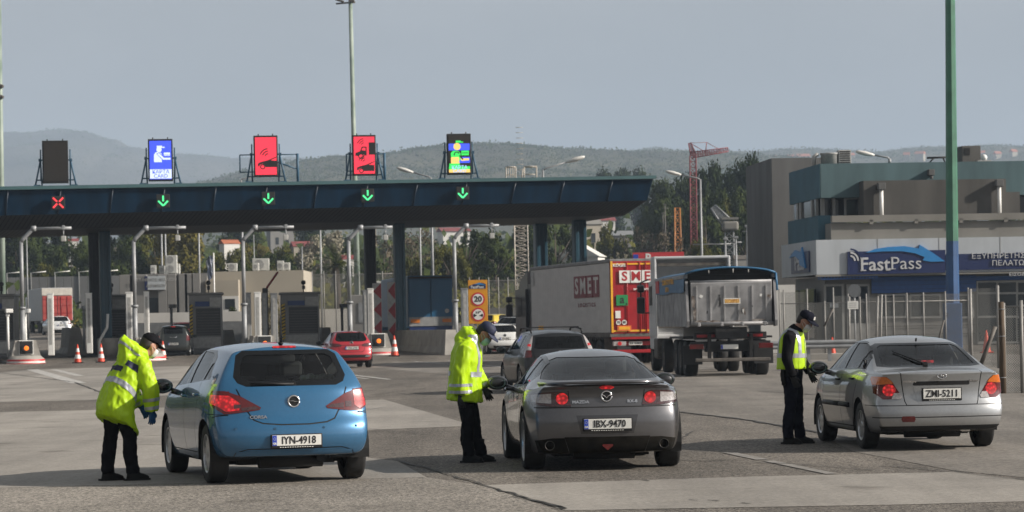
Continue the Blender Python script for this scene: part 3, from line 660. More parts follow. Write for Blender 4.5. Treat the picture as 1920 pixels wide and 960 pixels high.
class Shell:
    def __init__(s, P):
        s.P = P; s.bm = car_mesh(P); bm = s.bm; bm.faces.ensure_lookup_table()
        s.bvh = BVHTree.FromBMesh(bm)
        s.nv = [[(v.co.copy(), v.normal.copy()) for v in f.verts] for f in bm.faces]
        s.lay = bm.faces.layers.int.new('tag'); s.tags = {'body': 0}
    def cut(s, poly, tagname, axis, flt, over=None):
        """mark the part of the shell inside a convex outline seen along an axis ('x': y,z ; 'y': x,z ; 'z': x,y)"""
        bm = s.bm; ix = {'x': (1, 2), 'y': (0, 2), 'z': (0, 1)}[axis]
        A = sum(poly[i][0]*poly[(i+1) % len(poly)][1]-poly[(i+1) % len(poly)][0]*poly[i][1] for i in range(len(poly)))
        if A < 0: poly = poly[::-1]
        lo = [min(p[i] for p in poly) for i in (0, 1)]; hi = [max(p[i] for p in poly) for i in (0, 1)]
        def near(f):
            for i in (0, 1):
                c = [v.co[ix[i]] for v in f.verts]
                if max(c) < lo[i] or min(c) > hi[i]: return False
            return True
        faces = [f for f in bm.faces if near(f) and flt(f.calc_center_median(), f.normal)]
        for i in range(len(poly)):
            a, b = poly[i], poly[(i+1) % len(poly)]; d = (b[0]-a[0], b[1]-a[1]); nn = (d[1], -d[0])      # outward
            co = Vector((0, 0, 0)); no = Vector((0, 0, 0)); co[ix[0]], co[ix[1]] = a; no[ix[0]], no[ix[1]] = nn
            if no.length < 1e-9: continue
            no.normalize()
            geom = list({e for f in faces for e in f.edges})+faces+list({v for f in faces for v in f.verts})
            r = bmesh.ops.bisect_plane(bm, geom=geom, dist=1e-5, plane_co=co, plane_no=no)
            fs = {g for g in r['geom'] if isinstance(g, bmesh.types.BMFace)}|{f for f in faces if f.is_valid}
            faces = [f for f in fs if f.is_valid and (f.calc_center_median()-co).dot(no) < 0]
        t = s.tags.setdefault(tagname, len(s.tags))
        for f in faces:
            if over is None or f[s.lay] in [s.tags.get(k, -1) for k in over]: f[s.lay] = t
        return faces
    def line(s, pts, w, tagname, axis, flt, over=('body',)):
        for a, b in zip(pts, pts[1:]):
            a, b = Vector(a), Vector(b); d = (b-a).normalized(); n = Vector((-d.y, d.x))*w/2; e = d*w*.3
            s.cut([a+n-e, a-n-e, b-n+e, b+n+e], tagname, axis, flt, over)
    def take(s, tagname, name, m, parent, side=0, off=0.0, label=None):
        """link the faces of one tag as a mesh of its own, shading taken from the smooth shell"""
        if tagname not in s.tags: return None
        t = s.tags[tagname]; fs = [f for f in s.bm.faces if f[s.lay] == t and (side == 0 or f.calc_center_median().x*side > 0)]
        if not fs: return None
        idx = {}; vs = []; no = []; out = []
        for f in fs:
            q = []
            for v in f.verts:
                if v.index not in idx or True:
                    k = v
                    if k not in idx:
                        idx[k] = len(vs); c, nn, fi, d = s.bvh.find_nearest(v.co)
                        vv = s.nv[fi]; wt = poly_3d_calc([p for p, _ in vv], c); n = sum((q_*w_ for (_, q_), w_ in zip(vv, wt)), Vector()).normalized()
                        vs.append(v.co+n*off); no.append(n)
                    q.append(idx[k])
            out.append(q)
        me = bpy.data.meshes.new(name); me.from_pydata([tuple(v) for v in vs], [], out)
        me.polygons.foreach_set('use_smooth', [True]*len(out)); me.update()
        me.normals_split_custom_set_from_vertices([tuple(n) for n in no])
        me.materials.append(m); o = bpy.data.objects.new(name, me); COL.objects.link(o); o.parent = parent
        return o
    def rear(s, x, z):
        h = s.bvh.ray_cast(Vector((x, -6, z)), Vector((0, 1, 0)))
        return (h[0].y, h[1]) if h[0] is not None else (-s.P['ro'], Vector((0, -1, 0)))
    def sidex(s, y, z):
        h = s.bvh.ray_cast(Vector((-4, y, z)), Vector((1, 0, 0)))
        return h[0].x if h[0] is not None else -s.P['W']
REARF = lambda c, n: n.y < -.12 and c.y < 1.2
def SIDEF(c, n): return abs(n.x) > .3
def make_wheel(parent, x, y, r, w, spokes, rimr, label=None, style=0):
    e = bpy.data.objects.new('wheel', None); COL.objects.link(e); e.parent = parent; e.location = (x, y, r); e.empty_display_size = .1
    sg = 1 if x > 0 else -1; h = w/2
    mb = MB(); mb.lathe([(rimr, -h*.9), (r*.93, -h), (r*.985, -h*.86), (r, -h*.6), (r, h*.6), (r*.985, h*.86), (r*.93, h), (rimr, h*.9)], n=36, axis='X'); mb.build('tyre', M_TYRE, e)
    mb = MB(); o = h*.80*sg
    mb.lathe([(rimr*1.01, sg*h*.92), (rimr*.93, sg*h*.93), (rimr*.90, sg*h*.70), (rimr*.86, -sg*h*.6)], n=32, axis='X')
    mb.lathe([(0.001, o*1.02), (.045, o*1.02), (.062, o*.9), (.064, o*.6)], n=14, axis='X')
    for k in range(spokes):
        a = 2*pi*k/spokes+.2; c, s_ = cos(a), sin(a); ws = .034 if style == 0 else .05
        t = Vector((0, -s_, c)); d = Vector((0, c, s_)); q = []
        for rr, xx, wm in ((.04, o*.98, .75), (rimr*.92, o*1.0, 1.15)):
            for sd in (-1, 1): q += [d*rr+t*sd*ws*wm+Vector((xx, 0, 0)), d*rr+t*sd*ws*wm+Vector((xx-sg*.035, 0, 0))]
        mb.add(q, [(0, 2, 6, 4), (1, 5, 7, 3), (0, 4, 5, 1), (2, 3, 7, 6)])
    mb.build('rim', M_RIM, e)
    mb = MB(); mb.cyl((o*.25, 0, 0), rimr*.88, .02, 24, axis='X'); mb.build('brake_disc', mat('brake dark', (.03, .03, .03), .5, metal=.4), e)
    return e
def plate(S, root, z, txt, dz=.11, wd=.52, x=0, frame=True, plain=False, lean=None):
    y, n = S.rear(x, z); y = min(S.rear(x+q, z+r)[0] for q in (-.2, 0, .2) for r in (-.05, .05))-.014
    e = bpy.data.objects.new('number_plate', None); COL.objects.link(e); e.parent = root; e.location = (x, y, z)
    mb = MB(); mb.box((0, .004, -.008), (wd+.03, .014, dz+.035), bev=.005); mb.build('plate_holder', M_TRIM, e)
    mb = MB(); mb.box((0, -.006, 0), (wd, .008, dz), bev=.002); mb.build('plate', M_PLATE, e)
    if plain != 'noband':
        mb = MB(); mb.box((-wd/2+.025, -.0115, 0), (.046, .005, dz*.96)); mb.build('blue_band', M_EU, e)
        mb = MB(); text(mb, 'GR', .030, (-wd/2+.025, -.016, -.032), (1, 0, 0), (0, 0, 1), .002, .001)
        for k in range(12): a = 2*pi*k/12; mb.prism(disc(-wd/2+.025+.013*cos(a), .018+.013*sin(a), .0022, 5), lambda p, q, t: Vector((p, -.0145-t, q)), 0, .002)
        mb.build('country_mark', M_PLATE, e)
    mb = MB(); text(mb, txt, dz*.98, (.022 if plain != 'noband' else 0, -.0125, -.002), (1, 0, 0), (0, 0, 1), .004, dz*.012, sx=.86 if len(txt) > 7 else .9); mb.build('characters', M_INK, e)
    if frame:
        mb = MB()
        for k in range(14): mb.box((-wd*.33+k*wd*.05, -.006, -dz*.5-.016), (wd*.032, .006, .006))
        mb.build('dealer_text', M_PLATE, e)
    return e
def seats(root, ys=(1.35, .55), w=.34, z=.78, back=.0, top=1.08):
    for row, y in enumerate(ys):
        for sx in ((-1, 1) if row == 0 else (-1, 0, 1)):
            mb = MB(); hh = top-.45-(.14 if row else 0)
            mb.box((sx*w, y, .45+hh/2), (.48 if row == 0 else .40, .13, hh), bev=.05, rx=.16); o = mb.build('seat', M_SEAT, root)
            mb = MB(); mb.box((sx*w, y-.06, .45+hh+.13), (.25, .10, .17), bev=.04, rx=.1); mb.tube([(sx*w-.06, y-.03, .45+hh-.05), (sx*w-.06, y-.06, .45+hh+.1)], .008, 5); mb.tube([(sx*w+.06, y-.03, .45+hh-.05), (sx*w+.06, y-.06, .45+hh+.1)], .008, 5); mb.build('headrest', M_SEAT, o)
def mirror(root, x, y, z, m, glassm=None):
    sg = 1 if x > 0 else -1; mb = MB(); mb.sphere((x, y, z), 1, 18, 12, (.125, .085, .085)); mb.tube([(x-sg*.10, y+.02, z-.05), (x-sg*.24, y+.05, z-.09)], [.035, .03], 8)
    h = mb.build('side_mirror', m, root)
    mb = MB(); mb.prism([(x+.098*cos(2*pi*k/20), z+.063*sin(2*pi*k/20)) for k in range(20)], lambda p, q, t: Vector((p, y-.052-t, q)), 0, .012); mb.build('mirror_glass', mat('mirror glass', (.10, .15, .14), .06, metal=.9, var=.02), h)
def build_car(P, loc, yaw, label, group='cars at the toll plaza', hero=True):
    S = Shell(P); root = thing('car', label, 'car', loc, yaw, group); W_ = P['W']; r = P['r']; wb = P['wb']
    for yc in (0, wb):                                                   # wheel arches
        ra = P['arch']; pl = [(yc+ra*cos(2*pi*k/22), r+.015+ra*sin(2*pi*k/22)) for k in range(22)]
        S.cut(pl, 'arch', 'x', lambda c, n: abs(c.x) > W_*.62 and (abs(n.x) > .2 or n.z < -.3), None)
    for pl in P.get('side_glass', []): S.cut(pl, 'side_glass', 'x', SIDEF, ('body',))
    for pl in P.get('side_black', []): S.cut(pl, 'pillar', 'x', SIDEF, ('body',))
    for nm, axis, pls, over in P.get('cuts', []):
        for pl in pls: S.cut(pl, nm, axis, REARF if axis == 'y' else (lambda c, n: n.z > .4) if axis == 'z' else SIDEF, over)
    S.cut(P['windscreen'], 'windscreen', 'y', lambda c, n: n.y > .12 and c.y > 1.0, ('body',))
    for pts, w in P.get('rear_lines', []): S.line(pts, w, 'gap', 'y', REARF)
    for pts, w in P.get('side_lines', []): S.line(pts, w, 'gap', 'x', SIDEF)
    S.take('body', 'body', P['paint'], root); S.take('gap', 'shut_line', M_GAP, root, off=-.004)
    for sd in (-1, 1):
        S.take('side_glass', 'side_window', P.get('sglass', GL_CLEAR), root, sd, -.006); S.take('pillar', 'window_trim', M_BEDGE, root, sd, .001)
    S.take('windscreen', 'windscreen', GL_CLEAR, root, 0, -.006)
    S.take('rear_glass', 'rear_window', P.get('rglass', GL_TINT), root, 0, -.005); S.take('rear_black', 'rear_window_surround', M_BEDGE, root, 0, .001)
    for nm, pn, m in P.get('panels', []): S.take(nm, pn, m, root, 0, .002)
    for sd in (-1, 1):
        if 'lens' not in S.tags: break
        l = S.take('lens', 'tail_light', P.get('lens', M_LENS), root, sd, .006)
        for nm, pn, m in (('lit', 'brake_lamp', M_LIT), ('lens_dark', 'smoked_lens', M_LENSD), ('lens_clear', 'clear_lens', M_LENSC), ('lens_amber', 'amber_lens', M_LENSA)): S.take(nm, pn, m, l, sd, .009)
    S.take('stop', 'high_brake_light', M_LIT if P.get('stop_lit', True) else M_LENS, root, 0, .006)
    # wheels, arch liners, underside
    for sx in (-1, 1):
        for yc in (0, wb):
            make_wheel(root, sx*(P['track']/2), yc, r, P.get('tw', .20), P.get('spokes', 7), P.get('rim', .20), style=P.get('style', 0))
            mb = MB(); n = 14; ra = P['arch']+.004; x0, x1 = W_*.50, W_*.985; zl_ = prof(P['bot'], yc)+.02; a0 = math.asin(max(-.9, min(.9, (zl_-r-.015)/ra)))
            vs = [(sx*x, yc+ra*cos(a0+(pi-2*a0)*k/n), r+.015+ra*sin(a0+(pi-2*a0)*k/n)) for x in (x0, x1) for k in range(n+1)]
            mb.add(vs, [(k, k+1, n+2+k, n+1+k) for k in range(n)]); mb.add(vs[:n+1], [tuple(range(n+1))])
            mb.build('arch_liner', M_GAP, root, fix=False)
    mb = MB(); zl = prof(P['bot'], 1.2); mb.box((0, wb/2, zl+.04), (W_*1.2, wb+.3, .10)); mb.tube([(.3, -.5, zl+.06), (.42, .6, zl+.05), (.3, 1.2, zl+.05)], .05, 8); mb.tube([(-.34, -.36, zl+.05), (.34, -.36, zl+.05)], .09, 10); mb.tube([(-W_*.7, 0, r*.8), (W_*.7, 0, r*.8)], .06, 8); mb.build('underbody', M_GAP, root)
    mb = MB(); mb.box((0, P['dash'], .84), (W_*1.35, .35, .22), bev=.06); mb.box((0, .9, .33), (W_*1.5, 2.4, .05)); mb.build('dashboard', M_SEAT, root)
    mb = MB(); a = [(-.36+.17*cos(2*pi*k/16), P['dash']-.30+.05*sin(2*pi*k/16), .93+.15*sin(2*pi*k/16)) for k in range(17)]; mb.tube(a, .016, 6); mb.build('steering_wheel', M_SEAT, root)
    seats(root, **P.get('seats', {}))
    for sx in (-1, 1): mirror(root, sx*(W_+.115), P['mir'][0], P['mir'][1], P.get('mirm', P['paint']))
    return root, S
def at_rear(S, x, z, d=0): return Vector((x, S.rear(x, z)[0]-d, z))
def mirrorx(pl): return [(-x, z) for x, z in pl]
HS = [(0, 1), (.04, .97), (.15, .9), (.35, .72), (.65, .5), (1.0, .28), (1.4, .1), (1.8, 0)]
def stations(ro, front, ys): return [(-ro+a, f) for a, f in HS if -ro+a < ys[0]-.1]+[(y, 0) for y in ys]+[(front-.28, 0), (front-.12, 0), (front-.03, 0), (front, 0)]
# ------------------------------------------------------------------ hatchback (blue, parked at the left)
def hatch(**kw):
    P = dict(W=.868, ro=.70, front=3.30, wb=2.51, r=.312, arch=.355, track=1.475, dash=2.15, mir=(1.93, 1.0), kp=.17,
        top=[(-.7, 1.435), (-.2, 1.455), (.5, 1.475), (1.0, 1.482), (1.35, 1.47), (1.7, 1.40), (2.1, 1.22), (2.5, 1.02), (2.62, .985), (2.9, .92), (3.15, .83), (3.3, .70)],
        belt=[(-.7, 1.02), (.5, 1.0), (1.6, .955), (2.6, .91), (3.3, .72)], bot=[(-.7, .29), (-.3, .24), (.3, .20), (2.4, .19), (3.3, .24)],
        w=[(-.7, .80), (-.55, .835), (-.2, .868), (1.0, .868), (2.3, .866), (2.8, .845), (3.1, .76), (3.3, .60)],
        wr=[(-.7, .555), (0, .585), (1.2, .60), (1.7, .61), (2.2, .67), (2.6, .72), (3.3, .56)], crown=[(-.7, .055), (1.5, .06), (2.6, .05), (3.3, .05)],
        rear=[(.22, .16), (.30, .07), (.38, .015), (.46, 0), (.56, .0), (.62, .02), (.68, .075), (.74, .095), (.90, .12), (.98, .145), (1.04, .19), (1.38, .50), (1.43, .56), (1.5, .66)],
        windscreen=[(-.62, 1.02), (.62, 1.02), (.56, 1.40), (-.56, 1.40)], sub=2)
    P['stations'] = stations(.70, 3.30, [1.0, 1.45, 1.8, 2.1, 2.4, 2.6, 2.8]); P.update(kw); return P
BLUE = paint('sky blue car paint', (.028, .135, .275), .40, .26)
RW = [(-.565, 1.055), (-.48, 1.018), (.48, 1.018), (.565, 1.055), (.60, 1.12), (.535, 1.345), (.46, 1.392), (-.46, 1.392), (-.535, 1.345), (-.60, 1.12)]
RWI = [(-.50, 1.10), (-.44, 1.075), (.44, 1.075), (.50, 1.10), (.525, 1.15), (.475, 1.315), (.42, 1.345), (-.42, 1.345), (-.475, 1.315), (-.525, 1.15)]
TL = [(-.90, .985), (-.70, .975), (-.56, .925), (-.345, .80), (-.36, .775), (-.60, .745), (-.72, .735), (-.78, .775), (-.90, .90)]
TLS = [(-.62, .80), (-.42, .93), (-.42, .965), (-.62, .99), (-.8, .99), (-.8, .8)]
LIT = [(-.90, .945), (-.66, .925), (-.555, .845), (-.57, .775), (-.70, .76), (-.76, .80), (-.90, .90)]
tg = [(-.585, .99), (-.50, .78), (-.43, .67), (-.34, .635), (-.15, .618), (.15, .618), (.34, .635), (.43, .67), (.50, .78), (.585, .99)]
P = hatch(paint=BLUE, mirm=paint('gloss black paint', (.012, .012, .014), .1, .25),
    side_glass=[[(2.26, 1.0), (1.27, 1.035), (1.27, 1.385), (1.56, 1.375), (1.75, 1.32)], [(1.16, 1.04), (.42, 1.075), (.36, 1.22), (.47, 1.345), (.6, 1.37), (1.16, 1.39)], [(.36, 1.085), (.06, 1.12), (.12, 1.19), (.24, 1.27), (.31, 1.25)]],
    side_black=[[(2.36, .985), (.02, 1.095), (.28, 1.33), (.50, 1.395), (1.3, 1.412), (1.62, 1.40), (1.82, 1.325)]],
    cuts=[('rear_glass', 'y', [RWI], ('body',)), ('rear_black', 'y', [RW], ('body',)),
          ('lit', 'y', [LIT], ('body',)), ('lit', 'y', [[(.655, .955), (.76, .965), (.80, .80), (.72, .765), (.665, .80)]], ('body',)),
          ('lens_dark', 'y', [[(-.545, .80), (-.40, .815), (-.36, .785), (-.54, .765)], [(-.55, .835), (-.55, .80), (-.62, .79), (-.62, .83)]], ('body', 'lit')),
          ('lens_dark', 'y', [[(.545, .83), (.40, .815), (.36, .785), (.54, .775)], [(.56, .845), (.56, .785), (.63, .785), (.63, .845)]], ('body', 'lit')),
          ('lens', 'y', [TL, mirrorx(TL)], ('body',)), ('lens', 'x', [TLS], ('body',)),
          ('lower', 'y', [[(-.62, .345), (-.60, .30), (.60, .30), (.62, .345)]], ('body',)),
          ('stop', 'y', [[(-.125, 1.445), (-.125, 1.412), (.125, 1.412), (.125, 1.445)]], ('body',))],
    rear_lines=[(tg, .014), ([(-.86, .735), (-.70, .73)], .008), ([(.86, .735), (.70, .73)], .008), ([(-.66, .25), (-.62, .335), (-.50, .368), (.50, .368), (.62, .335), (.66, .25)], .010)],
    side_lines=[([(1.215, 1.03), (1.20, .60), (1.16, .32)], .010), ([(2.30, .98), (2.36, .62), (2.30, .32)], .010), ([(.42, 1.07), (.40, .82), (.50, .55), (.52, .32)], .010), ([(.52, .31), (2.28, .31)], .010), ([(-.58, .735), (-.36, .70)], .01)],
    panels=[('lower', 'lower_bumper', BLUE)], spokes=9, rim=.205, seats=dict(ys=(1.25, .42), top=1.04))
car1, S1 = build_car(P, (0, 0, .026), 0, 'sky blue hatchback at the left, its driver door beside a bent officer')
q = gpt(398, 911); g2 = gpt(305, 892); CY = radians(16.0)
car1.rotation_euler.z = CY; rl = Vector((-.70*cos(CY), -.70*sin(CY), 0)); car1.location = (q.x-rl.x+.06, q.y-rl.y+.12, .026)
plate(S1, car1, .455, 'IYN-4918')
y0, n0 = S1.rear(0, .86); b = at_rear(S1, 0, .855, .004)
def emblem(S, root, x, z, r, bolt=True, name='badge'):
    p = at_rear(S, x, z, .010); mb = MB(); mb.tube([(p.x+r*cos(2*pi*k/24), p.y, p.z+r*sin(2*pi*k/24)) for k in range(25)], r*.18, 6); 
    if bolt: mb.prism([(x-r*1.05, z+.002), (x+.1*r, z+.16*r), (x-.05*r, z+.02*r), (x+r*1.05, z-.002), (x-.1*r, z-.16*r), (x+.05*r, z-.02*r)], lambda a, b_, t: Vector((a, p.y-t, b_)), 0, .008)
    o = mb.build(name, M_CHROME, root)
    mb = MB(); mb.prism(disc(x, z, r*.86, 20), lambda a, b_, t: Vector((a, p.y+.012-t, b_)), 0, .012); mb.build('badge_ground', M_TRIM, o)
emblem(S1, car1, 0, .858, .058)
def rear_text(S, root, txt, x, z, size, m=M_CHROME, d=.006, bold=.0015):
    p = at_rear(S, x, z, d); nn = S.rear(x, z)[1]; mb = MB(); r = Vector((1, nn.x/-nn.y*-1 if abs(nn.y) > .2 else 0, 0)).normalized()
    r = Vector((0, 0, 1)).cross(nn).normalized(); r = r if r.x > 0 else -r; u = nn.cross(r); u = u if u.z > 0 else -u
    text(mb, txt, size, p, r, u, .004, bold, sx=1.15); mb.build('lettering', m, root)
rear_text(S1, car1, 'CORSA', -.38, .70, .048)
mb = MB(); p = at_rear(S1, .05, 1.05, .02); mb.tube([(.02, p.y, 1.035), (-.20, p.y+.0, 1.045), (-.44, p.y+.01, 1.05)], [.016, .012, .008], 6); mb.cyl((.02, p.y+.01, 1.035), .028, .03, 12, axis='Y'); mb.build('rear_wiper', M_TRIM, car1)
mb = MB(); mb.tube([(0, .03, 1.455), (0, -.05, 1.56)], [.012, .006], 6); mb.sphere((0, .04, 1.462), .03, 10, 6, (1, 1.6, .7)); mb.build('antenna', M_TRIM, car1)
mb = MB()
for x, z in ((-.62, .585), (-.22, .578), (.30, .578), (.66, .585)): p = at_rear(S1, x, z, .002); mb.cyl(p, .013, .008, 10, axis='Y')
mb.build('parking_sensor', paint('dark blue trim', (.03, .10, .19), .4), car1)
mb = MB(); mb.box((.34, .33, 1.03), (.44, .42, .05), bev=.02)
mb.build('parcel_shelf', M_SEAT, car1)
mb = MB(); 
for k in range(5): mb.sphere((.26+.07*k, .10, 1.085+.012*(k % 2)), .045, 10, 6, (1.2, 1, .8))
mb.build('shopping_bag', mat('pale green bag', (.28, .48, .26), .5, var=.5, scale=14, col2=(.6, .72, .72)), car1)
def door_handle(S, root, y, z, m):
    for sx in (-1, 1):
        x = abs(S.sidex(y, z)); mb = MB(); mb.tube([(sx*(x-.01), y-.09, z), (sx*(x+.022), y-.07, z), (sx*(x+.022), y+.07, z), (sx*(x-.01), y+.09, z)], .014, 6); mb.build('door_handle', m, root)
door_handle(S1, car1, 1.32, .90, BLUE); door_handle(S1, car1, .50, .93, BLUE)
# ------------------------------------------------------------------ coupe (grey, in the middle)
GREY = paint('gunmetal grey car paint', (.105, .105, .112), .6, .30)
P = dict(W=.885, ro=.80, front=3.60, wb=2.70, r=.328, arch=.372, track=1.51, dash=2.2, mir=(1.95, .93), kp=.20, paint=GREY, tw=.235, spokes=5, rim=.235, style=1,
    top=[(-.80, .955), (-.70, .972), (-.50, .975), (-.36, .985), (-.1, 1.06), (.35, 1.20), (.75, 1.285), (1.2, 1.325), (1.5, 1.325), (1.8, 1.27), (2.2, 1.10), (2.6, .925), (2.75, .89), (3.1, .82), (3.4, .72), (3.6, .56)],
    belt=[(-.8, .88), (0, .90), (1, .875), (2.6, .86), (3.6, .6)], bot=[(-.8, .20), (-.4, .17), (.4, .15), (2.5, .15), (3.6, .2)],
    w=[(-.8, .76), (-.62, .82), (-.35, .872), (0, .888), (.30, .875), (.75, .848), (1.6, .846), (2.25, .86), (2.7, .888), (3.05, .865), (3.35, .74), (3.6, .56)],
    wr=[(-.8, .68), (-.5, .70), (-.36, .68), (0, .60), (.6, .535), (1.3, .535), (1.8, .555), (2.3, .62), (2.6, .68), (3.0, .68), (3.6, .5)],
    crown=[(-.8, .03), (-.4, .045), (.2, .08), (1.2, .07), (2.4, .06), (2.8, .05), (3.6, .05)],
    rear=[(.15, .12), (.22, .05), (.30, .02), (.44, 0), (.60, .0), (.66, .015), (.70, .05), (.80, .07), (.90, .045), (.955, .0), (1.0, .0)],
    windscreen=[(-.60, .93), (.60, .93), (.50, 1.26), (-.50, 1.26)],
    side_glass=[[(2.2, .905), (1.05, .925), (1.05, 1.225), (1.5, 1.25), (1.72, 1.22)], [(.97, .925), (.42, .94), (.30, 1.03), (.62, 1.17), (.97, 1.22)]],
    side_black=[[(2.33, .89), (.33, .92), (.24, 1.03), (.60, 1.19), (1.0, 1.25), (1.52, 1.272), (1.76, 1.235)]],
    cuts=[('rear_glass', 'y', [[(-.66, 1.0), (-.5, .988), (.5, .988), (.66, 1.0), (.60, 1.10), (.50, 1.20), (.40, 1.235), (-.40, 1.235), (-.50, 1.20), (-.60, 1.10)]], ('body',)),
          ('stop', 'y', [[(-.085, .915), (-.05, .895), (.05, .895), (.085, .915), (.05, .935), (-.05, .935)]], ('body',)),
          ('lit', 'y', [disc(-.485, .795, .066, 18), disc(.485, .795, .066, 18)], ('body',)),
          ('lens_clear', 'y', [[(-.80, .84), (-.6, .855), (-.6, .74), (-.80, .76)], [(.80, .84), (.6, .855), (.6, .74), (.80, .76)]], ('body',)),
          ('lens', 'y', [[(-.83, .845), (-.68, .868), (-.50, .875), (-.425, .845), (-.39, .715), (-.60, .71), (-.80, .735)], [(.83, .845), (.68, .868), (.50, .875), (.425, .845), (.39, .715), (.60, .71), (.80, .735)]], ('body',)),
          ('lens', 'x', [[(-.85, .735), (-.5, .77), (-.5, .83), (-.85, .85)]], ('body',)),
          ('diffuser', 'y', [[(-.47, .375), (-.47, .37), (-.40, .16), (.40, .16), (.47, .37), (.47, .375)], [(-.78, .34), (-.60, .365), (-.47, .365), (-.42, .205), (-.74, .205)], [(.78, .34), (.60, .365), (.47, .365), (.42, .205), (.74, .205)]], ('body',)),
          ('recess', 'y', [[(-.34, .61), (-.29, .41), (.29, .41), (.34, .61)]], ('body',))],
    rear_lines=[([(-.78, .70), (-.4, .697), (.4, .697), (.78, .70)], .012), ([(-.70, .955), (-.4, .935), (.4, .935), (.70, .955)], .016), ([(-.40, .70), (-.42, .88)], .008), ([(.40, .70), (.42, .88)], .008)],
    side_lines=[([(1.01, .92), (1.0, .55), (.98, .22)], .010), ([(2.28, .89), (2.26, .5), (2.2, .24)], .010), ([(.36, .92), (.42, .6), (.45, .24)], .008), ([(.45, .24), (2.2, .24)], .012)],
    panels=[('diffuser', 'diffuser', mat('dusty black plastic', (.006, .006, .005), .8, var=.4, scale=9, col2=(.016, .014, .011), spec=.1)), ('recess', 'plate_recess', paint('recess shade grey', (.05, .05, .055), .5))],  # shade of the plate recess is put into a darker body grey
    lens=M_LENSD, rglass=GL_TINT, sub=2, seats=dict(ys=(1.35, .50), top=.98))
P['stations'] = [(-.8, 1), (-.765, .97), (-.68, .85), (-.52, .6), (-.36, .4), (-.1, .2), (.2, .05), (.5, 0), (.85, 0), (1.2, 0), (1.5, 0), (1.8, 0), (2.1, 0), (2.4, 0), (2.62, 0), (2.8, 0), (3.05, 0), (3.3, 0), (3.48, 0), (3.57, 0), (3.6, 0)]
P['mirm'] = paint('dark grey mirror', (.03, .03, .034), .4)
car2, S2 = build_car(P, (0, 0, .022), radians(4.5), 'gunmetal grey coupe with round lit brake lamps, in the middle')
q = gpt(986, 884); rl = Matrix.Rotation(radians(4.5), 3, 'Z') @ Vector((-.72, 0, 0)); car2.location = (q.x-rl.x+.12, q.y-rl.y+.12, .022)
plate(S2, car2, .515, 'IBX-9470'); emblem(S2, car2, 0, .815, .056, bolt=False)
mb = MB(); p = at_rear(S2, 0, .815, .012); mb.tube([(-.052, p.y, .832), (-.026, p.y, .822), (0, p.y, .796), (.026, p.y, .822), (.052, p.y, .832)], .007, 6); mb.build('badge_wing', M_CHROME, car2)
rear_text(S2, car2, 'MAZDA', -.285, .755, .046); rear_text(S2, car2, 'RX-8', .285, .755, .046)
for sx in (-1, 1):
    p = at_rear(S2, sx*.63, .285, 0); mb = MB(); mb.lathe([(.044, .16), (.046, -.02), (.054, -.025), (.056, .16)], p, 20, axis='Y'); o = mb.build('exhaust_pipe', mat('sooty pipe', (.05, .048, .045), .45, metal=.7), car2)
    mb = MB(); mb.cyl((p.x, p.y+.05, p.z), .05, .01, 16, axis='Y'); mb.build('pipe_mouth', M_GAP, o)
mb = MB(); p = at_rear(S2, 0, .27, .012); mb.prism([(-.055, .29), (.055, .29), (.06, .275), (0, .225), (-.06, .275)], lambda a, b_, t: Vector((a, p.y-t, b_)), -.02, .01); mb.build('fog_lamp', M_LENS, car2)
# rear wing lip
mb = MB(); L_ = []
for k in range(13):
    x = -.70+1.4*k/12; y = S2.rear(x, .945)[0]; L_.append((x, y-.012+.02*abs(x/.7)**4, .958+.014*(1-(x/.7)**2)))
mb.tube(L_, .017, 8); mb.build('wing_lip', GREY, car2)
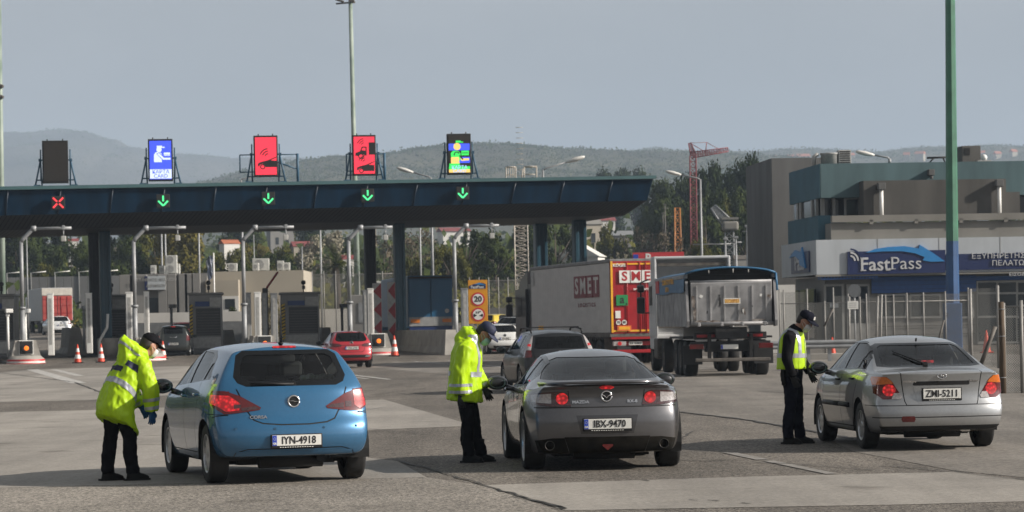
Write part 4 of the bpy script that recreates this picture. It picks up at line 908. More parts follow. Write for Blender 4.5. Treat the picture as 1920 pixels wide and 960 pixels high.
# ------------------------------------------------------------------ saloon (silver, at the right)
SILV = paint('silver car paint', (.36, .37, .38), .65, .28)
tl = [(-.785, .90), (-.655, .895), (-.60, .85), (-.475, .655), (-.49, .625), (-.70, .625), (-.785, .70)]
P = dict(W=.835, ro=.95, front=3.28, wb=2.44, r=.292, arch=.335, track=1.43, dash=2.05, mir=(1.80, .98), kp=.17, paint=SILV, tw=.19, spokes=7, rim=.185,
    top=[(-.95, .955), (-.80, .975), (-.55, .99), (-.40, 1.0), (-.1, 1.10), (.25, 1.26), (.5, 1.335), (.9, 1.385), (1.2, 1.392), (1.45, 1.37), (1.75, 1.26), (2.1, 1.09), (2.4, .955), (2.55, .92), (2.9, .86), (3.15, .75), (3.28, .62)],
    belt=[(-.95, .915), (0, .94), (1, .92), (2.4, .89), (3.28, .66)], bot=[(-.95, .245), (-.5, .20), (.4, .18), (2.2, .18), (3.28, .22)],
    w=[(-.95, .765), (-.8, .80), (-.4, .832), (.5, .835), (2.2, .835), (2.7, .815), (3.05, .74), (3.28, .58)],
    wr=[(-.95, .69), (-.5, .72), (-.40, .71), (0, .63), (.5, .565), (1.2, .555), (1.7, .58), (2.1, .65), (2.45, .70), (3.28, .52)],
    crown=[(-.95, .03), (-.4, .035), (.3, .06), (1.2, .06), (2.4, .05), (3.28, .05)],
    rear=[(.2, .12), (.27, .04), (.33, .005), (.45, 0), (.52, .005), (.56, .05), (.62, .07), (.80, .07), (.92, .045), (.97, .06)],
    windscreen=[(-.60, .97), (.60, .97), (.52, 1.32), (-.52, 1.32)],
    side_glass=[[(2.07, .955), (1.10, .975), (1.10, 1.30), (1.42, 1.30), (1.58, 1.26)], [(1.03, .975), (.34, .99), (.34, 1.245), (.55, 1.29), (1.03, 1.30)], [(.30, .99), (-.02, 1.01), (.08, 1.10), (.30, 1.225)]],
    side_black=[[(2.2, .935), (-.08, .985), (.05, 1.11), (.40, 1.275), (.55, 1.315), (1.1, 1.325), (1.45, 1.325), (1.63, 1.275)]],
    cuts=[('rear_glass', 'y', [[(-.58, 1.035), (-.5, 1.02), (.5, 1.02), (.58, 1.035), (.50, 1.24), (.45, 1.265), (-.45, 1.265), (-.50, 1.24)]], ('body',)),
          ('rear_black', 'y', [[(-.645, 1.015), (-.5, 1.0), (.5, 1.0), (.645, 1.015), (.55, 1.26), (.48, 1.29), (-.48, 1.29), (-.55, 1.26)]], ('body',)),
          ('lens_amber', 'y', [[(-.785, .90), (-.655, .895), (-.60, .85), (-.575, .815), (-.785, .80)], [(.785, .90), (.655, .895), (.60, .85), (.575, .815), (.785, .80)]], ('body',)),
          ('lens_clear', 'y', [[(-.475, .655), (-.49, .625), (-.60, .625), (-.57, .70), (-.505, .70)], [(.475, .655), (.49, .625), (.60, .625), (.57, .70), (.505, .70)]], ('body',)),
          ('lit', 'y', [disc(-.625, .735, .074, 16), disc(.625, .735, .074, 16)], ('body',)),
          ('lens', 'y', [tl, mirrorx(tl)], ('body',)), ('lens', 'x', [[(-.95, .68), (-.84, .70), (-.82, .80), (-.84, .87), (-.95, .89)]], ('body',)),
          ('garnish', 'y', [[(-.335, .835), (-.35, .80), (-.335, .785), (.335, .785), (.35, .80), (.335, .835)]], ('body',)),
          ('recess', 'y', [[(-.35, .785), (-.29, .575), (.29, .575), (.35, .785)]], ('body',)),
          ('lower', 'y', [[(-.74, .30), (-.70, .24), (.70, .24), (.74, .30)]], ('body',)),
          ('reflector', 'y', [[(-.49, .42), (-.505, .385), (-.49, .35), (-.35, .35), (-.335, .385), (-.35, .42)]], ('body',))],
    rear_lines=[([(-.50, .965), (-.45, .60), (-.43, .55), (.43, .55), (.45, .60), (.50, .965)], .011), ([(-.84, .548), (.84, .548)], .009), ([(-.84, .405), (.84, .405)], .012)],
    side_lines=[([(1.065, .97), (1.06, .55), (1.04, .28)], .010), ([(2.12, .94), (2.12, .5), (2.08, .28)], .010), ([(.02, .98), (.28, .62), (.42, .30)], .010), ([(.42, .27), (2.08, .27)], .012), ([(-.93, .55), (-.35, .55)], .008)],
    panels=[('garnish', 'boot_handle_bar', M_TRIM), ('recess', 'plate_recess', SILV), ('lower', 'lower_valance', M_TRIM), ('reflector', 'bumper_reflector', M_LENS)],
    rglass=GL_TINT, sub=2, seats=dict(ys=(1.2, .38), w=.32, top=1.06))
P['stations'] = [(-.95, 1), (-.915, .97), (-.83, .85), (-.65, .6), (-.45, .35), (-.2, .15), (.1, 0), (.4, 0), (.7, 0), (1.0, 0), (1.3, 0), (1.6, 0), (1.9, 0), (2.2, 0), (2.42, 0), (2.6, 0), (2.85, 0), (3.05, 0), (3.18, 0), (3.26, 0), (3.28, 0)]
P['mirm'] = paint('dark grey mirror', (.03, .03, .034), .4)
car3, S3 = build_car(P, (0, 0, .026), radians(5.5), 'silver saloon at the right, a wiper raised across its rear window')
q = gpt(1628, 846); rl = Matrix.Rotation(radians(5.5), 3, 'Z') @ Vector((-.69, 0, 0)); car3.location = (q.x-rl.x+.04, q.y-rl.y+.12, .026)
plate(S3, car3, .685, 'ZMI-5211', plain='noband', wd=.46, dz=.12)
mb = MB(); p = at_rear(S3, 0, .90, .01); mb.tube([(.055*cos(2*pi*k/20), p.y, .895+.028*sin(2*pi*k/20)) for k in range(21)], .006, 6); mb.tube([(-.02, p.y, .915), (-.008, p.y, .895), (.012, p.y, .897), (.02, p.y, .878)], .006, 5); mb.build('badge', M_CHROME, car3)
rear_text(S3, car3, 'HYUNDAI', -.385, .835, .030); rear_text(S3, car3, 'Accent', .40, .835, .036)
mb = MB()
p0, p1 = at_rear(S3, -.06, 1.035, .02), at_rear(S3, -.36, 1.19, .03); mb.tube([p0, p0.lerp(p1, .5)+Vector((0, -.01, 0)), p1], [.014, .010, .008], 6); mb.cyl(p0, .03, .05, 10, axis='Y'); mb.build('rear_wiper', M_TRIM, car3)
mb = MB(); mb.tube([(0, .38, 1.31), (0, .36, 1.345)], .012, 6); mb.build('antenna', M_TRIM, car3)
for sx in (-1, 1):
    mb = MB(); pts = [(sx*(abs(S3.sidex(y, .53))+.006), y, .53) for y in (.50, .75, 1.0, 1.03)]; pts2 = [(sx*(abs(S3.sidex(y, .53))+.006), y, .53) for y in (1.09, 1.4, 1.75, 2.03)]
    for pp in (pts, pts2): mb.tube(pp, .032, 6)
    mb.build('side_moulding', M_TRIM, car3)
door_handle(S3, car3, 1.20, .84, M_TRIM); door_handle(S3, car3, .40, .86, M_TRIM)
mb = MB(); mb.box((.10, .2, 1.055), (.16, .03, .035), bev=.01); mb.build('inner_brake_light', M_LIT, car3)
# ------------------------------------------------------------------ cars in the lanes
def mini_rear(S, root, z, txt, plain=False, badge=True, zb=.9, x=0):
    plate(S, root, z, txt, frame=False, plain=plain, x=x)
    if badge: emblem(S, root, 0, zb, .06, bolt=False)
REDP = paint('bright red car paint', (.42, .018, .03), .2, .35)
RW2 = [(-.60, 1.08), (-.50, 1.045), (.50, 1.045), (.60, 1.08), (.63, 1.13), (.54, 1.37), (.46, 1.405), (-.46, 1.405), (-.54, 1.37), (-.63, 1.13)]
tlr = [(-.90, 1.0), (-.50, .965), (-.40, .92), (-.42, .85), (-.62, .83), (-.90, .86)]
P = hatch(paint=REDP, mirm=M_TRIM, sub=1, rglass=GL_DARK, sglass=GL_TINT,
    side_glass=[[(2.26, 1.0), (1.25, 1.035), (1.25, 1.385), (1.56, 1.375), (1.75, 1.32)], [(1.16, 1.04), (.2, 1.10), (.36, 1.30), (.47, 1.345), (1.16, 1.39)]],
    side_black=[[(2.36, .985), (.08, 1.09), (.28, 1.33), (.50, 1.395), (1.3, 1.412), (1.82, 1.325)]],
    cuts=[('rear_glass', 'y', [RW2], ('body',)), ('lens_dark', 'y', [[(-.62, .935), (-.42, .91), (-.43, .88), (-.64, .88)], [(.62, .935), (.42, .91), (.43, .88), (.64, .88)]], ('body',)), ('lens', 'y', [tlr, mirrorx(tlr)], ('body',)), ('lens', 'x', [[(-.7, .85), (-.45, .92), (-.45, .96), (-.7, 1.0)]], ('body',)),
          ('lower', 'y', [[(-.68, .50), (-.60, .40), (.60, .40), (.68, .50), (.60, .52), (-.60, .52)]], ('body',)), ('stop', 'y', [[(-.12, 1.44), (-.12, 1.42), (.12, 1.42), (.12, 1.44)]], ('body',))],
    rear_lines=[([(-.52, .96), (-.50, .70), (-.42, .63), (.42, .63), (.50, .70), (.52, .96)], .016), ([(-.42, .90), (.42, .90)], .02)], side_lines=[([(1.2, 1.0), (1.18, .32)], .014)],
    panels=[('lower', 'lower_bumper', M_TRIM)], stop_lit=False, spokes=5)
q = at(648, 640, 112.5)
car, S = build_car(P, (q.x+.12, 113.2, .022), radians(11), 'red hatchback driving into the lane beside a toll island')
mini_rear(S, car, .79, 'YXK-2710', zb=.985)
mb = MB()
for sx in (-1, 1): p = at_rear(S, sx*.64, .46, .01); mb.prism([(sx*.60-.12, .43), (sx*.60+.12, .43), (sx*.60+.14, .50), (sx*.60-.08, .475)], lambda a, b_, t: Vector((a, p.y-t, b_)), 0, .02)
mb.build('bumper_reflector', M_GALV, car)
mb = MB(); mb.tube([(0, .03, 1.455), (0, -.08, 1.66)], [.014, .008], 6); mb.build('antenna', M_TRIM, car)
# black estate behind the coupe
BLK = paint('black car paint', (.010, .011, .013), .0, .3, .35)
P = hatch(paint=BLK, sub=2, W=.885, ro=.85, front=3.55, wb=2.64, r=.32, arch=.365, track=1.52, rglass=GL_DARK, sglass=GL_TINT, kp=.13,
    top=[(-.85, 1.40), (-.2, 1.45), (.5, 1.475), (1.0, 1.48), (1.4, 1.46), (1.75, 1.38), (2.2, 1.16), (2.55, .98), (2.7, .95), (3.0, .90), (3.4, .78), (3.55, .62)],
    w=[(-.85, .83), (-.6, .865), (-.2, .885), (1.0, .885), (2.4, .88), (2.9, .85), (3.3, .76), (3.55, .60)], wr=[(-.85, .60), (0, .62), (1.2, .62), (1.7, .63), (2.2, .69), (2.6, .74), (3.55, .56)],
    belt=[(-.85, .99), (.5, .97), (1.6, .95), (2.6, .91), (3.55, .66)], bot=[(-.85, .28), (-.3, .24), (.3, .20), (2.6, .19), (3.55, .24)],
    windscreen=[(-.64, 1.0), (.64, 1.0), (.58, 1.39), (-.58, 1.39)],
    rear=[(.22, .14), (.30, .05), (.46, 0), (.60, .02), (.70, .07), (.98, .10), (1.04, .14), (1.33, .36), (1.40, .43), (1.5, .50)],
    side_glass=[[(2.32, 1.0), (1.30, 1.02), (1.30, 1.38), (1.60, 1.37), (1.8, 1.31)], [(1.22, 1.02), (.30, 1.03), (.32, 1.36), (1.22, 1.385)], [(.24, 1.03), (-.22, 1.07), (-.12, 1.20), (.0, 1.33), (.24, 1.355)]],
    side_black=[[(2.42, .985), (-.30, 1.04), (-.05, 1.36), (1.3, 1.41), (1.86, 1.32)]],
    cuts=[('rear_glass', 'y', [[(-.60, 1.05), (-.5, 1.03), (.5, 1.03), (.60, 1.05), (.545, 1.31), (-.545, 1.31)]], ('body',)),
          ('lit', 'y', [[(-.80, 1.10), (-.67, 1.08), (-.665, 1.14), (-.80, 1.16)], [(.80, 1.10), (.67, 1.08), (.665, 1.14), (.80, 1.16)]], ('body',)),
          ('lens_clear', 'y', [[(-.78, 1.0), (-.675, 1.0), (-.59, 1.34), (-.64, 1.34), (-.78, 1.12)], [(.78, 1.0), (.675, 1.0), (.59, 1.34), (.64, 1.34), (.78, 1.12)]], ('body',)),
          ('lens', 'y', [[(-.90, .82), (-.66, .84), (-.675, 1.0), (-.90, 1.0)], [(.90, .82), (.66, .84), (.675, 1.0), (.90, 1.0)]], ('body',))],
    rear_lines=[([(-.64, .98), (-.55, .62), (.55, .62), (.64, .98)], .012)], side_lines=[([(1.26, 1.0), (1.24, .3)], .012), ([(.3, 1.0), (.42, .6), (.5, .3)], .012)], stop_lit=False, spokes=5, seats=dict(ys=(1.3, .5), top=1.1))
P['stations'] = [(-.85+a, f) for a, f in HS]+[(y, 0) for y in (1.3, 1.6, 1.9, 2.2, 2.5, 2.75, 3.0, 3.27, 3.43, 3.52, 3.55)]
q = at(1046, 660, 66)
car, S = build_car(P, (q.x-.05, 66.9, .022), radians(8.5), 'black estate car with roof rails just ahead of the grey coupe')
mini_rear(S, car, .80, 'NZH-3350', zb=.92)
for sx in (-1, 1):
    mb = MB(); pts = [(sx*.60, -.25, 1.40), (sx*.60, -.18, 1.475), (sx*.60, .6, 1.525), (sx*.60, 1.3, 1.515), (sx*.60, 1.38, 1.455)]; mb.tube(pts, .022, 8); mb.build('roof_rail', M_TRIM, car)
mb = MB(); mb.box((0, .15, 1.53), (1.2, .06, .025), bev=.01); mb.build('roof_bar', M_TRIM, car)
# white hatchbacks
def small_hatch(pname, pcol, loc, yaw, label, rw=.60, z0=1.05, tlz=(.80, 1.0), scale=(1, 1, 1), metal=.1, lens=M_LENS, txt='IMN-4521', lit=False):
    c = paint(pname, pcol, metal, .3); tlp = [(-.90, tlz[1]), (-.66, tlz[1]), (-.56, (tlz[0]+tlz[1])/2), (-.62, tlz[0]), (-.90, tlz[0]-.03)]
    P = hatch(paint=c, sub=1, rglass=GL_DARK, sglass=GL_DARK, mirm=c, side_glass=[[(2.26, 1.0), (1.25, 1.035), (1.25, 1.385), (1.56, 1.375), (1.75, 1.32)], [(1.16, 1.04), (.2, 1.10), (.36, 1.30), (.47, 1.345), (1.16, 1.39)]],
        side_black=[[(2.36, .985), (.08, 1.09), (.28, 1.33), (.50, 1.395), (1.3, 1.412), (1.82, 1.325)]],
        cuts=[('rear_glass', 'y', [[(-rw, z0), (rw, z0), (rw+.02, z0+.07), (.52, 1.36), (.45, 1.39), (-.45, 1.39), (-.52, 1.36), (-rw-.02, z0+.07)]], ('body',)), ('lit' if lit else 'lens', 'y', [tlp, mirrorx(tlp)], ('body',)), ('lens', 'x', [[(-.7, tlz[0]), (-.45, tlz[0]+.06), (-.48, tlz[1]-.02), (-.7, tlz[1])]], ('body',)),
              ('lower', 'y', [[(-.60, .40), (-.55, .30), (.55, .30), (.60, .40)]], ('body',))],
        rear_lines=[([(-.56, .98), (-.50, .68), (.50, .68), (.56, .98)], .016)], side_lines=[([(1.2, 1.0), (1.18, .32)], .014), ([(.42, 1.0), (.5, .32)], .014)], panels=[('lower', 'lower_bumper', M_TRIM)], stop_lit=False, lens=lens, spokes=5, style=1)
    car, S = build_car(P, loc, yaw, label); mini_rear(S, car, .74, txt, badge=True); car.scale = scale
    return car, S
q = at(112, 615, 218); small_hatch('white car paint', (.62, .63, .64), (q.x, 218, gz(218)+.02), radians(20), 'white hatchback at the far left behind the red lorry', txt='XZA-1187')
q = at(943, 630, 139); small_hatch('pearl white car paint', (.66, .67, .66), (q.x, 139, gz(139)+.02), radians(10), 'white hatchback below the yellow speed sign', tlz=(.72, 1.02), txt='IPX-6042')
q = at(915, 600, 178); small_hatch('taxi yellow paint', (.58, .44, .03), (q.x, 178, gz(178)+.02), radians(-35), 'yellow taxi beyond the yellow speed sign', txt='TAE-8812')
q = at(938, 596, 165); small_hatch('pale silver paint', (.40, .42, .45), (q.x+.6, 165, gz(165)+.02), radians(-30), 'silver car between the yellow taxi and the white hatchback', txt='YZE-3091')
# dark retro van-like car waiting at a booth
DK = paint('dark green black paint', (.014, .019, .018), .2, .3)
P = hatch(paint=DK, sub=1, W=.85, ro=.75, top=[(-.75, 1.56), (-.2, 1.59), (.6, 1.60), (1.1, 1.58), (1.5, 1.5), (2.0, 1.28), (2.35, 1.08), (2.6, 1.02), (2.9, .98), (3.15, .88), (3.3, .7)], belt=[(-.75, 1.08), (1.6, 1.0), (2.6, .95), (3.3, .72)],
    rear=[(.22, .12), (.32, .02), (.46, 0), (.60, .02), (.9, .05), (1.06, .09), (1.45, .24), (1.56, .34), (1.7, .5)], rglass=GL_DARK, sglass=GL_DARK,
    side_glass=[[(2.1, 1.04), (1.25, 1.06), (1.25, 1.48), (1.5, 1.46)], [(1.16, 1.06), (.1, 1.1), (.2, 1.46), (1.16, 1.50)]], side_black=[],
    cuts=[('rear_glass', 'y', [[(-.50, 1.14), (.50, 1.14), (.46, 1.46), (-.46, 1.46)]], ('body',)), ('lens', 'y', [[(.66, .78), (.84, .78), (.84, 1.06), (.68, 1.06)], [(-.66, .78), (-.84, .78), (-.84, 1.06), (-.68, 1.06)]], ('body',)), ('stop', 'y', [[(-.1, 1.52), (-.1, 1.49), (.1, 1.49), (.1, 1.52)]], ('body',))],
    rear_lines=[([(-.60, 1.12), (-.60, .62), (.60, .62), (.60, 1.12)], .016)], side_lines=[], spokes=5)
P['stations'] = stations(.75, 3.30, [1.1, 1.5, 1.9, 2.2, 2.5, 2.7, 2.85])
q = at(321, 640, 147); car, S = build_car(P, (q.x+.15, 147, gz(147)+.02), radians(3), 'dark green retro hatchback waiting left of a toll booth')
plate(S, car, .62, 'KBX-7704', frame=False)
mb = MB(); p = at_rear(S, 0, .95, .01); mb.tube([(-.16, p.y, .97), (-.03, p.y, .95), (.03, p.y, .95), (.16, p.y, .97)], .012, 6); mb.build('badge', M_CHROME, car)
q = at(343, 628, 168); small_hatch('deep red paint', (.18, .015, .02), (q.x, 168, gz(168)+.02), radians(5), 'dark car mostly hidden behind the dark green retro hatchback', txt='PKE-1450')
# ================================================================== LORRIES
M_CURT = mat('grey curtain tarpaulin', (.46, .45, .435), .6, var=.08, scale=1.2, stretch=(.3, 1, 3), detail=7)
M_TRED = mat('trailer red', (.30, .007, .012), .4, var=.16, scale=2)
M_TYEL = mat('trailer yellow strip', (.75, .38, .02), .45, var=.1)
M_CHAS = mat('lorry chassis black', (.014, .014, .015), .6, var=.3, scale=4)
M_DIRT = mat('dirty metal', (.10, .09, .08), .7, var=.4, scale=5)
M_LOGO = mat('brown red lettering block', (.16, .02, .028), .5)
M_GREY = mat('light grey lettering', (.50, .49, .47), .5)
M_CABB = mat('cab black', (.018, .018, .020), .35, coat=.4)
def truck_wheel(parent, x, y, r=.50, w=.30, dual=False):
    e = bpy.data.objects.new('wheel', None); COL.objects.link(e); e.parent = parent; e.location = (x, y, r); sg = 1 if x > 0 else -1
    mb = MB()
    for k in range(2 if dual else 1):
        o = -sg*k*(w+.06)
        mb.lathe([(r*.56, o-w/2*.9), (r*.93, o-w/2), (r, o-w/2*.75), (r, o+w/2*.75), (r*.93, o+w/2), (r*.56, o+w/2*.9)], n=32, axis='X')
    mb.build('tyre', M_TYRE, e)
    mb = MB(); mb.lathe([(r*.57, sg*w*.45), (r*.50, sg*w*.42), (r*.42, sg*w*.15), (r*.28, sg*w*.15), (r*.22, sg*w*.40), (.001, sg*w*.42)], n=24, axis='X')
    mb.build('rim', M_DIRT, e); return e
def rib_panel(mb, p0, along, up, L, Hh, n, depth, nrm):
    """a corrugated sheet"""
    p0, a, u, nn = Vector(p0), Vector(along), Vector(up), Vector(nrm); vs = []
    for k in range(n*4+1):
        t = k/(n*4); d = depth*(sin(2*pi*t*n)); q = p0+a*L*t+nn*d; vs += [q, q+u*Hh]
    mb.add(vs, [(2*k, 2*k+2, 2*k+3, 2*k+1) for k in range(n*4)], True)
# ---------------- curtain-side lorry with red doors
q = at(1145, 600, 107.6); YW = radians(12.5)
tr = thing('curtain_lorry', 'long grey curtain-sided lorry with red rear doors and square white letter blocks', 'lorry', (q.x+1.275*cos(YW), 107.6+1.275*sin(YW), .02), YW)
Wd, Z0, Z1, LT = 1.275, 1.14, 4.0, 13.5
mb = MB(); rib_panel(mb, (-Wd, .06, Z0+.08), (0, 1, 0), (0, 0, 1), LT-.1, Z1-Z0-.22, 44, .016, (-1, 0, 0)); rib_panel(mb, (Wd, .06, Z0+.08), (0, 1, 0), (0, 0, 1), LT-.1, Z1-Z0-.22, 34, .010, (1, 0, 0)); mb.build('side_curtain', M_CURT, tr, fix=False)
mb = MB(); mb.box((0, LT/2, Z1-.06), (Wd*2+.04, LT, .14), bev=.03); mb.box((0, LT-.05, (Z0+Z1)/2), (Wd*2, .08, Z1-Z0)); mb.build('roof', mat('trailer roof grey', (.16, .16, .16), .5, var=.3), tr)
mb = MB(); mb.box((0, LT/2, Z0), (Wd*2+.05, LT, .17))
for k in range(40): mb.box((-Wd-.02, .3+k*.33, Z0-.10), (.03, .05, .20))
mb.build('side_rail', M_DIRT, tr)
mb = MB()
for sx in (-1, 1): mb.box((sx*Wd*.5, .02, (Z0+Z1)/2-.02), (Wd-.02, .07, Z1-Z0-.12), bev=.01)
dr = mb.build('rear_door', M_TRED, tr)
mb = MB(); 
for sx in (-1, 1): mb.box((sx*(Wd-.06), -.025, (Z0+Z1)/2), (.08, .03, Z1-Z0-.16))
mb.box((0, -.025, Z1-.19), (Wd*2-.2, .03, .06)); mb.box((0, -.025, Z0+.14), (Wd*2-.2, .03, .07)); mb.build('yellow_edging', M_TYEL, dr)
mb = MB()
for x in (-.62, -.12, .12, .62): mb.tube([(x, -.05, Z0+.05), (x, -.05, Z1-.1)], .02, 6)
mb.box((0, -.02, 2.5), (.02, .03, 2.6)); mb.build('locking_bar', M_TRED, dr)
R_, U_ = (1, 0, 0), (0, 0, 1)
mb = MB()
for k in range(4): mb.box((-.72+.445*k, -.065, 3.33), (.41, .02, .47))
bl = mb.build('letter_block', M_WHITE, dr); mb = MB()
for k, c in enumerate('SMET'): text(mb, c, .48, (-.72+.445*k, -.078, 3.33), R_, U_, .006, .012, sx=1.05)
mb.build('lettering', mat('lorry letter red', (.36, .015, .02), .5), dr)
mb = MB(); text(mb, 'KÖGEL', .15, (-.90, -.045, 3.90-.14), R_, U_, .006, .004, sx=1.1); text(mb, 'www.smet.it', .17, (.05, -.075, 2.86), R_, U_, .006, .002); mb.build('door_lettering', M_WHITE, dr)
mb = MB(); mb.box((-.83, -.06, 2.44), (.46, .02, .40)); gs = mb.build('green_sticker', mat('sticker green', (.01, .20, .06), .5), dr)
mb = MB(); text(mb, 'a', .42, (-.83, -.074, 2.46), R_, U_, .006, .006); mb.box((-.66, -.073, 2.30), (.05, .01, .06)); mb.build('letter', M_INK, gs)
mb = MB(); mb.box((-1.0, -.06, 1.90), (.20, .02, .28)); mb.build('white_sticker', M_PLATE, dr)
for k, tx in enumerate(('70', '80')):
    mb = MB(); mb.prism(disc(-.99+.23*k, 1.60, .095), lambda p, q_, t: Vector((p, -t, q_)), .05, .07); s_ = mb.build('speed_sticker', M_PLATE, dr)
    mb = MB(); text(mb, tx, .13, (-.99+.23*k, -.074, 1.60), R_, U_, .004, .003); mb.build('numerals', M_INK, s_)
mb = MB(); mb.box((-.76, -.06, 1.38), (.54, .02, .20)); rp = mb.build('hazard_board', mat('reflector orange', (.70, .16, .04), .4), dr); mb = MB(); mb.box((-.76, -.074, 1.38), (.42, .01, .11)); mb.build('yellow_field', M_TYEL, rp)
mb = MB(); mb.box((0, .25, .80), (2.3, .14, .16), bev=.02); mb.box((0, .05, 1.02), (2.5, .08, .12)); mb.box((0, .12, .50), (2.4, .12, .13), bev=.02); mb.build('underrun_bar', M_TRED, tr)
for sx in (-1, 1):
    mb = MB(); mb.box((sx*.92, .13, .80), (.52, .10, .19), bev=.03); l = mb.build('tail_light', M_LENSC, tr); mb = MB(); mb.prism(disc(sx*.92, .80, .075), lambda p, q_, t: Vector((p, .075-t, q_)), 0, .02); mb.build('brake_lamp', M_LIT, l)
mb = MB(); mb.box((-.28, .14, .80), (.52, .03, .13)); pl_ = mb.build('number_plate', M_PLATE, tr); mb = MB(); text(mb, 'XA 418KB', .11, (-.28, .118, .80), R_, U_, .004, .002); mb.build('characters', M_INK, pl_)
mb = MB(); mb.box((0, 7, 1.0), (1.0, 13, .22)); mb.box((-1.05, 6.2, .72), (.35, 1.6, .55), bev=.03); mb.build('chassis', M_CHAS, tr)
mb = MB()
for sx in (-1, 1): mb.box((sx*1.2, 5.6, .80), (.04, 3.2, .35)); mb.box((sx*1.05, .9, .72), (.5, .03, .6))
mb.build('side_guard', M_DIRT, tr)
for y in (2.2, 3.5, 4.8):
    for sx in (-1, 1): truck_wheel(tr, sx*1.05, y)
# logo on the curtain
mb = MB(); LX = -Wd-.018
for k in range(4): mb.box((LX, 5.18-1.03*k, 3.02), (.02, .95, .86))
sb = mb.build('side_letter_block', M_LOGO, tr); mb = MB()
for k, c in enumerate('SMET'): text(mb, c, .86, (LX-.012, 5.18-1.03*k, 3.02), (0, -1, 0), U_, .006, .02, sx=1.45)
mb.build('side_lettering', M_GREY, sb)
mb = MB(); text(mb, 'LOGISTICS', .22, (LX-.005, 3.62, 2.30), (0, -1, 0), U_, .006, .004, sx=2.0, spacing=1.4); mb.build('side_small_lettering', M_LOGO, tr)
mb = MB(); mb.box((LX, 11.6, 1.42), (.02, .85, .20)); mb.build('side_yellow_plate', M_TYEL, tr)
mb = MB(); mb.box((LX, 13.0, 3.5), (.02, .45, .55)); mb.build('side_sticker', M_PANEL, tr)
# tractor
mb = MB(); mb.prism([(-1.25, 14.6), (1.25, 14.6), (1.25, 16.6), (.95, 16.85), (-.95, 16.85), (-1.25, 16.6)], lambda p, q_, t: Vector((p, q_, t)), 1.0, 3.1)
mb.prism([(14.6, 3.1), (16.4, 3.1), (15.9, 3.55), (14.6, 3.86)], lambda p, q_, t: Vector((t, p, q_)), -1.15, 1.15); mb.box((0, 15.7, .75), (2.3, 2.0, .6), bev=.05); mb.box((-1.1, 14.2, 2.2), (.06, .8, 2.2)); cab = mb.build('cab', M_CABB, tr)
mb = MB(); mb.box((-1.256, 15.85, 2.35), (.01, 1.0, .75)); mb.build('side_window', M_BWIN, cab)
for sx in (-1, 1):
    mb = MB(); mb.tube([(sx*1.25, 16.5, 2.75), (sx*1.55, 16.55, 2.75), (sx*1.55, 16.55, 1.95), (sx*1.25, 16.5, 1.95)], .03, 6); mb.box((sx*1.55, 16.5, 2.2), (.30, .16, .55), bev=.05); mb.box((sx*1.55, 16.5, 2.68), (.28, .16, .26), bev=.05); mb.build('side_mirror', M_CABB, cab)
for y, d in ((12.6, True), (15.9, False)):
    for sx in (-1, 1): truck_wheel(tr, sx*1.05, y, dual=d)
# ---------------- tipper lorry
M_TUB = mat('worn tipper steel', (.25, .25, .255), .55, metal=.15, var=.35, scale=2.2, col2=(.37, .37, .38), detail=9)
M_TARP = mat('blue tarpaulin', (.03, .13, .26), .5, var=.2, scale=3, bump=.2)
M_RUST = mat('rust and scrapes', (.12, .06, .035), .8, var=.5, scale=9, col2=(.33, .31, .29))
YT = radians(2.5); q = at(1371, 600, 81.5)
tp = thing('tipper_lorry', 'grey tipper lorry with scratched tailgate and blue rolled tarpaulin', 'lorry', (q.x, 81.5, .02), YT)
A, B_, TL_ = 1.20, 1.28, 8.8
mb = MB(); rib_panel(mb, (-B_, .12, 1.50), (0, 1, 0), (0, 0, 1), TL_, 1.35, 22, .012, (-1, 0, 0)); rib_panel(mb, (B_, .12, 1.50), (0, 1, 0), (0, 0, 1), TL_, 1.35, 22, .012, (1, 0, 0))
mb.box((-B_, .12+TL_/2, 2.88), (.12, TL_, .12), bev=.02); mb.box((B_, .12+TL_/2, 2.88), (.12, TL_, .12), bev=.02); mb.box((0, TL_+.1, 2.2), (B_*2, .10, 1.45)); mb.box((0, TL_/2, 1.50), (B_*2, TL_, .10))
for sx in (-1, 1): mb.prism([(.14, 1.42), (-.25, 1.44), (-.30, 1.60), (.02, 2.75), (.14, 2.75)], lambda p, q_, t: Vector((sx*t, p, q_)), B_-.05, B_+.02)
mb.build('tub', M_TUB, tp, fix=False)
mb = MB(); mb.box((0, -.06, 2.09), (2.34, .08, 1.22), bev=.02, rx=.06)
for k in range(6): mb.box((-1.0+.4*k, -.108, 2.05), (.05, .02, 1.1), bev=.008, rx=.06)
mb.tube([(-1.17, -.06, 2.72), (1.17, -.06, 2.72)], .045, 8); mb.tube([(-1.17, -.16, 1.52), (1.17, -.16, 1.52)], .05, 8)
for x in (-.95, -.3, .3, .95): mb.box((x, -.18, 1.50), (.09, .10, .12), bev=.02)
tgate = mb.build('tailgate', M_TUB, tp)
mb = MB(); rr = random.Random(5)
def blob(cx, cz, w, h, seed):
    rr = random.Random(seed); n = 14; return [(cx+w*cos(2*pi*k/n)*rr.uniform(.5, 1.1), cz+h*sin(2*pi*k/n)*rr.uniform(.5, 1.1)) for k in range(n)]
def gate(p, q_, t): return Vector((p, -.125-(2.09-q_)*.06-t, q_))
for i, (cx, cz, w, h) in enumerate([(-1.08, 2.25, .07, .30), (-1.06, 1.80, .06, .22), (1.08, 2.35, .08, .18), (-.55, 1.58, .32, .045), (.15, 1.57, .30, .04), (.75, 1.60, .25, .05), (-.9, 1.57, .2, .06), (.34, 1.90, .05, .10), (.38, 1.82, .03, .08)]): mb.prism(blob(cx, cz, w, h, i), gate, 0, .004)
mb.build('rust_patch', M_RUST, tgate); mb = MB()
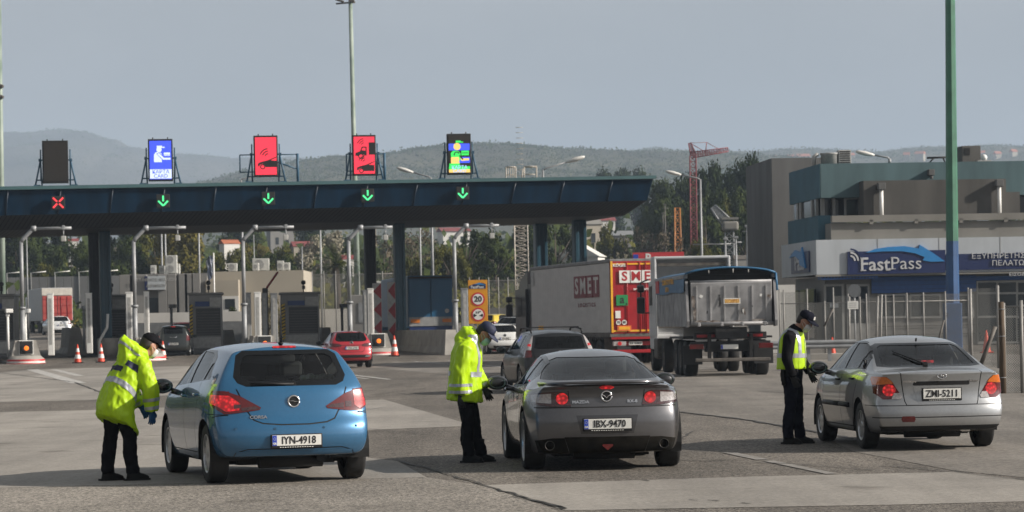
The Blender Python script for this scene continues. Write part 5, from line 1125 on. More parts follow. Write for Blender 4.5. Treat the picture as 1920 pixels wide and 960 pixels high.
for i, (cx, cz, w, h) in enumerate([(-.35, 2.45, .06, .22), (-.33, 2.15, .04, .16), (-.36, 2.62, .07, .06), (-.90, 2.5, .02, .05), (.2, 2.52, .02, .05), (.95, 2.5, .025, .04), (-.7, 1.85, .02, .07), (.6, 2.0, .015, .05), (.3, 1.86, .03, .10)]): mb.prism(blob(cx, cz, w, h, i+40), gate, .002, .006)
mb.build('scratch', M_CHAS, tgate); mb = MB()
for i, (cx, cz, w, h) in enumerate([(-.86, 2.30, .07, .06), (.85, 2.32, .05, .05), (.06, 2.42, .16, .03), (.33, 1.88, .02, .08)]): mb.prism(blob(cx, cz, w, h, i+80), gate, .003, .007)
for k in range(5): mb.prism(blob(-.5+.14*k, 2.60, .05, .015, k+200), gate, .001, .005)
mb.build('white_smear', M_WHITE, tgate); mb = MB()
for k in range(6): mb.prism(blob(.25+.1*k, 2.61, .045, .014, k+300), gate, .001, .005)
mb.build('red_marking', M_RED, tgate)
mb = MB(); mb.prism([(-.22, 2.08), (.26, 2.08), (.26, 2.24), (-.22, 2.24)], gate, .003, .012); nb = mb.build('notice_plate', M_PLATE, tgate); mb = MB(); mb.prism([(-.19, 2.105), (.23, 2.105), (.23, 2.215), (-.19, 2.215)], gate, .012, .016)
mb.build('orange_field', mat('notice orange', (.70, .30, .05), .5, var=.5, scale=18, col2=(.8, .5, .15)), nb)
# tarpaulin: arched roll over the top, flap down the left side, dark opening above the tailgate
mb = MB(); NT = 12; prf = [(-1.30+2.60*k/NT, 2.95+.17*sin(pi*k/NT)**.6) for k in range(NT+1)]
vs = []
for y in [0.0, .6, 1.5, 3, 5, 7, TL_]: vs += [(x, y+.05, z-.03*noise.noise(Vector((x*2, y, 0)))-.02*sin(y*4)*(1-abs(x)/1.3)) for x, z in prf]
mb.add(vs, [(r*(NT+1)+k, r*(NT+1)+k+1, (r+1)*(NT+1)+k+1, (r+1)*(NT+1)+k) for r in range(6) for k in range(NT)], True)
for sx in (-1, 1):
    vs = []
    for k in range(13):
        y = .05+TL_*k/12; vs += [(sx*1.31, y, 2.96), (sx*(1.335+.01*sin(k*2)), y, 2.72), (sx*(1.33+.012*cos(k*1.3)), y, 2.44-.02*sin(k))]
    mb.add(vs, [(3*k+j, 3*k+3+j, 3*k+4+j, 3*k+1+j) for k in range(12) for j in (0, 1)], True)
mb.tube([(x, .03, z+.01) for x, z in prf], .03, 6); mb.tube([(1.31, .02, 2.95), (1.34, .02, 2.45)], .035, 6)
tarp = mb.build('tarpaulin', M_TARP, tp, fix=False)
mb = MB(); text(mb, 'ΧΩΜΑΤΟΥΡΓΙΚΑ', .20, (-1.352, 4.6, 2.78), (0, -1, 0), U_, .006, .006, sx=2.2); text(mb, 'ΕΡΓΑ', .18, (-1.352, 4.9, 2.56), (0, -1, 0), U_, .006, .006, sx=2.2); mb.build('tarpaulin_lettering', M_TYEL, tarp)
mb = MB(); mb.box((-1.352, 7.9, 2.68), (.02, 1.0, .38)); mb.build('tarpaulin_logo', M_RED, tarp)
mb = MB(); mb.box((0, TL_*.5, 2.93), (2.4, TL_*.94, .02)); mb.build('load_cover', M_CHAS, tp)
mb = MB(); mb.quad((-1.20, .32, 2.66), (1.20, .32, 2.66), (1.20, .32, 2.96), (.8, .32, 3.06), (0, .32, 3.10), (-.8, .32, 3.06), (-1.20, .32, 2.96)); mb.build('load_shadow_sheet', mat('painted load shade', (.008, .008, .009), .7), tp)  # black sheet stands in for the shade inside the open load space
mb = MB()
for x in (-.62, .08, .52): mb.tube([(x, .0, 3.09-.06*abs(x)), (x, -.01, 2.97)], .012, 5)
mb.build('tarpaulin_strap', M_GREY, tarp)
# under the tub
mb = MB(); mb.box((0, 4.5, 1.25), (.9, 9, .32)); mb.box((0, .35, 1.17), (2.1, .18, .20), bev=.02); mb.box((0, .3, .95), (2.3, .10, .12)); mb.box((.0, .6, .86), (1.4, .4, .3))
for x in (-.62, .58): mb.box((x, .18, .85), (.10, .12, .75), rx=.1)
mb.build('chassis', M_CHAS, tp)
mb = MB(); mb.box((.03, .02, .48), (2.15, .10, .10), bev=.02); mb.build('underrun_bar', M_DIRT, tp)
mb = MB(); mb.box((-.02, .24, 1.17), (1.9, .04, .08)); mb.build('red_beam', M_TRED, tp)
for sx in (-1, 1):
    mb = MB(); mb.box((sx*1.0, .13, .87), (.42, .10, .15), bev=.02); mb.build('tail_light', M_LENS, tp)
    mb = MB(); mb.box((sx*1.03, .9, .62), (.56, .03, .55)); mb.build('mudflap', M_CHAS, tp)
    mb = MB(); mb.box((sx*1.0, 2.9, 1.12), (.6, 4.0, .06), bev=.02); mb.build('mudguard', M_CHAS, tp)
mb = MB(); mb.box((-.05, .11, .85), (.50, .03, .13)); pl_ = mb.build('number_plate', M_PLATE, tp); mb = MB(); mb.box((-.27, .09, .85), (.05, .01, .12)); mb.build('blue_band', M_EU, pl_)
for y in (1.5, 2.8, 4.1):
    for sx in (-1, 1): truck_wheel(tp, sx*1.03, y, .52, .36)
for y, d in ((8.2, True), (12.0, False)):
    for sx in (-1, 1): truck_wheel(tp, sx*1.03, y, .52, dual=d)
M_CABW = mat('white lorry cab', (.52, .53, .54), .4, var=.12, scale=2)
mb = MB(); mb.box((0, 11.2, 2.0), (2.46, 2.3, 1.9), bev=.10); mb.box((0, 11.2, .95), (2.4, 2.4, .5), bev=.06); cab = mb.build('cab', M_CABW, tp)
mb = MB()
for sx in (-1, 1): mb.box((sx*1.20, 10.75, 3.22), (.09, 1.1, .9), bev=.03); mb.box((sx*1.22, 9.95, 1.95), (.06, .7, 2.1), bev=.02)
mb.box((0, 10.75, 3.66), (2.48, 1.1, .09), bev=.03); mb.box((0, 11.3, 3.25), (2.3, .08, .8)); mb.build('roof_deflector', M_CABW, cab)
mb = MB(); mb.box((0, 10.02, 2.2), (2.3, .06, 1.6)); mb.box((0, 10.3, 3.44), (2.2, .05, .10)); mb.build('cab_rear_wall', M_DIRT, cab)
mb = MB(); mb.box((-1.236, 11.5, 2.45), (.012, .95, .62)); mb.build('side_window', M_BWIN, cab)
mb = MB(); mb.box((-1.05, 9.4, .75), (.5, 1.2, .65), bev=.06); mb.build('fuel_tank', M_DIRT, tp)
for sx in (-1, 1):
    mb = MB(); mb.tube([(sx*1.23, 12.1, 3.0), (sx*1.50, 12.2, 2.9), (sx*1.50, 12.2, 1.9), (sx*1.23, 12.1, 1.9)], .03, 6); mb.box((sx*1.5, 12.15, 2.15), (.27, .14, .55), bev=.06); mb.box((sx*1.5, 12.15, 2.70), (.24, .14, .26), bev=.06); mb.build('side_mirror', M_CABB, cab)
# ---------------- blue box lorry in the truck lane
q = at(808, 600, 157); g = gz(157)
bt = thing('box_lorry', 'blue curtain lorry seen from behind, beyond the long concrete barrier', 'lorry', (q.x, 157, g+.02), radians(9))
M_BT = mat('lorry blue', (.018, .095, .20), .45, var=.18, scale=.9); BH = at(808, 517, 157).z-g
mb = MB(); mb.box((0, 6.7, 1.1+(BH-1.1)/2), (2.5, 13.2, BH-1.1), bev=.04); mb.build('box_body', M_BT, bt)
mb = MB()
for sx in (-1, 1): mb.box((sx*.61, .02, 1.55+(BH-1.75)/2), (1.16, .08, BH-1.85), bev=.015)
dr = mb.build('rear_door', mat('lorry door blue', (.020, .115, .24), .4, var=.2, scale=.7, stretch=(1, 1, .4)), bt)
mb = MB(); mb.box((0, -.03, BH-.12), (2.4, .05, .10)); mb.build('top_edge', M_CHAS, bt)
mb = MB(); mb.box((0, .0, 1.38), (2.42, .10, .50)); sk = mb.build('lower_panel', mat('lorry grey panel', (.30, .31, .32), .5, var=.2), bt)
for sx in (-1, 1): mb = MB(); mb.box((sx*.88, -.065, 1.42), (.50, .03, .20)); mb.build('orange_reflector', mat('reflector amber', (.75, .22, .02), .35), sk)
mb = MB(); mb.prism(disc(.9, 1.95, .12), lambda p, q_, t: Vector((p, -t, q_)), .02, .035); mb.build('round_sticker', M_GREY, dr)
mb = MB(); mb.box((0, .05, .95), (2.4, .12, .36), bev=.02); mb.build('bumper', mat('lorry navy', (.012, .03, .13), .4), bt)
mb = MB(); mb.box((0, 6.5, .9), (1.0, 12.5, .3)); mb.build('chassis', M_CHAS, bt)
for y in (2.2, 3.5, 4.8):
    for sx in (-1, 1): truck_wheel(bt, sx*1.03, y)
mb = MB(); mb.box((0, 14.6, 2.0), (2.4, 1.9, 2.6), bev=.1); mb.build('cab', M_BT, bt)
for sx in (-1, 1): truck_wheel(bt, sx*1.03, 14.6)
# ---------------- white and red lorry far left
q = at(108, 600, 226); g = gz(226)
lt = thing('box_lorry', 'lorry with red lower rear doors far down the left lane', 'lorry', (q.x, 226, g+.02), radians(16)); BH = at(108, 540, 226).z-g
mb = MB(); mb.box((0, 5.2, 1.0+(BH-1.0)/2), (2.45, 10.2, BH-1.0), bev=.04); mb.build('box_body', mat('lorry box white', (.42, .43, .44), .5, var=.12), lt)
mb = MB(); mb.box((0, .0, BH-.32), (2.4, .10, .55)); mb.build('top_panel', mat('lorry off white', (.55, .52, .47), .5), lt)
mb = MB()
for sx in (-1, 1): mb.box((sx*.6, .0, .95+(BH-1.55)/2), (1.15, .10, BH-1.65), bev=.02)
dr = mb.build('rear_door', mat('lorry faded red', (.36, .06, .05), .5, var=.25, scale=2), lt); mb = MB()
for x in (-.8, -.3, .3, .8): mb.tube([(x, -.07, 1.0), (x, -.07, BH-.7)], .03, 5)
for z in (1.1, 1.6, 2.2, 2.7): mb.box((0, -.06, z), (2.2, .03, .05))
mb.build('door_bar', M_TRED, dr)
mb = MB(); mb.box((0, .05, .68), (2.4, .15, .18)); mb.build('underrun_bar', M_RW, lt)
mb = MB(); mb.box((0, 5, .8), (1.0, 10, .25)); mb.build('chassis', M_CHAS, lt)
for y in (1.8, 3.1, 8.5):
    for sx in (-1, 1): truck_wheel(lt, sx*1.03, y)
mb = MB(); mb.box((0, 11.6, 1.9), (2.3, 1.8, 2.3), bev=.1); mb.build('cab', M_CABW, lt)
# ================================================================== PEOPLE
def hv(name, c):
    m = mat(name, c, .5, var=.10, scale=6, bump=.12, spec=.35); return m
M_HV = hv('fluorescent yellow green cloth', (.40, .62, .008)); M_HVL = hv('fluorescent lining', (.50, .74, .02))
M_REFL = mat('reflective tape', (.40, .42, .46), .35, metal=.35, var=.12, scale=18)
M_NAVYC = mat('navy uniform cloth', (.009, .010, .018), .9, var=.3, scale=9, bump=.25, spec=.1)
M_BLKC = mat('black uniform cloth', (.007, .007, .009), .9, var=.3, scale=9, bump=.25, spec=.1)
M_SKIN = mat('skin', (.42, .22, .15), .5, var=.10, scale=14)
M_HAIR = mat('dark hair', (.018, .013, .010), .6, var=.4, scale=60)
M_BOOT = mat('black boot leather', (.007, .007, .007), .6, var=.3, scale=12, spec=.2)
M_MASK = mat('white face mask', (.66, .66, .64), .7, var=.06, scale=20); M_MASKG = mat('pale green face mask', (.35, .60, .50), .7, var=.08, scale=20)
M_GLOVE = mat('blue nitrile glove', (.015, .09, .24), .4, var=.15); M_GLOVEB = mat('black glove', (.012, .012, .013), .6, var=.2)
M_NAVYP = mat('navy back panel', (.012, .016, .045), .6)
def loft(mb, rings, n=18):
    """rings: (centre, side vector, depth vector) ellipses, capped"""
    vs = []
    for c, s, d in rings:
        c, s, d = Vector(c), Vector(s), Vector(d)
        for k in range(n):
            a = 2*pi*k/n; vs.append(c+s*cos(a)+d*sin(a))
    m = len(rings)
    fs = [(i*n+k, i*n+(k+1) % n, (i+1)*n+(k+1) % n, (i+1)*n+k) for i in range(m-1) for k in range(n)]
    fs += [tuple(reversed(range(n))), tuple(range((m-1)*n, m*n))]
    mb.add(vs, fs, True)
def lean(c, a, rs, rd):
    """ellipse across a trunk leaning forward (+x) by a degrees"""
    a = radians(a); return (c, (0, rs, 0), (rd*cos(a), 0, -rd*sin(a)))
def cloth(mb, name, m, parent, voxel=.014, smooth=2, fold=.0, fs=9, seed=0, stretch=(1, 1, .35), bands=(), bandm=None, panels=(), extra=None):
    """one garment: the shapes are merged into one skin, softened and wrinkled; bands are sewn-on strips cut out of the same cloth"""
    o = mb.build('garment', None); md = o.modifiers.new('r', 'REMESH'); md.mode = 'VOXEL'; md.voxel_size = voxel
    em = o.evaluated_get(bpy.context.evaluated_depsgraph_get()).to_mesh(); bm = bmesh.new(); bm.from_mesh(em)
    me0 = o.data; bpy.data.objects.remove(o); bpy.data.meshes.remove(me0)
    for _ in range(smooth): bmesh.ops.smooth_vert(bm, verts=bm.verts, factor=.5, use_axis_x=True, use_axis_y=True, use_axis_z=True)
    if fold:
        bm.normal_update()
        dl = []
        for v in bm.verts:
            p = Vector((v.co.x*fs*stretch[0], v.co.y*fs*stretch[1], v.co.z*fs*stretch[2]+seed*7.3))
            w = .35-1.5*abs(noise.noise(p))-.8*abs(noise.noise(p*2.3+Vector((5, 1, 2)))); dl.append(v.normal*fold*w*.8)
        for v, d in zip(bm.verts, dl): v.co += d
    lay = bm.faces.layers.int.new('tag')
    bm.normal_update(); base = {}
    for i, (co, no, lo, hi, flt) in enumerate(bands):
        no = Vector(no).normalized(); co = Vector(co)
        for t in (lo, hi): bmesh.ops.bisect_plane(bm, geom=list(bm.verts)+list(bm.edges)+list(bm.faces), dist=1e-5, plane_co=co+no*t, plane_no=no)
        for f in bm.faces:
            c = f.calc_center_median(); t = (c-co).dot(no)
            if lo < t < hi and (flt is None or flt(c, f.normal)): f[lay] = 1
    for i, (poly, axis, flt) in enumerate(panels):
        # panels: convex outline in a projection given by (origin, right, up)
        og, r, u = (Vector(a) for a in axis); n_ = r.cross(u)
        fc = [f for f in bm.faces if flt(f.calc_center_median(), f.normal)]
        ar = sum(poly[k][0]*poly[(k+1) % len(poly)][1]-poly[(k+1) % len(poly)][0]*poly[k][1] for k in range(len(poly))); pl = poly if ar > 0 else poly[::-1]
        for k in range(len(pl)):
            a, b = pl[k], pl[(k+1) % len(pl)]; pa = og+r*a[0]+u*a[1]; dv = r*(b[0]-a[0])+u*(b[1]-a[1]); no = dv.cross(n_).normalized()
            geom = list({e for f in fc for e in f.edges})+fc+list({v for f in fc for v in f.verts})
            rs = bmesh.ops.bisect_plane(bm, geom=geom, dist=1e-5, plane_co=pa, plane_no=no)
            s = {g for g in rs['geom'] if isinstance(g, bmesh.types.BMFace)}|{f for f in fc if f.is_valid}
            fc = [f for f in s if f.is_valid and (f.calc_center_median()-pa).dot(no) < 0]
        for f in fc: f[lay] = 2
    bm.normal_update(); outs = []
    for t, nm, mm in ((0, name, m), (1, 'reflective_stripe', bandm or M_REFL), (2, 'dark_panel', M_NAVYP)):
        fsx = [f for f in bm.faces if f[lay] == t]
        if not fsx: continue
        idx = {}; vs = []; fl = []
        for f in fsx:
            q = []
            for v in f.verts:
                if v not in idx: idx[v] = len(vs); vs.append(v.co+(v.normal*.003 if t else Vector((0, 0, 0))))
                q.append(idx[v])
            fl.append(q)
        me = bpy.data.meshes.new(nm); me.from_pydata([tuple(v) for v in vs], [], fl); me.polygons.foreach_set('use_smooth', [True]*len(fl)); me.update(); me.materials.append(mm)
        ob = bpy.data.objects.new(nm, me); COL.objects.link(ob); ob.parent = parent if not outs else outs[0]; outs.append(ob)
    bm.free(); return outs[0]
def hand(mb, wrist, fwd, side, curl=.5, s=1.0, thumb=1):
    """palm, four fingers of different length with knuckle bends, thumb from the side of the palm"""
    w, f, sd = Vector(wrist), Vector(fwd).normalized(), Vector(side).normalized(); n = f.cross(sd)*-1
    loft(mb, [(w-f*.03, sd*.026*s, n*.022*s), (w+f*.01, sd*.030*s, n*.020*s), (w+f*.05*s, sd*.040*s, n*.017*s), (w+f*.09*s, sd*.041*s, n*.014*s)], 12)
    for k, ln in enumerate((.072, .080, .075, .058)):
        b = w+f*.085*s+sd*(.031-.0205*k)*s; d = (f+sd*(.10-.067*k)).normalized(); pts = [b-d*.02]; p = b; a = 0
        for j, seg in enumerate((.45, .32, .23)):
            a += curl*(.35, .75, .6)[j]; dd = d*cos(a)+n*sin(a); p = p+dd*ln*s*seg; pts.append(p)
        mb.tube(pts, [.0100*s, .0098*s, .0090*s, .0075*s], 8)
    b = w+f*.03*s+sd*.030*s*thumb; d = (f*.75+sd*.65*thumb+n*.25).normalized(); mb.tube([b-d*.02, b+d*.035*s, b+d*.035*s+(f*.9+n*.35+sd*.1*thumb).normalized()*.030*s], [.014*s, .012*s, .009*s], 8)
def head(root, c, yawd, pitchd, rolld=0, capm=None, maskm=M_MASK, hair=True, mb=None, brim=.085):
    """c: centre of the skull; returns a function mapping head-local points (x ahead, z up) into the person's space"""
    R = Matrix.Rotation(radians(yawd), 3, 'Z') @ Matrix.Rotation(radians(pitchd), 3, 'Y') @ Matrix.Rotation(radians(rolld), 3, 'X'); c = Vector(c)
    T = lambda x, y, z: c+R @ Vector((x, y, z)); V = lambda x, y, z: R @ Vector((x, y, z))
    # skull, jaw, nose, brow, ears, neck go into the body
    loft(mb, [(T(-.012, 0, .118), V(0, .02, 0), V(.025, 0, 0)), (T(-.012, 0, .108), V(0, .050, 0), V(.062, 0, 0)), (T(-.010, 0, .075), V(0, .071, 0), V(.090, 0, 0)), (T(-.006, 0, .03), V(0, .077, 0), V(.099, 0, 0)), (T(0, 0, -.015), V(0, .074, 0), V(.096, 0, 0)),
             (T(.012, 0, -.06), V(0, .064, 0), V(.078, 0, 0)), (T(.030, 0, -.095), V(0, .046, 0), V(.056, 0, 0)), (T(.045, 0, -.118), V(0, .022, 0), V(.030, 0, 0))], 20)
    loft(mb, [(T(.088, 0, .022), V(0, .008, 0), V(.010, 0, 0)), (T(.104, 0, -.012), V(0, .011, 0), V(.014, 0, 0)), (T(.108, 0, -.030), V(0, .017, 0), V(.015, 0, 0)), (T(.094, 0, -.040), V(0, .012, 0), V(.012, 0, 0))], 10)
    for s in (-1, 1):
        loft(mb, [(T(-.005, s*.076, .030), V(.010, 0, 0), V(0, .006, 0)), (T(-.008, s*.084, .010), V(.019, 0, .004), V(0, .008, 0)), (T(-.006, s*.083, -.015), V(.016, 0, 0), V(0, .008, 0)), (T(.0, s*.077, -.036), V(.008, 0, 0), V(0, .005, 0))], 10)
        mb.sphere(T(.083, s*.032, .033), .012, 8, 6, (1, 1.6, .6))
    e = MB()
    for s in (-1, 1): e.sphere(T(.0895, s*.031, .010), .0095, 10, 7)
    e.build('eyes', mat('eye', (.55, .53, .50), .2, var=.1), root); e = MB()
    for s in (-1, 1): e.sphere(T(.0965, s*.031, .009), .0042, 8, 6); e.tube([T(.094, s*.050, .034), T(.099, s*.032, .040), T(.097, s*.016, .036)], .0035, 5)
    e.build('eyebrows_and_pupils', M_HAIR, root)
    if hair:
        h = MB(); loft(h, [(T(-.02, 0, .115), V(0, .05, 0), V(.06, 0, 0)), (T(-.022, 0, .09), V(0, .071, 0), V(.085, 0, 0)), (T(-.028, 0, .04), V(0, .082, 0), V(.090, 0, 0)), (T(-.042, 0, -.01), V(0, .081, 0), V(.075, 0, 0)), (T(-.062, 0, -.055), V(0, .068, 0), V(.048, 0, 0))], 20); h.build('hair', M_HAIR, root)
    if maskm:
        k = MB(); loft(k, [(T(.070, 0, -.008), V(0, .052, 0), V(.030, 0, 0)), (T(.076, 0, -.02), V(0, .066, 0), V(.040, 0, 0)), (T(.072, 0, -.055), V(0, .064, 0), V(.044, 0, 0)), (T(.062, 0, -.095), V(0, .052, 0), V(.042, 0, 0)), (T(.052, 0, -.118), V(0, .030, 0), V(.030, 0, 0))], 18); mk = k.build('face_mask', maskm, root)
        k = MB()
        for s in (-1, 1): k.tube([T(.06, s*.066, -.02), T(0, s*.084, .008), T(-.012, s*.086, .0), T(0, s*.084, -.02), T(.058, s*.062, -.075)], .0025, 5)
        k.build('ear_loop', maskm, mk)
    if capm:
        k = MB(); loft(k, [(T(-.006, 0, .146), V(0, .018, 0), V(.02, 0, 0)), (T(-.006, 0, .138), V(0, .055, 0), V(.062, 0, 0)), (T(-.004, 0, .108), V(0, .084, 0), V(.100, 0, 0)), (T(-.004, 0, .065), V(0, .090, 0), V(.108, 0, 0)), (T(-.004, 0, .046), V(0, .090, 0), V(.107, 0, 0))], 24); cp = k.build('cap', capm, root)
        k = MB(); vs = []
        for zz in (0, -.006):
            for q in range(11):
                a = radians(-72+144*q/10); vs += [T(.088*cos(a)+.008, .086*sin(a), .056+zz), T((.092+brim)*cos(a*.82)*1.0+.01, .094*sin(a), .048-.020*(1-abs(a)/1.3)+.0+zz-.012*sin(a)**2)]
        fs = [(2*q, 2*q+2, 2*q+3, 2*q+1) for q in range(10)]+[(22+2*q, 22+2*q+1, 22+2*q+3, 22+2*q+2) for q in range(10)]+[(2*q+1, 2*q+3, 22+2*q+3, 22+2*q+1) for q in range(10)]
        k.add(vs, fs, True); k.build('brim', capm, cp)
        k = MB(); k.sphere(T(-.006, 0, .148), .008, 8, 5); k.prism([(-.028, .075), (.028, .075), (.022, .115), (-.022, .115)], lambda p, q, t: T(.103-.25*(q-.07)+t, p, q), 0, .004); k.build('cap_badge', M_GREY if capm is not M_BLKC else M_BLKC, cp)
    return T, V
def boots(root, feet):
    for (x, y, z, a) in feet:
        R = Matrix.Rotation(radians(a), 3, 'Z'); f = lambda p: Vector((x, y, z))+R @ Vector(p)
        mb = MB(); loft(mb, [(f((.0, 0, .27)), R @ Vector((0, .052, 0)), R @ Vector((.062, 0, 0))), (f((.0, 0, .16)), R @ Vector((0, .048, 0)), R @ Vector((.056, 0, 0))), (f((.008, 0, .09)), R @ Vector((0, .046, 0)), R @ Vector((.070, 0, 0))), (f((.03, 0, .03)), R @ Vector((0, .048, 0)), R @ Vector((.105, 0, 0))), (f((.04, 0, .0)), R @ Vector((0, .047, 0)), R @ Vector((.12, 0, 0)))])
        loft(mb, [(f((-.06, 0, .04)), R @ Vector((0, .040, 0)), R @ Vector((0, 0, .04))), (f((.04, 0, .045)), R @ Vector((0, .045, 0)), R @ Vector((0, 0, .045))), (f((.12, 0, .038)), R @ Vector((0, .047, 0)), R @ Vector((0, 0, .036))), (f((.18, 0, .026)), R @ Vector((0, .036, 0)), R @ Vector((0, 0, .022)))], 14)
        b = cloth(mb, 'boot', M_BOOT, root, voxel=.010, smooth=2)
        s = MB(); s.prism([(-.09, -.038), (.05, -.05), (.15, -.046), (.195, -.02), (.195, .02), (.15, .046), (.05, .05), (-.095, .038)], lambda p, q, t: f((p, q, t)), -.004, .022); s.build('sole', M_BOOT, b)
def trousers(root, hip, legs, rw=.17, rd=.13, m=M_BLKC, a=0, seed=1):
    mb = MB(); hx, hy, hz = hip
    loft(mb, [lean((hx+.13*sin(radians(a)), hy, hz+.13*cos(radians(a))), a, rw*.92, rd), lean((hx, hy, hz), a*.7, rw, rd*1.06), lean((hx, hy, hz-.10), 0, rw*.95, rd*1.02)])
    for kn, an, sy in legs:
        t = Vector((hx, hy+sy*.088, hz-.02)); kn, an = Vector(kn), Vector(an)
        mb.tube([t+Vector((0, 0, .06)), t, t.lerp(kn, .5)+Vector((.008, 0, 0)), kn, kn.lerp(an, .45)+Vector((-.016, 0, 0)), an+Vector((0, 0, .16)), an+Vector((.004, 0, .10)), an+Vector((.004, 0, .07))], [.098, .103, .092, .078, .080, .072, .076, .070], 16)
    return cloth(mb, 'trousers', m, root, voxel=.014, smooth=2, fold=.016, fs=13, seed=seed, stretch=(1, 1, .9))
def limbs(mb, hip, legs, trunk, arms):
    """the body under the clothes"""
    for kn, an, sy in legs:
        t = Vector((hip[0], hip[1]+sy*.085, hip[2])); kn, an = Vector(kn), Vector(an); mb.tube([t, t.lerp(kn, .5), kn, kn.lerp(an, .4)+Vector((-.012, 0, 0)), an+Vector((0, 0, .08))], [.075, .066, .052, .052, .036], 12)
        mb.tube([an+Vector((-.03, 0, .04)), an+Vector((.06, 0, .035)), an+Vector((.14, 0, .03))], [.03, .032, .022], 8)
    for (c, a, rs, rd) in trunk: pass
    loft(mb, [lean(c, a, rs, rd) for c, a, rs, rd in trunk])
    for sh, el, wr, fw, sd in arms: mb.tube([sh, Vector(sh).lerp(Vector(el), .5), el, Vector(el).lerp(Vector(wr), .5), wr], [.050, .046, .038, .034, .026], 10); hand(mb, wr, fw, sd, .5, .8)
def build_body(mb, root): return cloth(mb, 'body', M_SKIN, root, voxel=.009, smooth=1)
# ------------------------------------------------------------------ officer bending to the blue car
g = gpt(222, 905)
p1 = thing('person', 'person in yellow rain jacket with hood bending towards the blue car door', 'person', (g.x+.05, g.y, .024), radians(38), 'officers checking drivers')
hip = (-.09, 0, .86); legs = [((.04, -.10, .47), (.06, -.11, 0), -1), ((-.07, .12, .48), (-.12, .12, 0), 1)]
trunk = [((-.09, 0, .86), 20, .145, .10), ((-.03, 0, 1.02), 45, .14, .10), ((.06, 0, 1.17), 48, .155, .11), ((.17, 0, 1.27), 50, .17, .10), ((.225, 0, 1.315), 50, .09, .07)]
arms = [((.17, -.20, 1.24), (.22, -.25, .98), (.25, -.22, .755), (.1, .1, -1), (1, 0, .1)), ((.17, .20, 1.24), (.24, .25, .99), (.36, .20, .80), (.5, -.1, -.8), (.7, 0, .6))]
bd = MB(); limbs(bd, hip, legs, trunk, arms); bd.tube([(.22, 0, 1.30), (.32, 0, 1.40)], [.058, .055], 12)
head(p1, (.365, 0, 1.455), -6, 22, 0, M_BLKC, M_MASK, mb=bd); build_body(bd, p1)
trousers(p1, (-.075, 0, .83), legs, a=14, seed=2, rd=.11); boots(p1, [(.06, -.11, .0, -14), (-.12, .12, 0, -8)])
mb = MB()
loft(mb, [lean((-.05, 0, .60), 30, .255, .262), lean((-.075, 0, .72), 33, .25, .238), lean((-.055, 0, .86), 38, .24, .208), lean((-.005, 0, 1.0), 42, .235, .185), lean((.065, 0, 1.13), 46, .24, .175), lean((.145, 0, 1.23), 50, .24, .165), lean((.215, 0, 1.30), 52, .18, .128), lean((.25, 0, 1.34), 52, .105, .095)], 26)
for sh, el, wr, fw, sd in arms:
    sh, el, wr = Vector(sh), Vector(el), Vector(wr); mb.tube([sh+(sh-el)*.18+Vector((-.02, -sh.y*.3, 0)), sh, sh.lerp(el, .5), el, el.lerp(wr, .5), wr+(wr-el).normalized()*.0], [.085, .104, .100, .094, .090, .084], 18)
# hood thrown back, standing up behind the neck
loft(mb, [((.26, 0, 1.335), (0, .115, 0), (.10, 0, -.06)), ((.20, 0, 1.385), (0, .135, 0), (.115, 0, .02)), ((.12, 0, 1.43), (0, .130, 0), (.10, 0, .05)), ((.055, 0, 1.50), (0, .085, 0), (.065, 0, .05)), ((.02, 0, 1.565), (0, .032, 0), (.03, 0, .03))], 18)
loft(mb, [((.08, 0, 1.22), (0, .10, 0), (.08, 0, 0)), ((.06, 0, 1.33), (0, .11, 0), (.09, 0, .02)), ((.05, 0, 1.44), (0, .075, 0), (.065, 0, .02)), ((.025, 0, 1.555), (0, .03, 0), (.03, 0, .02))], 16)
ax = Vector((sin(radians(45)), 0, cos(radians(45))))
def trunkf(c, n): return abs(c.y) < .285 and not (abs(c.y) > .17 and c.x > .13)
def armf(c, n): return c.y < -.13 and c.x > .12 and c.z < .93
def armf2(c, n): return c.y > .13 and c.x > .25 and c.z < 1.0
bx = (Vector((.0, 0, 1.02)), Vector((0, -1, 0)), ax)
backf = lambda c, n: n.dot(Vector((-cos(radians(45)), 0, sin(radians(45))))) > .15 and c.z < 1.40
cloth(mb, 'rain_jacket', M_HV, p1, voxel=.014, smooth=2, fold=.024, fs=9, seed=4, stretch=(1, 1.4, .6),
      bands=[((-.02, 0, .99), ax, -.03, .035, trunkf), ((.245, -.22, .80), (.12, 0, -1), -.005, .030, armf), ((.245, -.22, .80), (.12, 0, -1), -.095, -.060, armf),
             ((.325, .21, .855), (.55, 0, -.8), -.005, .03, armf2), ((.19, 0, 1.30), ax, .0, .022, lambda c, n: abs(c.y) < .16 and c.z > 1.27 and c.x < .27)],
      panels=[([(-.225, .155), (-.13, .155), (-.13, .225), (-.225, .225)], bx, backf), ([(.12, .155), (.235, .155), (.235, .225), (.12, .225)], bx, backf), ([(-.11, .075), (.11, .075), (.11, .135), (-.11, .135)], bx, backf)])
for sh, el, wr, fw, sd in arms[:1]+arms[1:]:
    gm = MB(); w = Vector(wr); hand(gm, w, fw, sd, .55, 1.06); gm.tube([w-Vector(fw).normalized()*.06, w+Vector(fw).normalized()*.02], [.040, .036], 12); cloth(gm, 'glove', M_GLOVE, p1, voxel=.0045, smooth=1)
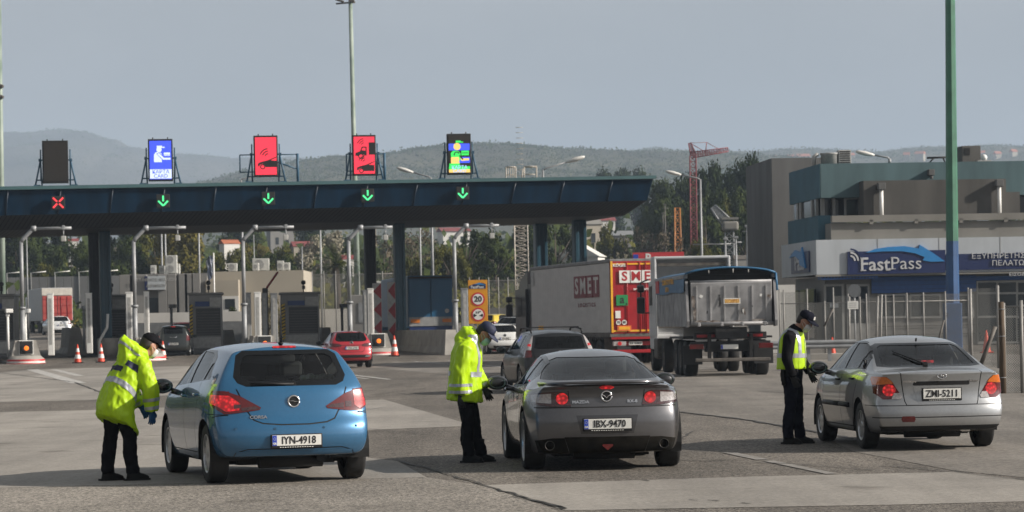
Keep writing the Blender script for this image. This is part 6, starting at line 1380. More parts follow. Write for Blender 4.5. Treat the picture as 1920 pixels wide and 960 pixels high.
# ------------------------------------------------------------------ officer looking down beside the grey coupe
g = gpt(888, 870)
p2 = thing('person', 'person in yellow jacket and navy cap looking down beside the grey coupe', 'person', (g.x, g.y, .024), radians(-8), 'officers checking drivers')
hip = (-.09, 0, .87); legs = [((-.05, -.09, .47), (-.04, -.10, 0), -1), ((.0, .10, .47), (.07, .10, 0), 1)]
trunk = [((-.09, 0, .87), 4, .145, .10), ((-.08, 0, 1.02), 6, .14, .10), ((-.06, 0, 1.22), 10, .16, .115), ((-.03, 0, 1.36), 16, .175, .10), ((.01, 0, 1.43), 22, .09, .07)]
arms = [((-.04, -.205, 1.33), (-.11, -.26, 1.05), (-.10, -.25, .80), (.05, .05, -1), (1, 0, 0)), ((-.04, .205, 1.33), (.0, .27, 1.05), (.12, .22, .86), (.4, -.1, -.9), (.9, 0, .4))]
bd = MB(); limbs(bd, hip, legs, trunk, arms); bd.tube([(.0, 0, 1.42), (.10, 0, 1.50)], [.060, .056], 12)
head(p2, (.165, 0, 1.515), -10, 42, 0, mat('navy cap cloth', (.012, .018, .050), .7, var=.15, scale=20), M_MASKG, mb=bd); build_body(bd, p2)
trousers(p2, (-.09, 0, .86), legs, a=4, seed=5); boots(p2, [(-.05, -.10, 0, -8), (.06, .10, 0, 5)])
mb = MB()
loft(mb, [lean((-.09, 0, .72), 6, .265, .225), lean((-.095, 0, .80), 5, .265, .215), lean((-.085, 0, .95), 5, .25, .195), lean((-.075, 0, 1.12), 8, .25, .19), lean((-.055, 0, 1.28), 12, .255, .185), lean((-.035, 0, 1.38), 18, .235, .155), lean((.0, 0, 1.455), 26, .15, .115), lean((.03, 0, 1.49), 30, .105, .09)], 26)
for sh, el, wr, fw, sd in arms:
    sh, el, wr = Vector(sh), Vector(el), Vector(wr); mb.tube([sh+(sh-el)*.14+Vector((0, -sh.y*.3, 0)), sh, sh.lerp(el, .5), el, el.lerp(wr, .5), wr], [.085, .110, .106, .098, .094, .086], 18)
loft(mb, [((.035, 0, 1.46), (0, .12, 0), (.085, 0, -.03)), ((.0, 0, 1.51), (0, .135, 0), (.115, 0, -.02)), ((-.035, 0, 1.56), (0, .115, 0), (.10, 0, .0)), ((-.05, 0, 1.61), (0, .06, 0), (.05, 0, .0))], 18)
loft(mb, [((-.10, 0, 1.37), (0, .13, 0), (.08, 0, 0)), ((-.12, 0, 1.47), (0, .135, 0), (.09, 0, 0)), ((-.10, 0, 1.54), (0, .09, 0), (.06, 0, 0))], 16)
sidef = lambda c, n: n.y < -.25 and c.y < -.05
bx2 = (Vector((0, 0, 0)), Vector((1, 0, 0)), Vector((0, 0, 1)))
cloth(mb, 'rain_jacket', M_HV, p2, voxel=.015, smooth=3, fold=.022, fs=8, seed=9, stretch=(1.2, 1, .5),
      bands=[((-.085, 0, 1.045), (.06, 0, 1), -.030, .030, lambda c, n: not (c.y < -.135 and -.24 < c.x < .02) and not (c.y > .16 and c.x > -.08)), ((-.10, -.25, .84), (0, 0, 1), -.022, .012, lambda c, n: c.y < -.13 and -.25 < c.x < .03), ((-.10, -.25, .91), (0, 0, 1), -.012, .022, lambda c, n: c.y < -.13 and -.25 < c.x < .03), ((.09, .23, .90), (.4, 0, -.9), -.015, .02, lambda c, n: c.y > .14 and c.x > 0),
             ((0, -.105, 1.2), (0, 1, 0), -.026, .026, lambda c, n: c.z > 1.06 and n.x > -.2 and c.z < 1.50 and c.x > -.06 and n.z > -.3), ((0, .105, 1.2), (0, 1, 0), -.026, .026, lambda c, n: c.z > 1.06 and n.x > -.2 and c.z < 1.50 and c.x > -.06 and n.z > -.3)])
# tape over the shoulder, a strip laid on the cloth
if False:
  gm = MB(); pts = [(-.16, -.155, 1.41), (-.08, -.185, 1.455), (.0, -.18, 1.45), (.07, -.165, 1.38), (.115, -.15, 1.26), (.125, -.145, 1.10)]
  for a, b in zip(pts, pts[1:]):
    a, b = Vector(a), Vector(b); s = Vector((0, .032, 0)); u = Vector((.012, -.012, .012)); gm.add([a-s+u, b-s+u, b+s+u, a+s+u, a-s, b-s, b+s, a+s], [(0, 1, 2, 3), (4, 7, 6, 5), (0, 4, 5, 1), (3, 2, 6, 7)])
for sh, el, wr, fw, sd in arms:
    gm = MB(); w = Vector(wr); hand(gm, w, fw, sd, .6, 1.04); gm.tube([w-Vector(fw).normalized()*.06, w+Vector(fw).normalized()*.02], [.038, .034], 12); cloth(gm, 'glove', M_GLOVEB, p2, voxel=.0045, smooth=1)
# ------------------------------------------------------------------ officer in a vest beside the silver saloon
g = gpt(1488, 835)
p3 = thing('person', 'person in yellow vest over black uniform looking down at the silver saloon', 'person', (g.x, g.y, .024), radians(-24), 'officers checking drivers')
hip = (-.01, 0, .93); legs = [((.0, -.09, .50), (-.04, -.10, 0), -1), ((.03, .10, .50), (.05, .11, 0), 1)]
trunk = [((-.01, 0, .93), 0, .15, .105), ((.0, 0, 1.06), 0, .15, .11), ((.0, 0, 1.26), 6, .175, .125), ((.03, 0, 1.42), 14, .185, .105), ((.06, 0, 1.48), 22, .09, .07)]
arms = [((.04, -.205, 1.38), (.02, -.265, 1.10), (.08, -.225, .87), (.35, .15, -.9), (.9, 0, .4)), ((.02, .205, 1.38), (.04, .26, 1.10), (.17, .20, .92), (.5, -.2, -.8), (.8, 0, .5))]
bd = MB(); limbs(bd, hip, legs, trunk, arms); bd.tube([(.05, 0, 1.46), (.135, 0, 1.55)], [.060, .056], 12)
head(p3, (.19, 0, 1.585), -6, 30, 0, M_NAVYC, M_MASK, mb=bd, brim=.095); build_body(bd, p3)
trousers(p3, (-.01, 0, .91), legs, a=0, seed=11, rw=.175, rd=.135, m=M_NAVYC); boots(p3, [(-.04, -.10, 0, -6), (.05, .11, 0, 8)])
mb = MB(); loft(mb, [lean((-.01, 0, .88), 0, .19, .145), lean((-.005, 0, .98), 0, .185, .14), lean((.0, 0, 1.15), 3, .19, .142), lean((.01, 0, 1.30), 8, .20, .145), lean((.03, 0, 1.42), 14, .19, .122), lean((.06, 0, 1.48), 22, .12, .095), lean((.10, 0, 1.525), 30, .078, .075)], 24)
for sh, el, wr, fw, sd in arms:
    sh, el, wr = Vector(sh), Vector(el), Vector(wr); mb.tube([sh+(sh-el)*.14+Vector((0, -sh.y*.3, 0)), sh, sh.lerp(el, .5), el, el.lerp(wr, .5), wr], [.07, .086, .080, .070, .064, .056], 16)
cloth(mb, 'uniform_jacket', M_BLKC, p3, voxel=.014, smooth=2, fold=.014, fs=11, seed=3)
mb = MB(); loft(mb, [lean((-.012, 0, .965), 0, .222, .192), lean((-.005, 0, 1.10), 2, .218, .185), lean((.0, 0, 1.22), 5, .22, .182), lean((.01, 0, 1.34), 9, .212, .168), lean((.03, 0, 1.43), 14, .168, .135), lean((.06, 0, 1.485), 22, .115, .10)], 26)
cloth(mb, 'hi_vis_vest', M_HV, p3, voxel=.014, smooth=2, fold=.010, fs=10, seed=6,
      bands=[((0, 0, 1.145), (.02, 0, 1), -.028, .028, None), ((0, -.115, 1.3), (0, 1, 0), -.024, .024, lambda c, n: c.z > 1.17), ((0, .115, 1.3), (0, 1, 0), -.024, .024, lambda c, n: c.z > 1.17)])
gm = MB(); gm.tube([(.180, .0, 1.0), (.184, 0, 1.2), (.178, 0, 1.36)], .006, 5); gm.build('zip', M_GREY, p3)
for sh, el, wr, fw, sd in arms:
    gm = MB(); w = Vector(wr); hand(gm, w, fw, sd, .6, 1.04); gm.tube([w-Vector(fw).normalized()*.05, w+Vector(fw).normalized()*.02], [.036, .033], 12); cloth(gm, 'glove', M_GLOVEB, p3, voxel=.0045, smooth=1)
gm = MB(); gm.box((.02, -.155, .95), (.22, .05, .05), bev=.015); gm.box((.08, -.175, .89), (.06, .05, .13), bev=.015); gm.box((-.06, -.18, .86), (.05, .05, .20), bev=.015); gm.build('duty_belt', M_BOOT, p3)
# ================================================================== SERVICE BUILDING AT THE RIGHT
M_TEAL = mat('teal render', (.072, .125, .138), .85, var=.22, scale=1.2, detail=9, stretch=(1, 1, .2))
M_TEALD = mat('deep teal render', (.045, .115, .155), .85, var=.14, scale=.7, detail=8)
M_CGREY = mat('raw grey concrete wall', (.116, .117, .116), .9, var=.24, scale=.9, detail=9, stretch=(1, 1, .22))
M_CDARK = mat('brown grey concrete wall', (.088, .084, .078), .9, var=.28, scale=.9, detail=9, stretch=(1, 1, .2))
M_CLITE = mat('pale concrete band', (.205, .198, .18), .9, var=.14, scale=.6, detail=9, stretch=(1, 1, .35))
M_FASC = mat('white sign fascia', (.40, .43, .46), .45, var=.10, scale=1.2, stretch=(1, 1, .25))
M_SIGN = mat('navy sign panel', (.012, .022, .085), .35, var=.06)
M_CYAN = mat('bright blue sign', (.025, .20, .48), .4, var=.06)
M_FBLUE = mat('shopfront blue', (.012, .065, .22), .5, var=.15)
M_LET = mat('sign letters silver', (.50, .51, .53), .4)
M_ALU = mat('window aluminium', (.27, .27, .26), .5, var=.1)
M_GLZ = mat('dark shop glass', (.022, .026, .028), .08, var=.3, scale=1, spec=.6)
M_SPAN = mat('shopfront grey panel', (.17, .165, .155), .6, var=.12, scale=1)
BY = radians(5); BU, BV = Vector((cos(BY), sin(BY), 0)), Vector((-sin(BY), cos(BY), 0))
BO = Vector((px(1530, 138, 500), 138, 0)); bg_ = gz(138)
bd_ = thing('service_building', 'teal and grey service building with navy shop sign at the right', 'building', BO, BY)
def bl(x, y, off=0):
    """photo point -> (along, height) on the facade plane pushed back by off"""
    u, v = uv(x, y); u /= F; t = tan(BY); O = BO+BV*off; Z = (O.y-t*O.x)/(1-t*u); X = u*Z
    return (X-O.x)/cos(BY), H+v/F*Z
def wallbox(name, x0, x1, y0, y1, off, depth, m, xr=None, parent=None, z0=None):
    (a0, zt), (a1, _) = bl(x0, y0, off), bl(x1, y0, off); zb = bl(x0, y1, off)[1] if z0 is None else z0
    mb = MB(); mb.box(((a0+a1)/2, off+depth/2, (zt+zb)/2), (a1-a0, depth, zt-zb)); return mb.build(name, m, parent or bd_)
DB = 8.0
a_r = 22.0
def span(x0, y0, y1, off, depth, m, name='wall', a1=a_r, parent=None):
    a0, zt = bl(x0, y0, off); zb = bl(x0, y1, off)[1]; mb = MB(); mb.box(((a0+a1)/2, off+depth/2, (zt+zb)/2), (a1-a0, depth, zt-zb)); return mb.build(name, m, parent or bd_)
span(1538, 307, 371, .25, DB, M_TEAL)                                     # upper teal storey
zwb = bl(1538, 371, .25)[1]; zwt = bl(1538, 404, .25)[1]
mb = MB(); a0 = bl(1538, 371, .25)[0]; mb.box((a0+8, 1.6, (zwb+zwt)/2), (16.0, .2, zwb-zwt+.02)); mb.box((a0+.15, 4.6, (zwb+zwt)/2), (.1, 6.2, zwb-zwt+.02)); mb.build('window_band', M_GLZ, bd_)
for (x0, x1) in ((1540, 1546), (1561, 1566)): wallbox('window_mullion', x0, x1, 371.5, 404, .9, .3, M_ALU)
wallbox('balcony_door', 1583, 1614, 371.5, 411, .75, .12, M_ALU); wallbox('door_glass', 1587, 1610, 374, 411, .70, .04, M_GLZ)
# left flank windows
for dy in (1.6, 2.6, 5.6, 6.4):
    mb = MB(); mb.box((a0+.07, dy, (zwb+zwt)/2), (.12, .35, zwb-zwt)); mb.build('window_mullion', M_ALU, bd_)
mb = MB(); zb2 = bl(1538, 456, .25)[1]; mb.box((bl(1538, 404, .25)[0]+.55, .30+DB/2, (zwt+zb2)/2), (1.3, DB, zwt-zb2)); mb.build('lower_wall', M_TEALD, bd_)
mb = MB(); zt_ = bl(1538, 307, .25)[1]; mb.box((a0-.011, .25+DB/2, (zt_+zwb)/2), (.02, DB-.01, zt_-zwb-.01)); mb.build('flank_wall', M_TEALD, bd_)
span(1619, 339, 409, -.75, 2.3, M_CDARK, a1=bl(1886, 339, -.75)[0])        # projecting concrete block
span(1560, 404.5, 417, -1.35, .35, M_CLITE, 'parapet_rail'); span(1558, 418.5, 456, -1.15, 5, M_CLITE, 'balcony_wall')
a, z = bl(1588, 404, -1.4); 
for k in range(8): mb = MB(); mb.box((a+1.2+k*2.2, -1.25, z-.33), (.18, .2, .22)); mb.build('rail_post', M_CLITE, bd_)
for xx, yt, yb in ((1652, 344, 414), (1873, 338, 410)):
    a, zt = bl(xx, yt, -.95); zb = bl(xx, yb, -.95)[1]; mb = MB(); mb.box((a, -.98, zt-.14), (.36, .40, .32), bev=.02); rh = mb.build('rain_head', M_CGREY, bd_)
    mb = MB(); mb.tube([(a, -.95, zt-.3), (a, -.95, zb)], .10, 10); mb.build('downpipe', M_WHITE, rh)
a, zt = bl(1745, 318, .1); mb = MB(); mb.box((a, .05, zt-.14), (.30, .36, .30), bev=.02); mb.tube([(a+.03, .1, zt-.3), (a+.03, .1, zt-.46)], .09, 8); mb.build('rain_head', M_CGREY, bd_)
span(1886, 360, 409, -.2, 1.5, M_CDARK, a1=bl(1912, 360, -.2)[0])
# grey stair tower behind
q0, q1 = at(1446, 297, 150), at(1500, 297, 150); zt = q0.z
tw = MB(); tw.box((0, 4, zt/2), (q1.x-q0.x+2.0, 8, zt)); lc = (Vector((q0.x+(q1.x-q0.x+2)/2, 150, 0))-BO); lx, ly = lc.dot(BU), lc.dot(BV)
t_ = tw.build('stair_tower', M_CGREY, bd_); t_.location = (lx, ly, 0); t_.rotation_euler.z = 0
# white sign fascia box round the shop
a0, zt = bl(1530, 450, -1.6); zb = bl(1530, 515, -1.6)[1]
mb = MB(); mb.box(((a0+a_r)/2, -1.6+4.6, (zt+zb)/2), (a_r-a0, 9.2, zt-zb)); fs_ = mb.build('sign_fascia', M_FASC, bd_)
for k in range(1, 6): mb = MB(); mb.box((a0+3.0*k, -1.607, (zt+zb)/2), (.02, .012, zt-zb)); mb.build('fascia_joint', M_ALU, fs_)
span(1530, 515.5, 519, -1.62, .3, M_CLITE, 'fascia_sill')
OS = -1.66
def sp(poly, name, m, t0, t1, par): 
    P = [bl(x, y, OS) for x, y in poly]; mb = MB(); mb.prism(P, lambda p, q, t: Vector((p, OS+.05-t, q)), t0, t1); return mb.build(name, m, par)
np_ = sp([(1589, 472), (1772, 468.5), (1772, 511), (1589, 515)], 'navy_panel', M_SIGN, 0, .10, fs_)
np2 = sp([(1773, 477), (2060, 469), (2060, 501), (1773, 507)], 'navy_panel', M_SIGN, 0, .09, fs_)
for k in range(3):
    r = 7+6*k; sp([(1594+r*cos(radians(a)), 489-r*sin(radians(a))*1.05) for a in range(0, 95, 15)]+[(1594+(r+3)*cos(radians(a)), 489-(r+3)*sin(radians(a))*1.05) for a in range(90, -5, -15)], 'wave_mark', M_SIGN if k == 2 else M_LET, .10, .12+.01*k, np_)
sw = [(1622, 474), (1640, 467), (1665, 463), (1695, 461.5), (1722, 466), (1724, 459), (1748, 474), (1771, 490), (1745, 491), (1729, 488), (1733, 482), (1715, 475), (1690, 471), (1655, 471.5)]
P_ = [bl(x, y, OS) for x, y in sw]; mb = MB()
top_, bot_ = [0, 1, 2, 3, 4], [0, 13, 12, 11, 10]
n_ = len(P_); vs = [Vector((p, OS-.10, q)) for p, q in P_]+[Vector((p, OS+.06, q)) for p, q in P_]
fl = [(0, 1, 13), (1, 2, 12, 13), (2, 3, 12), (3, 4, 11, 12), (4, 10, 11), (4, 5, 6, 10), (6, 8, 9, 10), (6, 7, 8)]
mb.add(vs, fl+[tuple(i+n_ for i in f[::-1]) for f in fl]+[(i, (i+1) % n_, n_+(i+1) % n_, n_+i) for i in range(n_)]); mb.build('arrow_swoosh', M_CYAN, fs_)
def serif_text(par, txt, x0, x1, yb, yt, bold, name):
    (a0_, zb_), (a1_, _) = bl(x0, yb, OS), bl(x1, yb, OS); zt_ = bl(x0, yt, OS)[1]; vs, fs = text_mesh(txt, 1.0, .05, bold)
    xs = [v.x for v in vs]; ys_ = [v.y for v in vs]; kx = (a1_-a0_)/(max(xs)-min(xs)); ky = (zt_-zb_)/(max(ys_)-min(ys_)); mb = MB()
    mb.add([Vector((a0_+(v.x-min(xs))*kx, OS-.075-v.z*.8, zb_+(v.y-min(ys_))*ky)) for v in vs], fs); return mb, (a0_, a1_, zb_, zt_)
mb, (u0, u1, w0, w1) = serif_text(np_, 'Fast', 1614, 1669, 508, 483, .012, ''); hh = w1-w0
for f0, f1, zz in ((-.02, .17, 0), (-.02, .08, 1), (.62, .70, .0), (.84, 1.0, 0)): mb.box((u0+(u1-u0)*(f0+f1)/2, OS-.075, w0+hh*zz+(.02 if zz == 0 else -.02)), ((u1-u0)*(f1-f0), .04, hh*.07))
mb.build('shop_lettering', M_LET, np_)
mb, (u0, u1, w0, w1) = serif_text(np_, 'Pass', 1671, 1727, 505, 482, -.004, ''); hh = w1-w0
for f0, f1, zz in ((-.02, .14, 0), (-.02, .08, 1)): mb.box((u0+(u1-u0)*(f0+f1)/2, OS-.075, w0+hh*zz+(.02 if zz == 0 else -.02)), ((u1-u0)*(f1-f0), .04, hh*.05))
mb.build('shop_lettering', M_LET, np_)
mb, _ = serif_text(np2, 'ΕΞΥΠΗΡΕΤΗΣΗ', 1822, 1932, 485, 475, .0, ''); mb.build('greek_lettering', M_LET, np2)
mb, _ = serif_text(np2, 'ΠΕΛΑΤΩΝ', 1860, 1930, 498, 488, .0, ''); mb.build('greek_lettering', M_LET, np2)
# flank sign
zt2, zb2 = bl(1530, 466, OS)[1], bl(1530, 512, OS)[1]; mb = MB(); mb.box((a0-.05, 2.2, (zt2+zb2)/2), (.08, 4.6, zt2-zb2-.15)); fsn = mb.build('flank_panel', M_SIGN, fs_)
mb = MB(); vs, fs = text_mesh('Pass', 1.1, .04, .01); mb.add([Vector((a0-.11-v.z, 2.2-v.x*1.3, zb2+.55+v.y)) for v in vs], fs); mb.build('shop_lettering', M_LET, fsn)
mb = MB(); zz = zt2-.1; mb.prism([(4.6, zz-.2), (3.0, zz+.15), (1.6, zz), (1.2, zz+.25), (.4, zz-.8), (1.8, zz-.6), (1.9, zz-.35), (3.0, zz-.15)], lambda p, q, t: Vector((a0-.1-t, p, q)), 0, .08); mb.build('arrow_swoosh', M_CYAN, fsn)
# shopfront
zs0 = bg_; zf = bl(1530, 519, -1.2)[1]
mb = MB(); mb.box((a0+.35+(a_r-a0)/2, -.6+3.8, (zf+zs0)/2), (a_r-a0-.5, 7.6, zf-zs0)); mb.build('shop_wall', M_SPAN, bd_)
OF = -.66
def fr(x0, x1, y0, y1, m, name, d=.06, o=OF): return wallbox(name, x0, x1, y0, y1, o-d, d, m)
fr(1540, 1646, 518, 524.5, M_FBLUE, 'awning', .9, OF)
mb = MB()
for k in range(17): a, z = bl(1544+6*k, 520.5, -1.6); mb.box((a, -1.57, z), (.07, .03, .06))
mb.build('awning_perforation', M_GAP, bd_)
fr(1634, 1830, 519.5, 550, M_FBLUE, 'blue_cladding', .07)
for yy in (527, 535, 543): fr(1634, 1830, yy, yy+.7, M_SIGN, 'cladding_joint', .085)
fr(1830, 2040, 518, 526, M_FBLUE, 'blue_cladding', .07)
mb, _ = serif_text(bd_, 'ΕΙΣΟΔΟΣ', 1892, 1935, 517.5, 511.5, 0, ''); mb.build('entrance_lettering', M_LET, bd_)
fr(1545, 1582, 533, 642, M_ALU, 'shop_door', .06); fr(1549, 1578, 537, 638, M_GLZ, 'door_glass', .08); fr(1556, 1572, 568, 577, M_FASC, 'door_notice', .10)
fr(1587, 1630, 533, 642, M_ALU, 'shop_frame', .06); fr(1592, 1609, 537, 606, M_GLZ, 'shop_glass', .08); fr(1613, 1627, 537, 606, M_GLZ, 'shop_glass', .08)
for x0, x1 in ((1646, 1700), (1706, 1764), (1796, 1826)):
    fr(x0, x1, 552, 597, M_ALU, 'window_frame', .06); fr(x0+3, x1-3, 555, 593, M_GLZ, 'shop_glass', .08)
fr(1722, 1735, 562, 590, M_GLZ, 'inner_notice', .085)
fr(1638, 1828, 612, 613, M_GAP, 'panel_joint', .02); fr(1638, 1828, 628, 629, M_GAP, 'panel_joint', .02)
fr(1831, 2040, 527, 645, M_ALU, 'shop_frame', .06)
for x0, x1 in ((1834, 1868), (1872, 1905), (1909, 1945), (1949, 1990)):
    for y0, y1 in ((530, 548), (552, 592), (596, 640)): fr(x0, x1, y0, y1, M_GLZ, 'shop_glass', .08)
for yy, x0, x1 in ((552, 1490, 1529), (590, 1490, 1529)):
    pass
for dy in (.6, 2.6, 4.6):
    mb = MB(); mb.box((a0+.32, dy+.7, zs0+1.7), (.12, 1.5, 2.4)); mb.build('side_window', M_GLZ, bd_)
# things on the roof
roofz = bl(1538, 307, .25)[1]
def on_roof(x, off): return BO+BU*bl(x, 300, off)[0]+BV*off+Vector((0, 0, roofz))
def aircon(loc, w, h, label, rz=BY, fans=1, grp='air conditioning units', m=None):
    t = thing('air_conditioner', label, 'air conditioner', loc, rz, grp); mb = MB(); mb.box((0, 0, h/2+.06), (w, .4, h), bev=.02); mb.box((-w*.35, 0, .03), (.06, .38, .06)); mb.box((w*.35, 0, .03), (.06, .38, .06)); c = mb.build('casing', m or M_PANELW, t)
    for k in range(fans):
        z = .06+h*(k+.5)/fans; r = min(w*.34, h/fans*.40); mb = MB(); mb.tube([(-w*.1+r*cos(2*pi*j/16), -.205, z+r*sin(2*pi*j/16)) for j in range(17)], .012, 5); mb.prism(disc(-w*.1, z, r*.96), lambda p, q, tt: Vector((p, -.2-tt, q)), 0, .006)
        for j in range(4): mb.box((-w*.1, -.212, z), (r*1.9, .006, .012), ry=pi*j/4)
        mb.build('fan', M_PANEL, c)
M_PANELW = mat('appliance white', (.52, .52, .49), .5, var=.1, scale=5)
t = thing('roof_vent', 'pale round vent on the teal roof, left of a louvred box', 'vent', on_roof(1555, 1.5)); mb = MB(); mb.lathe([(0, 0), (.42, 0), (.42, .50), (.46, .52), (.46, .58), (0, .60)], n=20); mb.build('drum', M_PANEL, t); mb = MB(); mb.tube([(-.75, 0, 0), (-.75, 0, .42), (-.55, 0, .55)], .10, 8); mb.build('pipe', M_PANEL, t)
t = thing('louvre_box', 'louvred grey box on the teal roof, right of the round vent', 'vent', on_roof(1582, 1.5), BY); mb = MB(); mb.box((0, 0, .36), (.62, .6, .70), bev=.02); b_ = mb.build('casing', M_PANEL, t); mb = MB()
for k in range(6): mb.box((0, -.305, .10+.105*k), (.52, .02, .05))
mb.build('louvre', M_TRIM, b_)
t = thing('roof_plant', 'brown box plant room on the teal roof, right of the big green pole', 'plant room', on_roof(1816, 3), BY); mb = MB(); mb.box((0, 0, .45), (.95, 1.2, .90), bev=.02); b_ = mb.build('casing', M_CDARK, t); mb = MB(); mb.box((-.22, -.61, .62), (.28, .03, .34)); mb.build('opening', M_GAP, b_)
t = thing('roof_bracket', 'dark bracket on the teal roof edge, left of the big green pole', 'bracket', on_roof(1757, 1), BY); mb = MB(); mb.tube([(-.5, 0, .25), (.55, 0, .27)], .05, 6); mb.tube([(-.4, 0, 0), (-.15, 0, .25)], .04, 6); mb.tube([(.4, 0, 0), (.3, 0, .25)], .04, 6); mb.build('frame', M_TRIM, t)
t = thing('satellite_dome', 'small white dome aerial on the teal roof at the right', 'aerial', on_roof(1845, 2)); mb = MB(); mb.sphere((0, 0, .28), .17, 12, 8); mb.build('dome', M_WHITE, t); mb = MB(); mb.box((0, 0, .08), (.7, .3, .14), bev=.02); mb.build('base', M_PANEL, t)
def lamp_head(mb, p, d, s=1.0):
    p, d = Vector(p), Vector(d).normalized(); u = Vector((0, 0, 1)); sd = d.cross(u).normalized(); u = sd.cross(d)
    loft(mb, [(p, sd*.04*s, u*.04*s), (p+d*.12*s, sd*.12*s, u*.07*s), (p+d*.4*s, sd*.17*s, u*.10*s), (p+d*.7*s, sd*.14*s, u*.08*s), (p+d*.82*s, sd*.05*s, u*.03*s)], 14)
M_LAMP = mat('lamp head white', (.62, .61, .58), .4, var=.1); M_LGLASS = mat('lamp bowl', (.55, .52, .45), .2, var=.1)
def street_lamp(x, ytop, Z, xh, yh, label, zb=None, s=1.0, grp='street lamps'):
    b, e = at(x, ytop, Z), at(xh, yh, Z); z0 = gz(Z) if zb is None else zb
    t = thing('street_lamp', label, 'street lamp', (b.x, Z, z0), 0, grp); mb = MB(); mb.tube([(0, 0, 0), (0, 0, b.z-z0)], [.10, .06], 10); mb.build('pole', M_GALV, t)
    tip = Vector((e.x-b.x, 0, e.z-z0)); top = Vector((0, 0, b.z-z0)); mb = MB(); mb.tube([top-Vector((0, 0, .05)), top+(tip-top)*.1+Vector((0, 0, .02)), tip], .045, 8); mb.build('arm', M_GALV, t)
    d = (tip-top).normalized(); mb = MB(); lamp_head(mb, tip-d*.1, d, s*1.15); mb.build('lamp_head', M_LAMP, t)
a, _ = bl(1668, 300, .4)
street_lamp(1668, 297, 139.5, 1636, 290.5, 'slim lamp leaning out over the teal roof', roofz-.0, 1.0)
# ---- the big mast, fence, gate, guard rail and cones before the building
M_GRN = mat('mast green paint', (.045, .16, .10), .5, var=.22, scale=1.5); M_MBLUE = mat('mast blue paint', (.02, .075, .20), .5, var=.2, scale=1.5); M_MWHT = mat('mast pale paint', (.48, .55, .50), .55, var=.2, scale=1.5)
Z = 128; b0 = at(1787, 652, Z); c1 = at(1781, -60, Z); zc = at(1786, 452, Z).z
t = thing('light_mast', 'thick green mast with blue foot rising past the photo top at the right', 'mast', (b0.x, Z, 0))
mb = MB(); n8 = 8; dx = c1.x-b0.x; mb.tube([(dx*zc/c1.z, 0, zc), (dx, 0, c1.z)], [.275, .215], 8, True, False); mb.build('shaft', M_GRN, t)
mb = MB(); mb.tube([(0, 0, 0), (dx*zc/c1.z, 0, zc-.002)], [.33, .277], 8, True, False); ft = mb.build('blue_foot', M_MBLUE, t); mb = MB(); mb.box((0, 0, 1.1), (.76, .76, 2.2), bev=.04); mb.box((-.2, -.40, 1.7), (.12, .06, .16)); mb.build('base_box', M_MBLUE, ft)
M_POST = mat('pale fence post', (.24, .235, .225), .6, metal=.2, var=.15, scale=4)
def mesh_wire(name, dens, col):
    if name in MATS: return MATS[name]
    m = bpy.data.materials.new(name); m.use_nodes = True; tr = m.node_tree; b = tr.nodes['Principled BSDF']; b.inputs['Base Color'].default_value = col+(1,); b.inputs['Roughness'].default_value = .6; b.inputs['Metallic'].default_value = .3
    tc = tr.nodes.new('ShaderNodeTexCoord'); o = tr.nodes['Material Output']; mx = tr.nodes.new('ShaderNodeMixShader'); tp_ = tr.nodes.new('ShaderNodeBsdfTransparent'); mxm = tr.nodes.new('ShaderNodeMath'); mxm.operation = 'MAXIMUM'
    for k, ang in enumerate((45, -45)):
        mp = tr.nodes.new('ShaderNodeMapping'); mp.inputs['Rotation'].default_value = (0, radians(ang), 0); w = tr.nodes.new('ShaderNodeTexWave'); w.inputs['Scale'].default_value = dens; w.bands_direction = 'X'; g = tr.nodes.new('ShaderNodeMath'); g.operation = 'GREATER_THAN'; g.inputs[1].default_value = .90
        tr.links.new(tc.outputs['Object'], mp.inputs[0]); tr.links.new(mp.outputs[0], w.inputs[0]); tr.links.new(w.outputs['Fac'], g.inputs[0]); tr.links.new(g.outputs[0], mxm.inputs[k])
    tr.links.new(mxm.outputs[0], mx.inputs[0]); tr.links.new(tp_.outputs[0], mx.inputs[1]); tr.links.new(b.outputs[0], mx.inputs[2]); tr.links.new(mx.outputs[0], o.inputs[0]); MATS[name] = m; return m
M_WIRE = mesh_wire('chain link wire', 9.0, (.22, .22, .21))
def fence(name, label, posts, Z, hh, wire=True, rail=True, m=None, r=.034, yaw=0, z0=0.0):
    """posts: photo columns along one line"""
    t = thing(name, label, 'fence', (0, Z, z0)); xs = []
    for x, yt in posts:
        c = at(x, yt, Z); h = c.z-z0; xs.append((c.x, h)); mb = MB(); mb.tube([(c.x, 0, 0), (c.x, 0, h)], r, 8); mb.build('post', m or M_POST, t)
    if wire:
        for (xa, ha), (xb, hb) in zip(xs, xs[1:]): mb = MB(); h = min(ha, hb)*.96; mb.box(((xa+xb)/2, .0, h/2), (xb-xa-2*r, .012, h)); mb.build('wire_mesh', M_WIRE, t)
    if rail:
        mb = MB(); h = min(h for _, h in xs)*.96; mb.tube([(xs[0][0], 0, h), (xs[-1][0], 0, h)], .02, 6); mb.build('rail', M_POST, t)
    return t
fence('wire_fence', 'tall wire fence with pale posts in front of the shopfront', [(1461, 542), (1469, 543), (1513, 541), (1546, 564), (1562, 539), (1590, 550), (1612, 556), (1624, 551), (1660, 553), (1675, 552), (1700, 549), (1731, 548), (1772, 546), (1815, 539)], 124, 2.9)
Z = 113
t = thing('wire_gate', 'wire gate frame with leaning pale bars before the shop door', 'gate', (0, 119, 0))
for x0, y0, x1 in ((1646, 555, 1642), (1653, 552, 1650), (1592, 556, 1592)): a, b = at(x0, y0, 119), at(x1, 652, 119); mb = MB(); mb.tube([(b.x, 0, 0), (a.x, 0, a.z)], .05, 8); mb.build('bar', M_POST, t)
